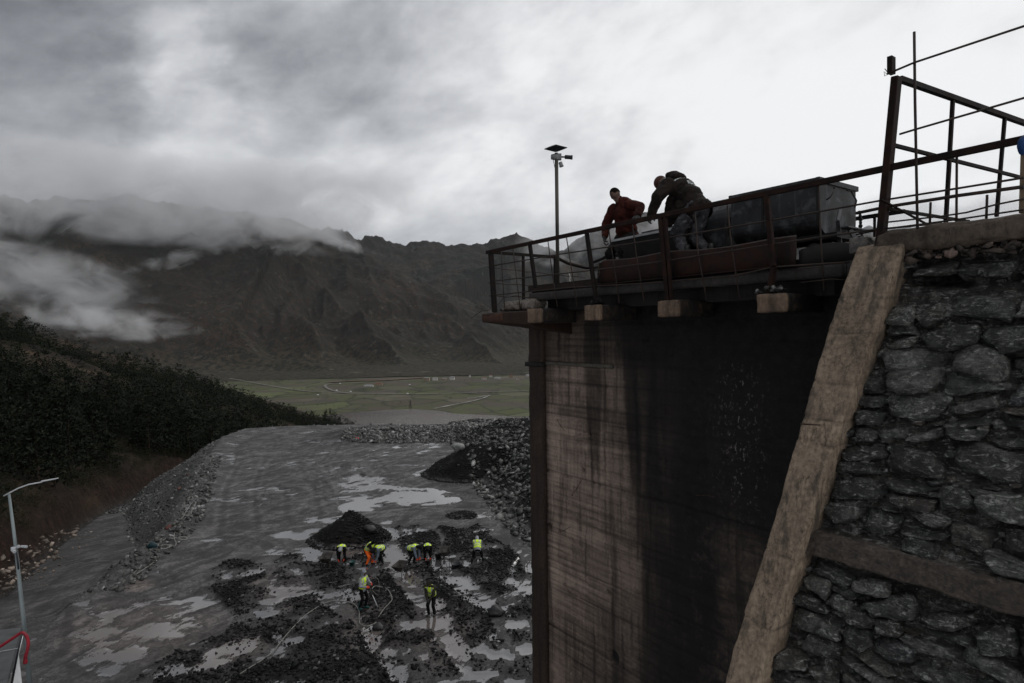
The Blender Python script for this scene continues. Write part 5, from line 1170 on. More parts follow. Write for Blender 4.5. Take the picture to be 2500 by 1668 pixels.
# flat steel frame piece under the big tub
cf = thing("curved_steel_chute", S(1.6, .2, .8), 'dark curved steel chute end beside the red plate under the wagon', 'steel chute')
mb = MB(); vs = []; N = 10
for i in range(N + 1):
    u = i / N; vs += [S(1.12 - .62 * u, .16 + .1 * u, .76), S(1.12 - .62 * u, .16 + .1 * u, .93 + .05 * math.sin(u * 3.1))]
mb.raw(vs, [(2 * i, 2 * i + 2, 2 * i + 3, 2 * i + 1) for i in range(N)], True); o = mb.build("web", m_tubd, cf); o.modifiers.new("thick", 'SOLIDIFY').thickness = .02

# ================================================================== CAMERA MAST
mast = thing("camera_mast", tuple(Wp(1362, 703, 1.3)), 'tall dark pole with black solar dish and surveillance cameras above the platform', 'camera mast')
b0 = Wp(1362, 703, 1.3); b0.z = O0.z + .86; top = b0 + Vector((-.01, 0, 2.83)); XR = _R.normalized(); 
mb = MB(); mb.tube([b0, b0 + Vector((0, 0, 2.80))], .038, 14); mb.build("pole", pm("mast_paint", (.02, .02, .017), (.075, .07, .055), 3, .55, .7, .2, stretch=(2, 2, .4)), mast)
m_blk = pm("black_plastic", (.006, .007, .009), (.012, .013, .016), 5, .4); m_wht = pm("grey_plastic", (.10, .10, .105), (.17, .17, .175), 5, .45)
mb = MB(); q = Matrix.Rotation(R(-3), 3, 'Y') @ Matrix.Rotation(R(45), 3, 'Z'); c0 = top + Vector((0, 0, .06))
def dsk(x, y, z): return c0 + q @ Vector((x, y, z))
vs = [dsk(x, y, 0) for x, y in ((-.17, -.17), (.17, -.17), (.17, .17), (-.17, .17))] + [dsk(x, y, .012) for x, y in ((-.17, -.17), (.17, -.17), (.17, .17), (-.17, .17))] + [dsk(x, y, -.05) for x, y in ((-.06, -.05), (.06, -.05), (.06, .05), (-.06, .05))] + [dsk(x, y, .05) for x, y in ((-.10, -.07), (.10, -.07), (.10, .07), (-.10, .07))]
mb.raw(vs, [(0, 1, 9, 8), (1, 2, 10, 9), (2, 3, 11, 10), (3, 0, 8, 11), (8, 9, 10, 11)][0:5] + [(4, 12, 13, 5), (5, 13, 14, 6), (6, 14, 15, 7), (7, 15, 12, 4), (12, 15, 14, 13), (0, 4, 5, 1), (1, 5, 6, 2), (2, 6, 7, 3), (3, 7, 4, 0)]); mb.build("dish", m_blk, mast, bevel=.004)
zc = top.z - .11
mb = MB(); mb.lathe(Vector((b0.x, b0.y, zc)) - XR * .03, [(.01, -.085), (.05, -.08), (.062, -.03), (.062, .03), (.05, .06), (.01, .065)], 14, axis=XR); mb.box(Vector((b0.x, b0.y, zc)) + XR * .05, (.10, .09, .12)); mb.build("junction_box", m_wht, mast)
def camera(mb, c, d, L, r):
    d = Vector(d).normalized(); mb.lathe(c, [(r * .8, 0), (r, .01), (r, L), (r * 1.12, L + .01), (r * 1.12, L + .04), (r * .9, L + .04)], 12, axis=d); return mb
mb = MB(); cc = Vector((b0.x, b0.y, zc)) + XR * .10; mb.tube([cc, cc + XR * .07], .017, 8); camera(mb, cc + XR * .07, XR + Vector((0, 0, -.06)), .12, .042); mb.build("surveillance_camera", m_blk, mast)
mb = MB(); cc = Vector((b0.x, b0.y, zc - .11)) + XR * .055; camera(mb, cc - _F * .02 + XR * .02, Vector((0, 0, -1)) + XR * .3, .06, .04); mb.build("surveillance_camera", m_wht, mast)
mb = MB(); p = Vector((b0.x, b0.y, zc)) - XR * .045; mb.tube([p, p + Vector((-.02, 0, -.08)), p + Vector((0, 0, -.17)), p + Vector((.01, 0, -.22))], .006, 5); mb.build("cable", m_blk, mast)

# ================================================================== ODDS AND ENDS ON THE PLATFORM
def lump(name, px, py, s, size, mat, label, cat, seed, sub=3, amp=.35, group=None, hz=None):
    c = Wp(px, py, s); v, f = ico_v(sub); v = v * np.array(size)
    q = fbm(v[:, 0] * 14 + seed, v[:, 2] * 14 + v[:, 1] * 9, 4, seed) - .5; v = v * (1 + q[:, None] * amp * 2)
    o = link(name, mesh_np(name, v, f, True), mat); o.location = c; o.rotation_euler = (0, 0, GA); return tag(o, label, cat, group)
m_bag = pm("black_bag", (.006, .007, .010), (.014, .016, .022), 8, .35, bump=.01); m_grybag = pm("grey_sack", (.05, .052, .056), (.13, .135, .14), 9, .6, bump=.01)
lump("rubbish_bag", 1396, 699, .75, (.10, .10, .085), m_bag, 'small black plastic bag on the deck by the mast', 'bag', 3)
lump("coil_of_cable", 1437, 698, .8, (.19, .14, .085), m_grybag, 'grey bundled sack slumped behind the second railing post', 'sack', 5)
mb = MB(); wl(mb, [(1388, 665), (1392, 675), (1391, 685), (1396, 692), (1402, 702)], .6, .006, 4); o = mb.build("white_cord", pm("white_cord", (.45, .45, .45), (.6, .6, .6), 5, .7), None); tag(o, 'thin white cord rising from the black bag', 'cord')
r_ = np.random.default_rng(9)
for (px, py, s0, n, spread, nm, lb) in ((1885, 712, .05, 36, .16, "ore_heap", 'small heap of shiny black ore on the rightmost bracket'), (1460, 742, .0, 22, .10, "ore_heap", 'few chips of black ore on the bracket below the second post')):
    c = Wp(px, py, s0); P_ = np.array([c + UD * r_.normal(0, spread * .55) + ND * r_.normal(0, .05) + Vector((0, 0, abs(r_.normal(0, .03)))) for _ in range(n)])
    P_[:, 2] = np.maximum(O0.z + .43, np.minimum(P_[:, 2], O0.z + .50)); scatter(nm, P_[:, 0], P_[:, 1], .018 + .04 * r_.random(n), m_scree if n > 30 else m_ore, lb, 'ore', 0, zs=P_[:, 2], tilt=2)
for i, (px0, px1, y0, h) in enumerate([(1234, 1272, 745, .20), (1277, 1306, 742, .20)]):
    ta = tsh(Wp(px0, y0, .12))[0]; tb = tsh(Wp(px1, y0, .12))[0]
    bt = thing("broken_kerb_block", S((ta + tb) / 2, .2, .42), ['pebbly broken concrete block nearest the end post', 'second pebbly concrete block, against the deck edge'][i], 'concrete block', 'broken blocks at the platform corner')
    w_, f_, _ = rough_box(tb, ta, .05, .40, .425, .60 + .015 * i, .015, .03, 14, 60 + i, .06); link_world("block", w_, f_, concrete("pebbly_concrete", (0.05, 0.04, 0.033), (0.24, 0.21, 0.18), (0.04, 0.03, 0.02), False, 0, .3), bt)
c = Wp(1245, 755, .1); n = 70; P_ = np.array([S(7.25 - .55 * r_.random(), .02 + .3 * r_.random(), .43 + .03 * r_.random()) for _ in range(n)])
scatter("rubble_crumbs", P_[:, 0], P_[:, 1], .015 + .035 * r_.random(n), rock_mat("brown_crumbs", [(0, (.015, .009, .006)), (.6, (.05, .03, .02)), (1, (.16, .11, .07))], .8), 'brown rubble crumbs on the corner slab', 'rubble', 0, zs=P_[:, 2], tilt=2)
mb = MB(); mb.tube([Wp(1150, 777, -.1), Wp(1175, 760, -.08), Wp(1195, 757, -.06)], .006, 4); mb.tube([Wp(1215, 745, .1), Wp(1230, 727, .1), Wp(1260, 722, .1), Wp(1290, 728, .1)], .006, 4); o = mb.build("bent_rebar", m_rod); tag(o, 'bent reinforcing wires sticking out of the corner slab', 'wire')
# ================================================================== PEOPLE
def prim_capsule(a, b, ra, rb, n=14, rings=5):
    a = np.array(a, float); b = np.array(b, float); d = b - a; L = np.linalg.norm(d)
    d = d / L if L > 1e-6 else np.array([0, 0, 1.0]); t = np.array([0, 0, 1.0]) if abs(d[2]) < .9 else np.array([1.0, 0, 0])
    x = np.cross(d, t); x /= np.linalg.norm(x); y = np.cross(d, x); prof = []
    for k in range(rings + 1): th = math.pi / 2 * (1 - k / rings); prof.append((a - d * ra * math.sin(th), ra * math.cos(th)))
    for k in range(rings + 1): th = math.pi / 2 * k / rings; prof.append((b + d * rb * math.sin(th), rb * math.cos(th)))
    vs = []; 
    for c, r in prof:
        r = max(r, 1e-4)
        for j in range(n): an = 2 * math.pi * j / n; vs.append(c + (x * math.cos(an) + y * math.sin(an)) * r)
    m = len(prof); fs = [(i * n + j, i * n + (j + 1) % n, (i + 1) * n + (j + 1) % n, (i + 1) * n + j) for i in range(m - 1) for j in range(n)]
    fs += [tuple(range(n))[::-1], tuple((m - 1) * n + j for j in range(n))]; return vs, fs
_e3 = ico_v(3)
def prim_ell(c, r, M=None):
    v = _e3[0] * np.array(r)
    if M is not None: v = v @ np.array(M).T
    return v + np.array(c), [tuple(q) for q in _e3[1]]
def solid(prims, voxel, smooth=2, clip=None, wr=None):
    """one continuous skin over overlapping rounded forms"""
    V = []; Fc = []; b = 0
    for v, f in prims:
        V += [tuple(p) for p in v]; Fc += [tuple(i + b for i in q) for q in f]; b += len(v)
    me = bpy.data.meshes.new("tmp"); me.from_pydata(V, [], Fc)
    bm = bmesh.new(); bm.from_mesh(me); bmesh.ops.recalc_face_normals(bm, faces=bm.faces); bm.to_mesh(me); bm.free()
    o = bpy.data.objects.new("tmp", me); C.objects.link(o)
    m = o.modifiers.new("r", 'REMESH'); m.mode = 'VOXEL'; m.voxel_size = voxel; m.use_smooth_shade = True
    if smooth: s = o.modifiers.new("s", 'SMOOTH'); s.factor = .5; s.iterations = smooth
    dg = bpy.context.evaluated_depsgraph_get(); dg.update()
    nm = bpy.data.meshes.new_from_object(o.evaluated_get(dg)); bpy.data.objects.remove(o); bpy.data.meshes.remove(me)
    if clip is not None or wr is not None:
        bm = bmesh.new(); bm.from_mesh(nm)
        if clip is not None:
            kill = [v for v in bm.verts if not clip(v.co)]; bmesh.ops.delete(bm, geom=kill, context='VERTS')
        if wr:
            bm.normal_update(); amp, fq = wr; co = np.array([v.co[:] for v in bm.verts])
            if len(co):
                q = fbm(co[:, 0] * fq + co[:, 1] * fq * .6, co[:, 2] * fq * 1.6 + co[:, 1] * fq, 4, 77, .55, True) - .6
                for v, k in zip(bm.verts, q): v.co += v.normal * float(k) * amp
        bm.to_mesh(nm); bm.free()
    nm.polygons.foreach_set('use_smooth', [True] * len(nm.polygons)); return nm
def V3(*a): return np.array(a, float)
def nrm(v): return v / (np.linalg.norm(v) + 1e-9)
def ik(a, c, l1, l2, pole):
    d = c - a; L = np.linalg.norm(d); L2 = min(L, (l1 + l2) * .999); dn = nrm(d); c = a + dn * L2
    x = (l1 * l1 - l2 * l2 + L2 * L2) / (2 * L2); h = math.sqrt(max(l1 * l1 - x * x, 0)); p = pole - dn * np.dot(pole, dn)
    return a + dn * x + nrm(p) * h, c
def hand_prims(w, d, palm_n, curl, side, k=1.0, grow=0.0):
    """palm and five unequal fingers; w wrist, d direction of the fingers, palm_n towards the palm side"""
    d = nrm(d); n_ = nrm(palm_n - d * np.dot(palm_n, d)); s_ = np.cross(d, n_) * side; P_ = []
    pc = w + d * .045 * k; P_.append(prim_ell(pc, (.046 * k + grow, .040 * k + grow, .017 * k + grow), np.stack([d, s_, n_], 1)))
    for j, (off, L) in enumerate(((.030, .070), (.010, .080), (-.010, .074), (-.029, .058))):
        p = w + d * .078 * k + s_ * off * k; dd = d.copy(); l = L * k / 2.6
        for q in range(3):
            an = curl * (.55 + .25 * q) + .06 * j; dd = nrm(dd * math.cos(an) + n_ * math.sin(an)); p2 = p + dd * l * (1.05 - .12 * q)
            P_.append(prim_capsule(p, p2, (.0092 - .0008 * q) * k + grow, (.0088 - .0010 * q) * k + grow, 8, 3)); p = p2
    p = w + d * .025 * k + s_ * .030 * k; dd = nrm(d * .55 + s_ * .75 + n_ * .35)
    for q in range(2): p2 = p + dd * .034 * k; P_.append(prim_capsule(p, p2, .0115 * k + grow, .0100 * k + grow, 8, 3)); p = p2; dd = nrm(dd + d * .5 + n_ * (.3 + curl * .5))
    return P_
m_skin = pm("skin", (.055, .030, .021), (.095, .054, .038), 9, .55, bump=.002); m_hair = pm("dark_hair", (.003, .0025, .002), (.008, .006, .005), 40, .9, spec=.05)
m_eye = pm("eye", (.01, .01, .01), (.02, .02, .02), 5, .3)
def cloth(name, a, b, c3=None, rough=.9, sc=6, streak=None): return pm(name, a, b, sc, rough, spec=.08, bump=.006, bscale=sc * 3, c3=c3, streak=streak)
m_hiviz = cloth("hi_vis_yellow", (.42, .58, .03), (.66, .85, .07), rough=.6); m_band = pm("reflective_band", (.20, .22, .22), (.42, .45, .44), 9, .35)
m_bandd = pm("dark_band", (.03, .035, .02), (.06, .07, .04), 9, .6)
m_blackc = cloth("black_cloth", (.003, .003, .0035), (.010, .010, .011), rough=.9); m_greyc = cloth("grey_hoodie", (.13, .135, .145), (.27, .28, .30)); m_blueg = cloth("blue_grey_jacket", (.07, .085, .11), (.15, .18, .22))
m_olive = cloth("dark_olive", (.014, .013, .010), (.035, .032, .024)); m_orange = cloth("orange_trousers", (.62, .085, .012), (.95, .17, .03), rough=.6); m_glove = pm("orange_glove", (.42, .035, .012), (.65, .07, .02), 20, .5); m_gloved = pm("dark_glove", (.02, .02, .02), (.05, .05, .048), 20, .7)
m_boot = pm("rubber_boot", (.006, .006, .006), (.014, .014, .013), 9, .4); m_boott = pm("teal_boot", (.004, .03, .03), (.01, .06, .055), 9, .4)

def person(base, label, face, pelvis, chest, neck, head, hands, feet, group=None, H=1.74, palm=None, hunch=0.0, hip_w=.085, sh_w=.185, vox=.011,
           top=None, topname='jacket', long_top=True, trousers=None, vest=None, hood=None, hair=None, cap=None, gloves=None, boots=None, elbow=None, knee=None, look=None, curl=.5, wr=.012, bare_face=True, vband=2, bulk=1.0, armk=1.0):
    """all joints in the person's frame: x forward, y to the person's left, z up; base in world, face = heading angle"""
    th = thing("person", base, label, 'person', group, face)
    k = H / 1.74; pelvis, chest, neck, head = [V3(*p) for p in (pelvis, chest, neck, head)]
    up_t = nrm(neck - pelvis); lat = V3(0, 1, 0); fw = nrm(np.cross(lat, up_t))
    look = nrm(V3(*(look or (1, 0, -.2)))); hup = nrm(head - neck); hl = nrm(np.cross(hup, look)); look = nrm(np.cross(hl, hup)) if abs(np.dot(hup, look)) < .95 else look
    HM = np.stack([look, hl, hup], 1)
    mid = pelvis * .5 + chest * .5 - fw * hunch * .5
    body = [prim_ell(pelvis + up_t * .03, (.105 * k, .150 * k, .12 * k), np.stack([fw, lat, up_t], 1)), prim_ell(mid, (.095 * k, .135 * k, .14 * k), np.stack([fw, lat, up_t], 1)), prim_ell(chest, (.110 * k, .160 * k, .15 * k), np.stack([fw, lat, up_t], 1)),
            prim_capsule(neck - up_t * .02, neck * .5 + head * .5, .058 * k, .052 * k)]
    hc = head
    body += [prim_ell(hc + hup * .025 * k, (.094 * k, .076 * k, .100 * k), HM), prim_ell(hc - hup * .055 * k + look * .018 * k, (.070 * k, .055 * k, .070 * k), HM),
             prim_ell(hc + look * .097 * k - hup * .022 * k, (.016 * k, .012 * k, .022 * k), HM), prim_ell(hc + look * .082 * k + hup * .018 * k, (.016, .050 * k, .010), HM), prim_ell(hc + look * .082 * k - hup * .062 * k, (.013, .024, .009), HM),
             prim_ell(hc + look * .072 * k - hup * .100 * k, (.018, .022, .016), HM)]
    for sg in (1, -1): body.append(prim_ell(hc + hl * sg * .077 * k - look * .008, (.017, .009, .028), HM))
    sl = []; tp = [prim_ell(pelvis + up_t * .06, (.145 * bulk, .185 * bulk, .14), np.stack([fw, lat, up_t], 1)), prim_ell(mid - fw * hunch * .2, (.145 * bulk, .185 * bulk, .17), np.stack([fw, lat, up_t], 1)), prim_ell(chest - fw * .01, (.150 * bulk, .205 * bulk, .17), np.stack([fw, lat, up_t], 1)),
                   prim_capsule(neck - up_t * .03, neck + hup * .02, .085, .070)]
    sh = []; gl = []; tr_ = [prim_ell(pelvis, (.125 * bulk, .170 * bulk, .13), np.stack([fw, lat, up_t], 1))]; bt_ = []; hands_ = []
    for i, sg in enumerate((1, -1)):
        s0 = chest + up_t * .115 * k + lat * sg * sh_w * k + fw * .01; hnd = V3(*hands[i]); pole = V3(*(elbow[i] if elbow else (-.5, sg * .6, -.6)))
        e0, w0 = ik(s0, hnd, .285 * k, .255 * k, pole); sh.append(s0)
        body += [prim_capsule(chest + up_t * .09 * k + lat * sg * .09 * k, s0, .06 * k, .052 * k), prim_capsule(s0, e0, .048 * k, .038 * k), prim_capsule(e0, w0, .038 * k, .026 * k)]
        fd = nrm(w0 - e0); pn = V3(*(palm[i] if palm else (0, -sg, -.3))); hp = hand_prims(w0, fd, pn, curl, -sg, k); body += hp
        tp += [prim_capsule(chest + up_t * .08 * k + lat * sg * .08 * k, s0, .095 * bulk, .080 * bulk)]; sl += [prim_capsule(s0, e0, .080 * bulk * armk, .068 * bulk * armk), prim_capsule(e0, w0 - fd * .01, .068 * bulk * armk, .048 * bulk * armk)]
        if gloves: gl.append(hand_prims(w0, fd, pn, curl, -sg, k, .0045) + [prim_capsule(w0 - fd * .05, w0 + fd * .02, .040, .036)])
        h0 = pelvis + lat * sg * hip_w * k - up_t * .03; f0 = V3(*feet[i]); an = f0 + V3(0, 0, .085 * k); kp = V3(*(knee[i] if knee else (1, sg * .1, 0)))
        k0, an = ik(h0, an, .425 * k, .42 * k, kp); toe = nrm(V3(1, sg * .18, 0))
        body += [prim_capsule(h0, k0, .078 * k, .052 * k), prim_capsule(k0, an, .052 * k, .036 * k), prim_capsule(an - V3(0, 0, .04), an - V3(0, 0, .045) + toe * .13, .038, .030)]
        tr_ += [prim_capsule(h0, k0, .105 * bulk, .078 * bulk), prim_capsule(k0, an + V3(0, 0, .02), .076 * bulk, .060 * bulk)]
        bt_.append([prim_capsule(an + V3(0, 0, .15), an - V3(0, 0, .02), .062, .052), prim_capsule(an - V3(.03, 0, .045), an - V3(0, 0, .050) + toe * .15, .048, .042)])
    # body: one continuous skin
    link("body", solid(body, vox, 2), m_skin, th)
    if trousers: link("trousers", solid(tr_, .014, 2, None, (wr * 1.2, 9)), trousers, th)
    jk = tp + sl; cutz = None
    if long_top: jk.append(prim_ell(pelvis - up_t * .08, (.150 * bulk, .190 * bulk, .15), np.stack([fw, lat, up_t], 1)))
    if top: link(topname, solid(jk, .014, 2, (lambda c: np.dot(np.array(c) - pelvis, up_t) > -.17 or abs(c[1]) > .26), (wr, 8)), top, th)
    if vest is not None:
        vp = [(v if not isinstance(v, list) else v, f) for v, f in tp]; c_v = chest
        def grow(pr, g):
            v = np.array(pr[0]); c = v.mean(0); d = v - c; return (c + d * (1 + g / (np.linalg.norm(d, axis=1, keepdims=True) + 1e-6)), pr[1])
        vb = [grow(p, .018) for p in tp[:3]] + [grow(p, .016) for p in tp[4:]]
        f_ = lambda c: (lambda r: -.04 < np.dot(r, up_t) and np.dot(r, up_t) < np.dot(sh[0] - pelvis, up_t) + .05 and abs(r[1]) < sh_w * k + .02 and not (np.dot(r, fw) > .02 and abs(r[1]) < .035 and False))(np.array(c) - pelvis)
        vm = solid(vb, .014, 2, f_, (wr * .5, 8)); vo = link("vest", vm, [vest, m_band, m_bandd], th)
        Lt = np.dot(sh[0] - pelvis, up_t); mi = []
        for p in vm.polygons:
            r = np.array(p.center) - pelvis; z = np.dot(r, up_t) / Lt; b_ = 0
            for zb in ((.22, .50) if vband == 2 else (.35,)):
                if abs(z - zb) < .050: b_ = 1
                elif abs(z - zb) < .068: b_ = 2
            if z > .5 and abs(abs(r[1]) - .11) < .028: b_ = 1
            mi.append(b_)
        vm.polygons.foreach_set('material_index', mi)
    if hood: link("hood", solid([prim_ell(hc + hup * .02 - look * .012, (.118, .100, .128), HM), prim_capsule(neck - up_t * .02, hc - hup * .05 - look * .03, .098, .09)], .012, 2, lambda c: not (np.dot(np.array(c) - hc, look) > .055 and abs(np.dot(np.array(c) - hc, hl)) < .07 and np.dot(np.array(c) - hc, hup) < .085)), hood, th)
    if hair: link("hair", solid([prim_ell(hc + hup * .032 - look * .012, (.096, .082, .102), HM)], .010, 1, lambda c: (lambda z, x: z > .045 - max(0, -x) * .8 and (z > .055 or x < .05))(np.dot(np.array(c) - hc, hup), np.dot(np.array(c) - hc, look))), hair, th)
    if cap: link("knitted_cap", solid([prim_ell(hc + hup * .036 - look * .006, (.108, .092, .106), HM)], .010, 1, lambda c: np.dot(np.array(c) - hc, hup) > .012 - .25 * max(0, -np.dot(np.array(c) - hc, look))), cap, th)
    for sg in (1, -1): v_, f_e = prim_ell(hc + look * .083 * k + hl * sg * .032 * k + hup * .0, (.010, .013, .008), HM); link("eye", mesh_np("eye", v_, np.array(f_e), True), m_eye, th)
    for g_ in gl: link("glove", solid(g_, .009, 1), gloves, th)
    if boots:
        for b_ in bt_: link("boot", solid(b_, .012, 2), boots, th)
    return th
# ------------------------------------------------------------------ the two men on the platform
_a = math.atan2(-ND.y, -ND.x)
m_redj = cloth("worn_red_jacket", (.018, .006, .0045), (.058, .015, .011), c3=(.016, .006, .005)); m_drkt = cloth("dark_trousers", (.008, .007, .007), (.020, .018, .017)); m_grt = cloth("grimy_work_trousers", (.018, .018, .020), (.060, .060, .066), c3=(.11, .11, .115))
m_jk = cloth("grimy_dark_jacket", (.005, .004, .0035), (.016, .012, .010), c3=(.021, .017, .014))
pr = person(tuple(S(4.53, .80, .862)), 'man in a grubby red work jacket looking down by the railing', _a, (-.06, 0, .80), (.04, .01, 1.12), (.11, .0, 1.33), (.185, -.02, 1.415), [(.28, .56, .97), (.20, -.27, .76)], [(.02, .17, 0), (.0, -.20, 0)],
            H=1.74, top=m_redj, trousers=m_drkt, hair=m_hair, gloves=m_gloved, boots=m_boot, look=(1, .05, -.7), elbow=[(-.3, .8, .2), (-.3, -1, -.2)], palm=[(.2, -.2, -1), (0, 1, 0)], curl=.75, wr=.022, bulk=1.10, armk=1.05)
link("collar", solid([prim_ell((.03, 0, 1.33), (.105, .125, .07)), prim_ell((-.03, 0, 1.31), (.09, .13, .08))], .011, 2, None, (.02, 10)), m_redj, pr)
_a2 = math.atan2(UD.y, UD.x)
pd_ = person(tuple(S(2.96, .66, .975)), 'man in a long dark work jacket and brown knitted cap bending over the railing', _a2, (0, 0, .84), (.27, 0, 1.13), (.43, 0, 1.26), (.62, .02, 1.31), [(.46, .46, .76), (.62, -.10, .72)], [(.10, .11, 0), (-.16, -.12, 0)],
             H=1.80, top=m_jk, trousers=m_grt, cap=pm("brown_knit", (.030, .011, .007), (.075, .028, .018), 30, .85, bump=.004), gloves=m_gloved, boots=m_boot, look=(.75, .1, -.75), elbow=[(-.3, .5, .3), (-.3, -.6, .2)], palm=[(0, .3, -1), (0, 0, -1)], curl=.8, wr=.024, hunch=.04, bulk=1.24, armk=1.12)
jk = [c for c in pd_.children if c.name.startswith('jacket')][0]; me = jk.data; me.materials.append(m_band)
up_t = nrm(V3(.43, 0, .42)); fw = V3(up_t[2], 0, -up_t[0]); mi = []
for p in me.polygons:
    r = np.array(p.center) - V3(0, 0, .84); z = np.dot(r, up_t); f = np.dot(r, fw); y = r[1]
    arc = .47 - .55 * (y - .02) ** 2
    mi.append(1 if f < 0 and abs(z - arc) < .013 and abs(y) < .20 else (1 if f < 0 and .30 < z < .335 and -.14 < y < .06 and vnoise(np.array(z * 90.), np.array(y * 90.), 3) > .45 else (1 if f < 0 and abs(z - .36 + .8 * (y + .04) ** 2) < .008 and -.15 < y < .07 else 0)))
me.polygons.foreach_set('material_index', mi)
link("hood", solid([prim_ell((.42, 0, 1.385), (.12, .12, .07)), prim_ell((.34, 0, 1.33), (.13, .14, .08))], .012, 2, None, (.02, 9)), m_jk, pd_)
link("jacket_skirt", solid([prim_capsule((.34, .10, .98), (.46, .16, .62), .11, .045), prim_capsule((.16, .15, .84), (.36, .17, .64), .12, .06), prim_ell((.12, .02, .84), (.22, .22, .16)), prim_capsule((.30, -.05, .98), (.40, -.05, .70), .12, .05)], .014, 2, None, (.03, 8)), m_jk, pd_)
mb = MB(); sbox(mb, 2.62, 3.7, .40, .92, .845, .97); o = mb.build("footboard_box", m_tubd); tag(o, 'low dark steel box under the boots of the bending man', 'steel box')
hk = thing("steel_hook", tuple(S(4.72, .60, 1.6)), 'short bent steel hook in the hand of the man in red', 'hook')
c = pr.matrix_world if False else None; hpt = Vector(pr.location) + Matrix.Rotation(_a, 3, 'Z') @ Vector((.23, -.26, .74))
mb = MB(); mb.tube([hpt + Vector((0, 0, .10)), hpt, hpt - Vector((0, 0, .10)), hpt - Vector((0, 0, .14)) - UD * .05, hpt - Vector((0, 0, .12)) - UD * .10], .011, 6); mb.build("bar", m_rod, hk)

# ------------------------------------------------------------------ pickers in the yard
def bent(b, x0=-.12, z0=.80, back=.17):
    pl_ = V3(x0, 0, z0); d = V3(math.sin(b), 0, math.cos(b)); d2 = V3(math.sin(b + .35), 0, math.cos(b + .35))
    return [tuple(pl_), tuple(pl_ + d * .33), tuple(pl_ + d * .53), tuple(pl_ + d * .53 + d2 * back)]
def yw(px, py): p = at_z(px, py, 0); return (p.x, p.y, max(float(gz(p.x, p.y)), -.05))
G_ = 'workers sorting ore in the yard'
W_ = []
b = bent(1.35); W_.append(person(yw(836, 1372), 'worker in a hi-vis vest bent double over the ore, left of the orange trousers', R(-85), *b, [(.42, .16, .20), (.45, -.12, .16)], [(.05, .17, 0), (-.02, -.17, 0)], G_, top=m_blackc, vest=m_hiviz, trousers=m_blackc, hood=m_greyc, gloves=m_glove, boots=m_boot, look=(.5, 0, -1)))
b = bent(.75); W_.append(person(yw(902, 1377), 'worker in bright orange trousers and hi-vis vest leaning over the ore', R(-30), *b, [(.50, .16, .72), (.52, -.12, .66)], [(.05, .15, 0), (-.05, -.15, 0)], G_, top=m_blackc, vest=m_hiviz, trousers=m_orange, hood=m_blackc, gloves=m_gloved, boots=m_boot, look=(.8, 0, -.8)))
b = bent(1.45); W_.append(person(yw(930, 1374), 'worker in a hi-vis vest stooping beside the one in orange trousers', R(-125), *b, [(.45, .12, .22), (.40, -.18, .12)], [(.05, .17, 0), (-.05, -.15, 0)], G_, top=m_blueg, vest=m_hiviz, trousers=m_blackc, hood=m_blackc, gloves=m_glove, boots=m_boot, look=(.4, 0, -1)))
b = bent(1.30); W_.append(person(yw(1005, 1374), 'stooping worker with blue-grey sleeves under the hi-vis vest, facing right', R(-28), *b, [(.44, .14, .22), (.46, -.12, .20)], [(.05, .15, 0), (-.08, -.15, 0)], G_, top=m_blueg, vest=m_hiviz, trousers=m_blackc, hood=m_blackc, gloves=m_glove, boots=m_boot, look=(.5, 0, -1)))
b = bent(1.40); W_.append(person(yw(1044, 1369), 'small stooping worker facing the camera between the buckets', R(-80), *b, [(.42, .14, .26), (.44, -.12, .20)], [(.0, .16, 0), (-.05, -.16, 0)], G_, H=1.66, top=m_blackc, vest=m_hiviz, trousers=m_blackc, hood=m_blackc, gloves=m_glove, boots=m_boot, look=(.5, 0, -1)))
b = bent(1.0, -.10, .80); W_.append(person(yw(1166, 1372), 'worker farthest right, back turned, feet apart on the dark ore', R(95), *b, [(.45, .17, .50), (.45, -.17, .50)], [(.0, .30, 0), (-.02, -.30, 0)], G_, top=m_greyc, vest=m_hiviz, trousers=m_blackc, hood=m_greyc, boots=m_boot, look=(.6, 0, -1)))
W_.append(person(yw(886, 1490), 'standing worker in a grey hood and hi-vis vest holding the hose', R(-25), (0, 0, .92), (.02, 0, 1.24), (.04, 0, 1.45), (.09, 0, 1.57), [(.34, .16, 1.10), (.28, -.10, 1.02)], [(.05, .12, 0), (-.08, -.12, 0)], G_, top=m_greyc, topname='hoodie', vest=m_hiviz, trousers=m_blackc, hood=m_greyc, gloves=m_glove, boots=m_boott, look=(1, 0, -.45), bulk=.92))
b = bent(.42, -.06, .88); W_.append(person(yw(1054, 1500), 'dark-clothed worker with an open hi-vis vest, head bowed, at the front', R(-105), *b, [(.34, .05, .84), (.34, -.05, .82)], [(.0, .13, 0), (.02, -.13, 0)], G_, top=m_olive, vest=m_hiviz, trousers=m_blackc, cap=m_olive, gloves=m_gloved, boots=m_boot, look=(.5, 0, -1)))

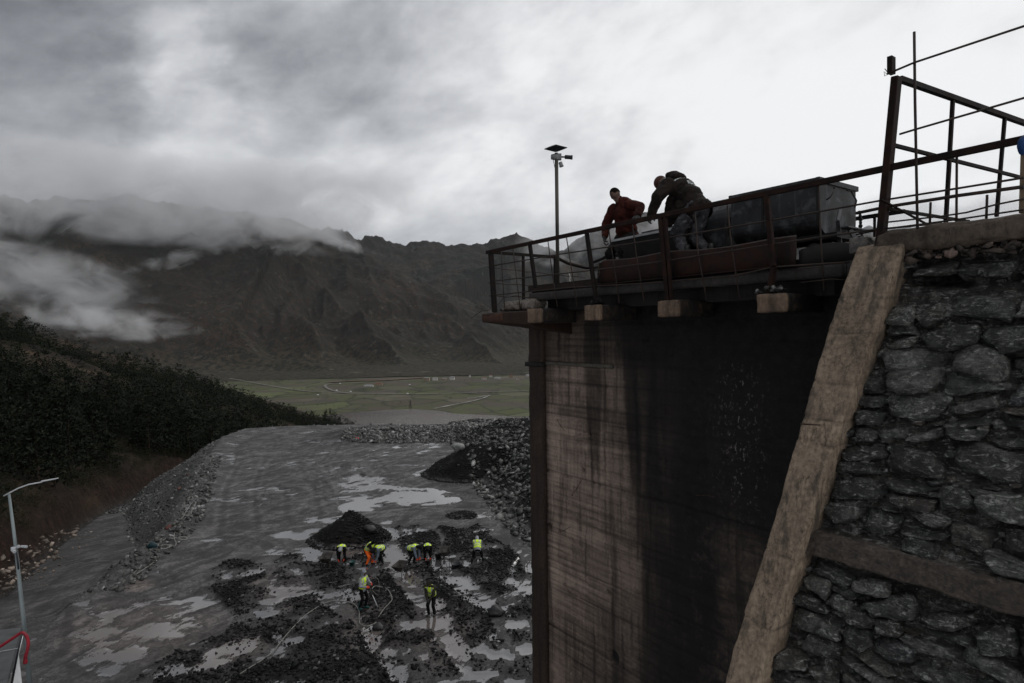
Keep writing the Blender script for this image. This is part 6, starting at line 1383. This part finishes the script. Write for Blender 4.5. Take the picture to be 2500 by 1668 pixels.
# ================================================================== THINGS IN THE YARD
m_barrow = pm("muddy_steel", (.014, .012, .011), (.055, .048, .042), 5, .6, .5, .3, .004); m_tyre = pm("rubber", (.008, .008, .008), (.016, .016, .016), 9, .7)
def wheelbarrow(px, py, rz, label, tilt=0):
    b = yw(px, py); th = thing("wheelbarrow", b, label, 'wheelbarrow', 'wheelbarrows among the ore', rz); L = Vector(b)
    Rm = Matrix.Rotation(rz, 3, 'Z'); g = lambda x, y, z: L + Rm @ Vector((x, y, z))
    mb = MB(); t_ = [(-.38, -.20, .62), (.34, -.16, .60), (.34, .16, .60), (-.38, .20, .62)]; bt = [(-.22, -.13, .38), (.18, -.11, .38), (.18, .11, .38), (-.22, .13, .38)]; rm = [(-.42, -.31, .66), (.44, -.27, .70), (.44, .27, .70), (-.42, .31, .66)]
    def pan(off): return [g(*p) + Vector((0, 0, off)) for p in bt], [g(*p) + Vector((0, 0, off)) for p in rm]
    a, r = pan(0); a2 = [p + Vector((0, 0, .012)) for p in a]; cen = (r[0] + r[2]) / 2; r2 = [p + (cen - p).normalized() * .014 for p in r]
    vs = a + r + a2 + r2; fs = [(3, 2, 1, 0), (8, 9, 10, 11)]
    for i in range(4): j = (i + 1) % 4; fs += [(i, j, 4 + j, 4 + i), (8 + j, 8 + i, 12 + i, 12 + j), (4 + i, 4 + j, 12 + j, 12 + i)]
    mb.raw(vs, fs); mb.build("tray", m_barrow, th)
    for s in (1, -1):
        mb = MB(); mb.tube([g(.62, .05 * s, .22), g(.2, .14 * s, .36), g(-.3, .20 * s, .40), g(-.78, .27 * s, .62)], .016, 6); mb.build("handle", m_barrow, th)
        mb = MB(); mb.tube([g(-.28, .20 * s, .40), g(-.34, .22 * s, .0)], .016, 6); mb.build("leg", m_barrow, th)
    mb = MB(); mb.tube([g(-.33, .21, .14), g(-.33, -.21, .14)], .012, 6); mb.build("crossbar", m_barrow, th)
    mb = MB(); ax = Rm @ Vector((0, 1, 0)); mb.lathe(g(.66, 0, .19), [(.05, -.04), (.16, -.045), (.19, -.02), (.19, .02), (.16, .045), (.05, .04)], 16, axis=ax); mb.build("wheel", m_tyre, th)
    return th
wheelbarrow(798, 1394, R(95), 'wheelbarrow standing in the puddle left of the stooping workers')
wheelbarrow(978, 1408, R(75), 'wheelbarrow nearest the hose man, parked in the water channel')
wheelbarrow(1086, 1370, R(100), 'wheelbarrow on the dark ore between the workers and the far right one')
def bucket(px, py, mat, label, r0=.13, h=.24, handle=True):
    b = yw(px, py); th = thing("bucket", b, label, 'bucket', 'buckets for the ore'); L = Vector(b)
    mb = MB(); mb.lathe(L, [(r0 * .72, 0), (r0, h), (r0 * 1.06, h), (r0 * 1.06, h - .02), (r0 * .98, h - .02)][:3] + [(r0 * .95, h), (r0 * .68, .02)], 16); mb.build("tub", mat, th)
    if handle: mb = MB(); mb.tube([L + Vector((r0 * math.cos(a), .02, h + r0 * .8 * math.sin(a))) for a in [math.pi * k / 10 for k in range(11)]], .006, 5); mb.build("handle", m_barrow, th)
bucket(860, 1379, pm("teal_plastic", (.004, .035, .032), (.008, .06, .055), 5, .4), 'teal bucket by the leftmost stooping worker', .17, .22)
bucket(1046, 1376, pm("grey_bucket", (.03, .03, .032), (.06, .06, .062), 5, .5), 'grey bucket in front of the small stooping worker')
bucket(1070, 1363, m_blk, 'black tub between the small stooping worker and the wheelbarrow', .19, .34, False)
bucket(1113, 1386, m_blk, 'wide black tub standing in the puddle below the wheelbarrow', .24, .26, False)
def boulder(px, py, r, label, seed, mat=None, name="boulder", cat='boulder', z=0):
    p = yw(px, py); v, f = ico_v(3); q = fbm(v[:, 0] * 1.6 + seed, v[:, 2] * 1.6 + v[:, 1], 5, seed) - .5; v = v * np.array([1.2, .9, .7]) * r * (1 + q[:, None] * .9)
    o = link(name, mesh_np(name, v, f, False), mat or m_orebig); o.location = (p[0], p[1], p[2] + r * .35 + z); return tag(o, label, cat)
m_orebig = pm("black_rock", (.005, .005, .005), (.020, .019, .019), 7, .45, bump=.01)
boulder(902, 1322, .35, 'black boulder at the water edge behind the orange trousers', 4)
boulder(1210, 1498, .34, 'black boulder right of the wide puddle near the pier', 9); boulder(924, 1533, .22, 'lone black lump below the loop of the hose', 13)
boulder(1120, 1168, .45, 'pale grey boulder lodged on the large ore pile', 15, pm("pale_rock", (.14, .14, .135), (.24, .24, .23), 5, .8), z=1.6)
def hose(pts, r, mat, label, z=.05, name="hose", cat='hose', zfun=None, n=8, group=None):
    P_ = []
    for q in pts:
        zz = q[2] if len(q) > 2 else 0; p = at_z(q[0], q[1], zz); gzz = float(gz(p.x, p.y)) if len(q) < 3 else zz
        if len(q) < 3: p = at_z(q[0], q[1], gzz)
        P_.append(Vector((p.x, p.y, max(gzz, -.04) + z if len(q) < 3 else zz)))
    S_ = cr_spline(P_, n); mb = MB(); mb.tube(S_, r, 6); o = mb.build(name, mat, None, P_[0]); return tag(o, label, cat, group)
m_hose = pm("grey_hose", (.08, .08, .072), (.16, .16, .14), 6, .5)
hose([(520, 1690), (600, 1640), (660, 1600), (700, 1553), (735, 1515), (757, 1497), (798, 1474), (830, 1471), (862, 1477), (876, 1494), (877, 1516), (880, 1527), (897, 1532), (918, 1523), (925, 1508), (938, 1489), (952, 1474), (957, 1466), (952, 1450), (944, 1440), (930, 1436), (915, 1434), (908, 1441)], .024, m_hose, 'long grey hose looping round the standing worker')
hm = W_[6]; hp = Vector(hm.location) + Matrix.Rotation(hm.rotation_euler[2], 3, 'Z') @ Vector((.30, .03, 1.07))
th = thing("spray_lance", tuple(hp), 'thin spray lance and hose held by the standing worker', 'lance')
e1 = at_z(922, 1484, .0); mb = MB(); mb.tube([hp + (hp - e1).normalized() * .2, hp, hp + (e1 - hp) * .42], .013, 6); mb.build("lance", m_hose, th)
mb = MB(); mb.tube(cr_spline([hp + Vector((0, 0, .0)), hp + Vector((.15, 0, .28)), hp + Vector((.42, .05, .20)), hp + Vector((.38, .2, -.5)), at_z(908, 1441, .05)], 6), .014, 6); mb.build("feed_hose", m_hose, th)
mb = MB(); mb.tube([hp + (e1 - hp) * .42, hp + (e1 - hp) * .7, e1], [.012, .025, .04], 6); mb.build("water_jet", pm("spray", (.35, .36, .37), (.5, .5, .5), 9, .4), th)
# bank litter
m_cord = pm("pale_hose", (.11, .11, .10), (.24, .24, .22), 6, .6)
hose([(475, 1205), (455, 1222), (440, 1240), (425, 1258), (440, 1270), (455, 1250), (470, 1228), (478, 1232), (470, 1245), (458, 1262), (455, 1248), (450, 1232), (462, 1222), (477, 1228), (470, 1240), (447, 1275), (438, 1290), (428, 1300), (425, 1315), (430, 1328), (428, 1335)], .022, m_cord, 'tangled pale hose lying down the rubble bank')
hose([(398, 1322), (410, 1314), (420, 1312), (412, 1320), (425, 1316), (438, 1314), (450, 1312), (457, 1318), (448, 1320), (436, 1318)], .022, m_cord, 'short curled pale hose above the teal bundle on the bank')
hose([(390, 1338), (398, 1333), (410, 1333), (414, 1338), (402, 1342), (392, 1340)], .022, m_cord, 'small loop of pale hose beside the teal bundle')
hose([(335, 1380), (345, 1382), (340, 1390), (330, 1398), (318, 1410), (330, 1406), (350, 1393), (365, 1383), (375, 1375)], .020, m_cord, 'pale hose end hooked over the foot of the bank')
m_redp = pm("red_cloth", (.03, .008, .006), (.07, .016, .011), 9, .8)
def heap_thing(px, py, size, mat, label, cat, seed, name):
    p = yw(px, py); v, f = ico_v(3); v = v * np.array(size); q = fbm(v[:, 0] * 4 + seed, v[:, 1] * 4 + v[:, 2] * 5, 4, seed) - .5; v = v * (1 + q[:, None] * 1.1)
    o = link(name, mesh_np(name, v, f, True), mat); o.location = (p[0], p[1], p[2] + size[2] * .5); o.rotation_euler = (0, 0, seed); return tag(o, label, cat)
heap_thing(374, 1350, (.26, .20, .22), pm("teal_tarp", (.003, .014, .018), (.007, .032, .04), 5, .5), 'dark teal bundle lying on the rubble bank', 'bundle', 3, "teal_bundle")
heap_thing(412, 1302, (.40, .12, .08), m_redp, 'dull red cloth on the bank between the hoses', 'cloth', 5, "red_cloth"); heap_thing(462, 1158, (.42, .15, .10), m_redp, 'dull red sacking high on the bank', 'sacking', 8, "red_sacking")
heap_thing(438, 1192, (.35, .14, .08), pm("brown_cloth", (.04, .015, .01), (.09, .04, .025), 9, .8), 'brown cloth half way up the bank', 'cloth', 2, "brown_cloth"); heap_thing(872, 1077, (.22, .16, .14), pm("bright_red", (.30, .02, .02), (.5, .04, .04), 5, .6), 'small bright red object among the rocks of the far berm', 'object', 6, "red_object")
boulder(1016, 1418 - 318, .1, 'loose grey stone on the far mud', 21, m_scree) if False else None

# ------------------------------------------------------------------ street lamp, bottom left
m_galv = pm("galvanised_steel", (.11, .13, .135), (.20, .23, .235), 3, .45, .6, .3, stretch=(1, 1, .3)); m_pl = pm("pale_lamp_metal", (.26, .27, .28), (.38, .39, .40), 4, .4, .4)
LD = 13.0
def lp(px, py, d=LD): return at_y(px, py, d)
lamp = thing("street_lamp", tuple(lp(76, 1700)), 'grey street lamp with a curved arm and white security camera', 'street lamp')
mb = MB(); mb.tube([lp(22, 1206), lp(39, 1340), lp(57, 1510), lp(76, 1700)], .025, 12, r2=.048); mb.build("pole", m_galv, lamp)
mb = MB(); mb.tube([lp(9, 1211), lp(22, 1204), lp(45, 1192), lp(70, 1183), lp(103, 1177)], .014, 8); mb.build("arm", m_pl, lamp)
mb = MB(); h0 = lp(102, 1174); h1 = lp(139, 1168); dr = (h1 - h0); sd_ = _F.cross(dr).normalized(); fo = Vector(_F) * .07
mb.hexa([h0 - fo * .5 - sd_ * .004, h0 + fo * .5 - sd_ * .004, h1 + fo * .8 - sd_ * .004, h1 - fo * .8 - sd_ * .004, h0 - fo * .5 + sd_ * .022, h0 + fo * .5 + sd_ * .022, h1 + fo * .8 + sd_ * .012, h1 - fo * .8 + sd_ * .012]); mb.build("lamp_head", m_pl, lamp, bevel=.004)
cm = lp(38, 1336); mb = MB(); mb.lathe(cm - _F * .05 + Vector((0, 0, -.02)), [(.045, -.04), (.05, -.03), (.05, .03), (.045, .04)], 12, axis=(0, 0, 1)); mb.box(cm + _R * .06 + Vector((0, 0, .01)), (.05, .05, .05)); camera(mb, lp(52, 1334), _R + Vector((0, 0, -.08)), .08, .026); camera(mb, lp(38, 1340) - _F * .05, _R * .7 + Vector((0, 0, -.4)) - _F * .6, .05, .03); mb.build("security_camera", m_pl, lamp)
mb = MB(); mb.tube([lp(40, 1346, 12.94), lp(43, 1370, 12.94), lp(45, 1390, 12.94)], .016, 6); mb.build("cable", m_blk, lamp)
# red hose over the pole, roof corner, white flashing
RD = 12.6
m_redh = pm("red_hose", (.16, .006, .014), (.28, .014, .025), 5, .45)
mb = MB(); mb.tube(cr_spline([lp(-30, 1598, RD), lp(0, 1579, RD), (lp(35, 1556, RD)), lp(50, 1546, RD), lp(58, 1546, RD), lp(66, 1556, RD), lp(69, 1572, RD), lp(66, 1590, RD), lp(62, 1606, RD), lp(62, 1620, RD)], 6), [.030] * 44 + [.034] * 7 + [.040] * 4, 8); o = mb.build("red_hose", m_redh, None, tuple(lp(0, 1579, RD))); tag(o, 'dark red hose looped over the lamp pole above the roof corner', 'hose')
roof = thing("roof_corner", tuple(lp(10, 1668, 12.8)), 'grey sheeted roof corner at the bottom left edge', 'roof')
q = [lp(-200, 1560, 15.5), lp(52, 1532, 15.5), lp(55, 1546, 14.8), lp(10, 1690, 11.5), lp(-260, 1690, 11.5)]
mb = MB(); mb.raw([p for p in q] + [p - Vector((0, 0, .06)) for p in q], [(4, 3, 2, 1, 0), (5, 6, 7, 8, 9)] + [(i, (i + 1) % 5, 5 + (i + 1) % 5, 5 + i) for i in range(5)]); mb.build("sheet", pm("roof_felt", (.035, .038, .038), (.075, .078, .078), 2.5, .6, bump=.01), roof)
mb = MB()
for a_, b_ in (((-60, 1602), (45, 1583)), ((-60, 1632), (38, 1613)), ((-60, 1662), (28, 1645))): mb.tube([lp(a_[0], a_[1], 13.8), lp(b_[0], b_[1], 13.8)], .008, 4)
mb.build("seam", m_pl, roof)
mb = MB(); mb.hexa([lp(28, 1690, 12.3), lp(56, 1690, 12.3), lp(56, 1690, 12.4), lp(28, 1690, 12.4), lp(45, 1598, 12.3), lp(46, 1598, 12.3), lp(46, 1598, 12.4), lp(45, 1598, 12.4)]); mb.tube([lp(45, 1600, 12.3), lp(56, 1553, 12.3)], .008, 4); mb.build("flashing", pm("white_flashing", (.42, .42, .42), (.60, .60, .60), 6, .5, stretch=(1, 1, .3)), roof)
mb = MB(); mb.tube([lp(54, 1552, 12.4), lp(42, 1600, 12.4), lp(24, 1690, 12.4)], .018, 6); mb.build("edge_trim", m_blk, roof)
# ================================================================== FAR HOUSES, PYLONS, CARS
m_hw = pm("whitewash", (.40, .38, .35), (.62, .60, .57), .2, .9); m_ho = pm("ochre_wall", (.20, .15, .10), (.34, .26, .18), .2, .9); m_tile = pm("tile_roof", (.09, .04, .03), (.16, .075, .05), .5, .9); m_win = pm("dark_window", (.008, .008, .01), (.014, .014, .016), 1, .4); m_grf = pm("grey_roof", (.12, .12, .12), (.2, .2, .2), .5, .8)
def house(px, py, wd, hh, dp, wall_m, roof_m, rows, cols, label, rz=0.0, grp='houses at the foot of the mountain'):
    p = at_z(px, py, VZ); th = thing("house", (p.x, p.y, VZ), label, 'house', grp, rz); L = Vector(th.location); Rm = Matrix.Rotation(rz, 3, 'Z'); g = lambda x, y, z: L + Rm @ Vector((x, y, z))
    mb = MB(); mb.hexa([g(x * wd / 2, y * dp / 2, z) for z in (-1, hh) for x, y in ((-1, -1), (1, -1), (1, 1), (-1, 1))]); mb.build("wall", wall_m, th)
    mb = MB(); e = .6; mb.raw([g(-wd / 2 - e, -dp / 2 - e, hh), g(wd / 2 + e, -dp / 2 - e, hh), g(wd / 2 + e, dp / 2 + e, hh), g(-wd / 2 - e, dp / 2 + e, hh), g(-wd / 2 + wd * .15, 0, hh + dp * .25), g(wd / 2 - wd * .15, 0, hh + dp * .25)], [(0, 1, 5, 4), (1, 2, 5), (2, 3, 4, 5), (3, 0, 4), (3, 2, 1, 0)]); mb.build("roof", roof_m, th)
    for r in range(rows):
        for c in range(cols):
            x = -wd / 2 + wd * (c + .5) / cols; z = hh * (r + .45) / rows; w2 = wd / cols * .28; h2 = hh / rows * .28
            mb = MB(); mb.hexa([g(x + a * w2, -dp / 2 + b, z + d * h2) for d in (-1, 1) for a, b in ((-1, -.06), (1, -.06), (1, .1), (-1, .1))]); mb.build("window", m_win, th)
    return th
for (px, py, wd, hh, dp, wm, rm, r, c, lb) in [(1042, 930, 18, 9, 9, m_ho, m_grf, 3, 5, 'ochre apartment block, leftmost of the village row'), (1062, 929, 16, 8, 9, m_hw, m_grf, 3, 4, 'white block second from the left in the village row'),
        (1104, 927, 15, 8.5, 9, m_hw, m_grf, 3, 4, 'white block third in the village row, under the mountain spur'), (1085, 928, 12, 5, 8, m_ho, m_grf, 2, 3, 'low dull block between the two white blocks'),
        (1182, 926, 15, 4, 8, m_hw, m_tile, 1, 4, 'low white house right of the village row'), (1198, 921, 10, 6, 8, m_hw, m_tile, 2, 3, 'small tall white house above the low white house'), (1215, 925, 20, 4, 9, m_hw, m_grf, 1, 5, 'long white farm building in the fields'),
        (1248, 922, 12, 5, 9, m_ho, m_tile, 2, 3, 'house with a red tiled roof near the pier edge'), (1264, 927, 8, 4, 7, m_hw, m_tile, 1, 2, 'tiny white house beside the red roofed one'), (1290, 919, 16, 5, 9, m_hw, m_grf, 2, 4, 'white house last before the pier edge'),
        (1147, 921, 6, 6, 6, m_hw, m_grf, 2, 2, 'narrow white house alone left of the hamlet'), (925, 941, 22, 6, 9, m_ho, m_tile, 2, 6, 'ochre works building beside the loop road'), (900, 944, 26, 2.5, 14, m_hw, m_grf, 1, 5, 'flat white shed in the yard of the loop road')]:
    house(px, py, wd, hh, dp, wm, rm, r, c, lb, random.uniform(-.2, .2))
def vcar(px, py, label, m_):
    p = at_z(px, py, VZ + 2.4); th = thing("parked_car", (p.x, p.y, VZ + 2.2), label, 'car', 'vehicles on the valley roads'); L = Vector(th.location); g = lambda x, y, z: L + Vector((x, y, z))
    mb = MB(); mb.hexa([g(x, y, z) for z in (.4, 1.4) for x, y in ((-2.6, -1), (2.6, -1), (2.6, 1), (-2.6, 1))]); mb.build("body", m_, th, bevel=.2)
    mb = MB(); mb.hexa([g(x * (1 if z < 2 else .8), y, z) for z in (1.4, 2.3) for x, y in ((-1.8, -.9), (1.4, -.9), (1.4, .9), (-1.8, .9))]); mb.build("cabin", m_, th, bevel=.15)
    for x in (-1.6, 1.6):
        for y in (-.95, .95): mb = MB(); mb.lathe(g(x, y, .4), [(.2, -.12), (.4, -.1), (.4, .1), (.2, .12)], 10, axis=(0, 1, 0)); mb.build("wheel", m_tyre, th)
m_cw = pm("white_paint", (.6, .6, .6), (.75, .75, .75), 1, .4)
for px, py, lb in ((776, 965, 'white van at the left end of the valley road'), (822, 954, 'white van parked in the loop road bend'), (856, 957, 'pale van parked beside the valley road'), (995, 962, 'white car driving on the valley road'), (830, 937, 'white car on the upper arm of the loop road'), (1000, 940, 'small white vehicle near the works building')): vcar(px, py, lb, m_cw)
def pylon(px, py, h, label):
    p = at_z(px, py, VZ); th = thing("lattice_pylon", (p.x, p.y, VZ), label, 'pylon', 'pylons in the valley'); L = Vector(th.location); mb = MB()
    for sx in (-1, 1):
        for sy in (-1, 1): mb.tube([L + Vector((sx * 2.2, sy * 2.2, 0)), L + Vector((sx * .4, sy * .4, h))], .18, 4)
    for k in range(7):
        u = k / 7; u2 = (k + 1) / 7; a = 2.2 - 1.8 * u; b = 2.2 - 1.8 * u2
        for s in (-1, 1): mb.tube([L + Vector((-a, s * a, h * u)), L + Vector((b, s * b, h * u2))], .12, 4); mb.tube([L + Vector((a, s * a, h * u)), L + Vector((-b, s * b, h * u2))], .12, 4)
    mb.build("mast", m_steel, th)
    mb = MB(); [mb.bar(L + Vector((-4, 0, h * z)), L + Vector((4, 0, h * z)), .3, .3) for z in (.82, .95)]; mb.build("crossarm", m_steel, th)
pylon(806, 1012, 12, 'small lattice pylon on the lake shore by the hillside'); pylon(1002, 997, 16, 'lattice pylon on the far shore of the lake')
# tree rows between the fields
n = 2600; a = rng.uniform(R(-24), R(8), n); rr_ = rng.uniform(1250, 3000, n) ; x = rr_ * np.sin(a); y = rr_ * np.cos(a)
ok = (np.abs(fbm(x / 160, y / 110, 2, 301) - .5) < .022) | (fbm(x / 120, y / 90, 3, 305) > .66); zz = np.full(ok.sum(), VZ)
place_many(x[ok], y[ok], zz, 4 + 5 * rng.random(ok.sum()), "hedgerows", leaf_mat("hedge", [(0.1, (0.012, 0.013, 0.008)), (1.0, (0.035, 0.035, 0.018))]), 'dark hedges and tree rows between the valley fields', 'hedges')
# ================================================================== LOW CLOUD AND HAZE
def cloud_mat(name, dens, nscale, seed, cover=0.35, amp=6.5, soft=2.0, rate=0.35, shear=(1, 1, 1.5)):
    mt = bpy.data.materials.new(name); mt.use_nodes = True; t = NT(mt.node_tree); t.n.clear()
    tc = t.add('ShaderNodeTexCoord'); g = tc.outputs['Generated']; co = tc.outputs['Object']
    off = t.add('ShaderNodeVectorMath', {0: g, 1: (0.5, 0.5, 0.5)}, operation='SUBTRACT').outputs[0]
    r = t.m('MULTIPLY', t.add('ShaderNodeVectorMath', {0: off}, operation='LENGTH').outputs['Value'], 2.0)
    fall = t.m('SUBTRACT', 1.0, t.m('POWER', r, 1.6), clamp=True)
    n = t.noise(t.mapping(co, loc=(seed * 311.0, seed * 97.0, 0), scale=shear), nscale, 7, 0.60, 0.8)
    d = t.m('ADD', t.m('MULTIPLY', fall, 1.0), t.m('MULTIPLY_ADD', n, amp, -0.5 * amp - cover))
    d = t.m('MULTIPLY', t.m('DIVIDE', d, soft, clamp=True), t.m('MULTIPLY', t.m('MULTIPLY', fall, 3.0, clamp=True), dens))
    pv = t.add('ShaderNodeVolumePrincipled', {'Density': d, 'Color': (0.99, 0.99, 1.0, 1), 'Anisotropy': 0.2})
    t.add('ShaderNodeOutputMaterial', {'Volume': pv.outputs[0]})
    mt.cycles.volume_step_rate = rate; return mt
_iv, _if = ico_v(3)
def cloud(px, py, dist, rx, ry, rz, dens, seed, nscale, tilt, label, **kw):
    c = at_y(px, py, dist)
    me = mesh_np("low_cloud", _iv * np.array([rx, ry, rz]), _if)
    o = link("low_cloud", me, cloud_mat("low_cloud", dens, nscale, seed, **kw))
    o.location = c; o.rotation_euler = (0, R(tilt), 0); tag(o, label, 'cloud', None, 'stuff'); return o
CLOUDS = [  # px, py, dist, rx, ry, rz, density, noise scale, tilt, cover
    (150, 470, 3700, 1700, 800, 330, .0060, .0022, 2, .30, 'grey cloud bank covering the summits on the left'),
    (700, 495, 4200, 1150, 700, 300, .0055, .0024, -3, .35, 'grey cloud bank over the middle summits'),
    (480, 535, 3700, 950, 400, 190, .0075, .0036, 0, .22, 'mist wrapping the upper gullies of the massif'),
    (500, 590, 3900, 900, 300, 110, .0050, .0045, 4, .50, 'torn cloud hanging below the summits'),
    (60, 690, 2900, 640, 420, 230, .0050, .0042, 12, .30, 'bright cloud mass pouring over the hill at the far left'),
    (260, 785, 2550, 400, 220, 90, .0075, .0065, 6, .25, 'tongue of mist reaching right from the left cloud'),
    (400, 640, 3300, 260, 160, 45, .0060, .0090, -14, .35, 'thin streak of mist on the dark slope'),
    (830, 590, 4100, 260, 200, 70, .0080, .0070, 18, .30, 'bright torn cloud edge on the middle ridge'),
    (1390, 590, 5600, 620, 500, 230, .0024, .0034, -10, .30, 'drifting mist round the peak behind the mast'),
    (1750, 540, 6000, 1300, 800, 260, .0035, .0022, 0, .20, 'pale cloud hiding the mountain behind the men'),
    (2350, 530, 5000, 1200, 700, 240, .0035, .0024, 0, .20, 'pale cloud behind the railing at the right')]
for i, (px, py, ds, rx, ry, rz, de, ns, ti, cv, lb) in enumerate(CLOUDS):
    cloud(px, py, ds, rx, ry, rz, de, i + 1, ns, ti, lb, cover=cv)
# ------------------------------------------------------------------ the air of the valley
hz = MB(); hz.hexa([(x, y, z) for z in (-200.0, 1350.0) for x, y in ((-9000, -60), (9000, -60), (9000, 12000), (-9000, 12000))])
mt = bpy.data.materials.new("air"); mt.use_nodes = True; t = NT(mt.node_tree); t.n.clear()
pv = t.add('ShaderNodeVolumePrincipled', {'Density': 0.000008, 'Color': (0.80, 0.90, 1.0, 1), 'Anisotropy': 0.1})
t.add('ShaderNodeOutputMaterial', {'Volume': pv.outputs[0]})
tag(hz.build("haze", mt), 'thin bluish air of the valley', 'haze', kind='stuff')
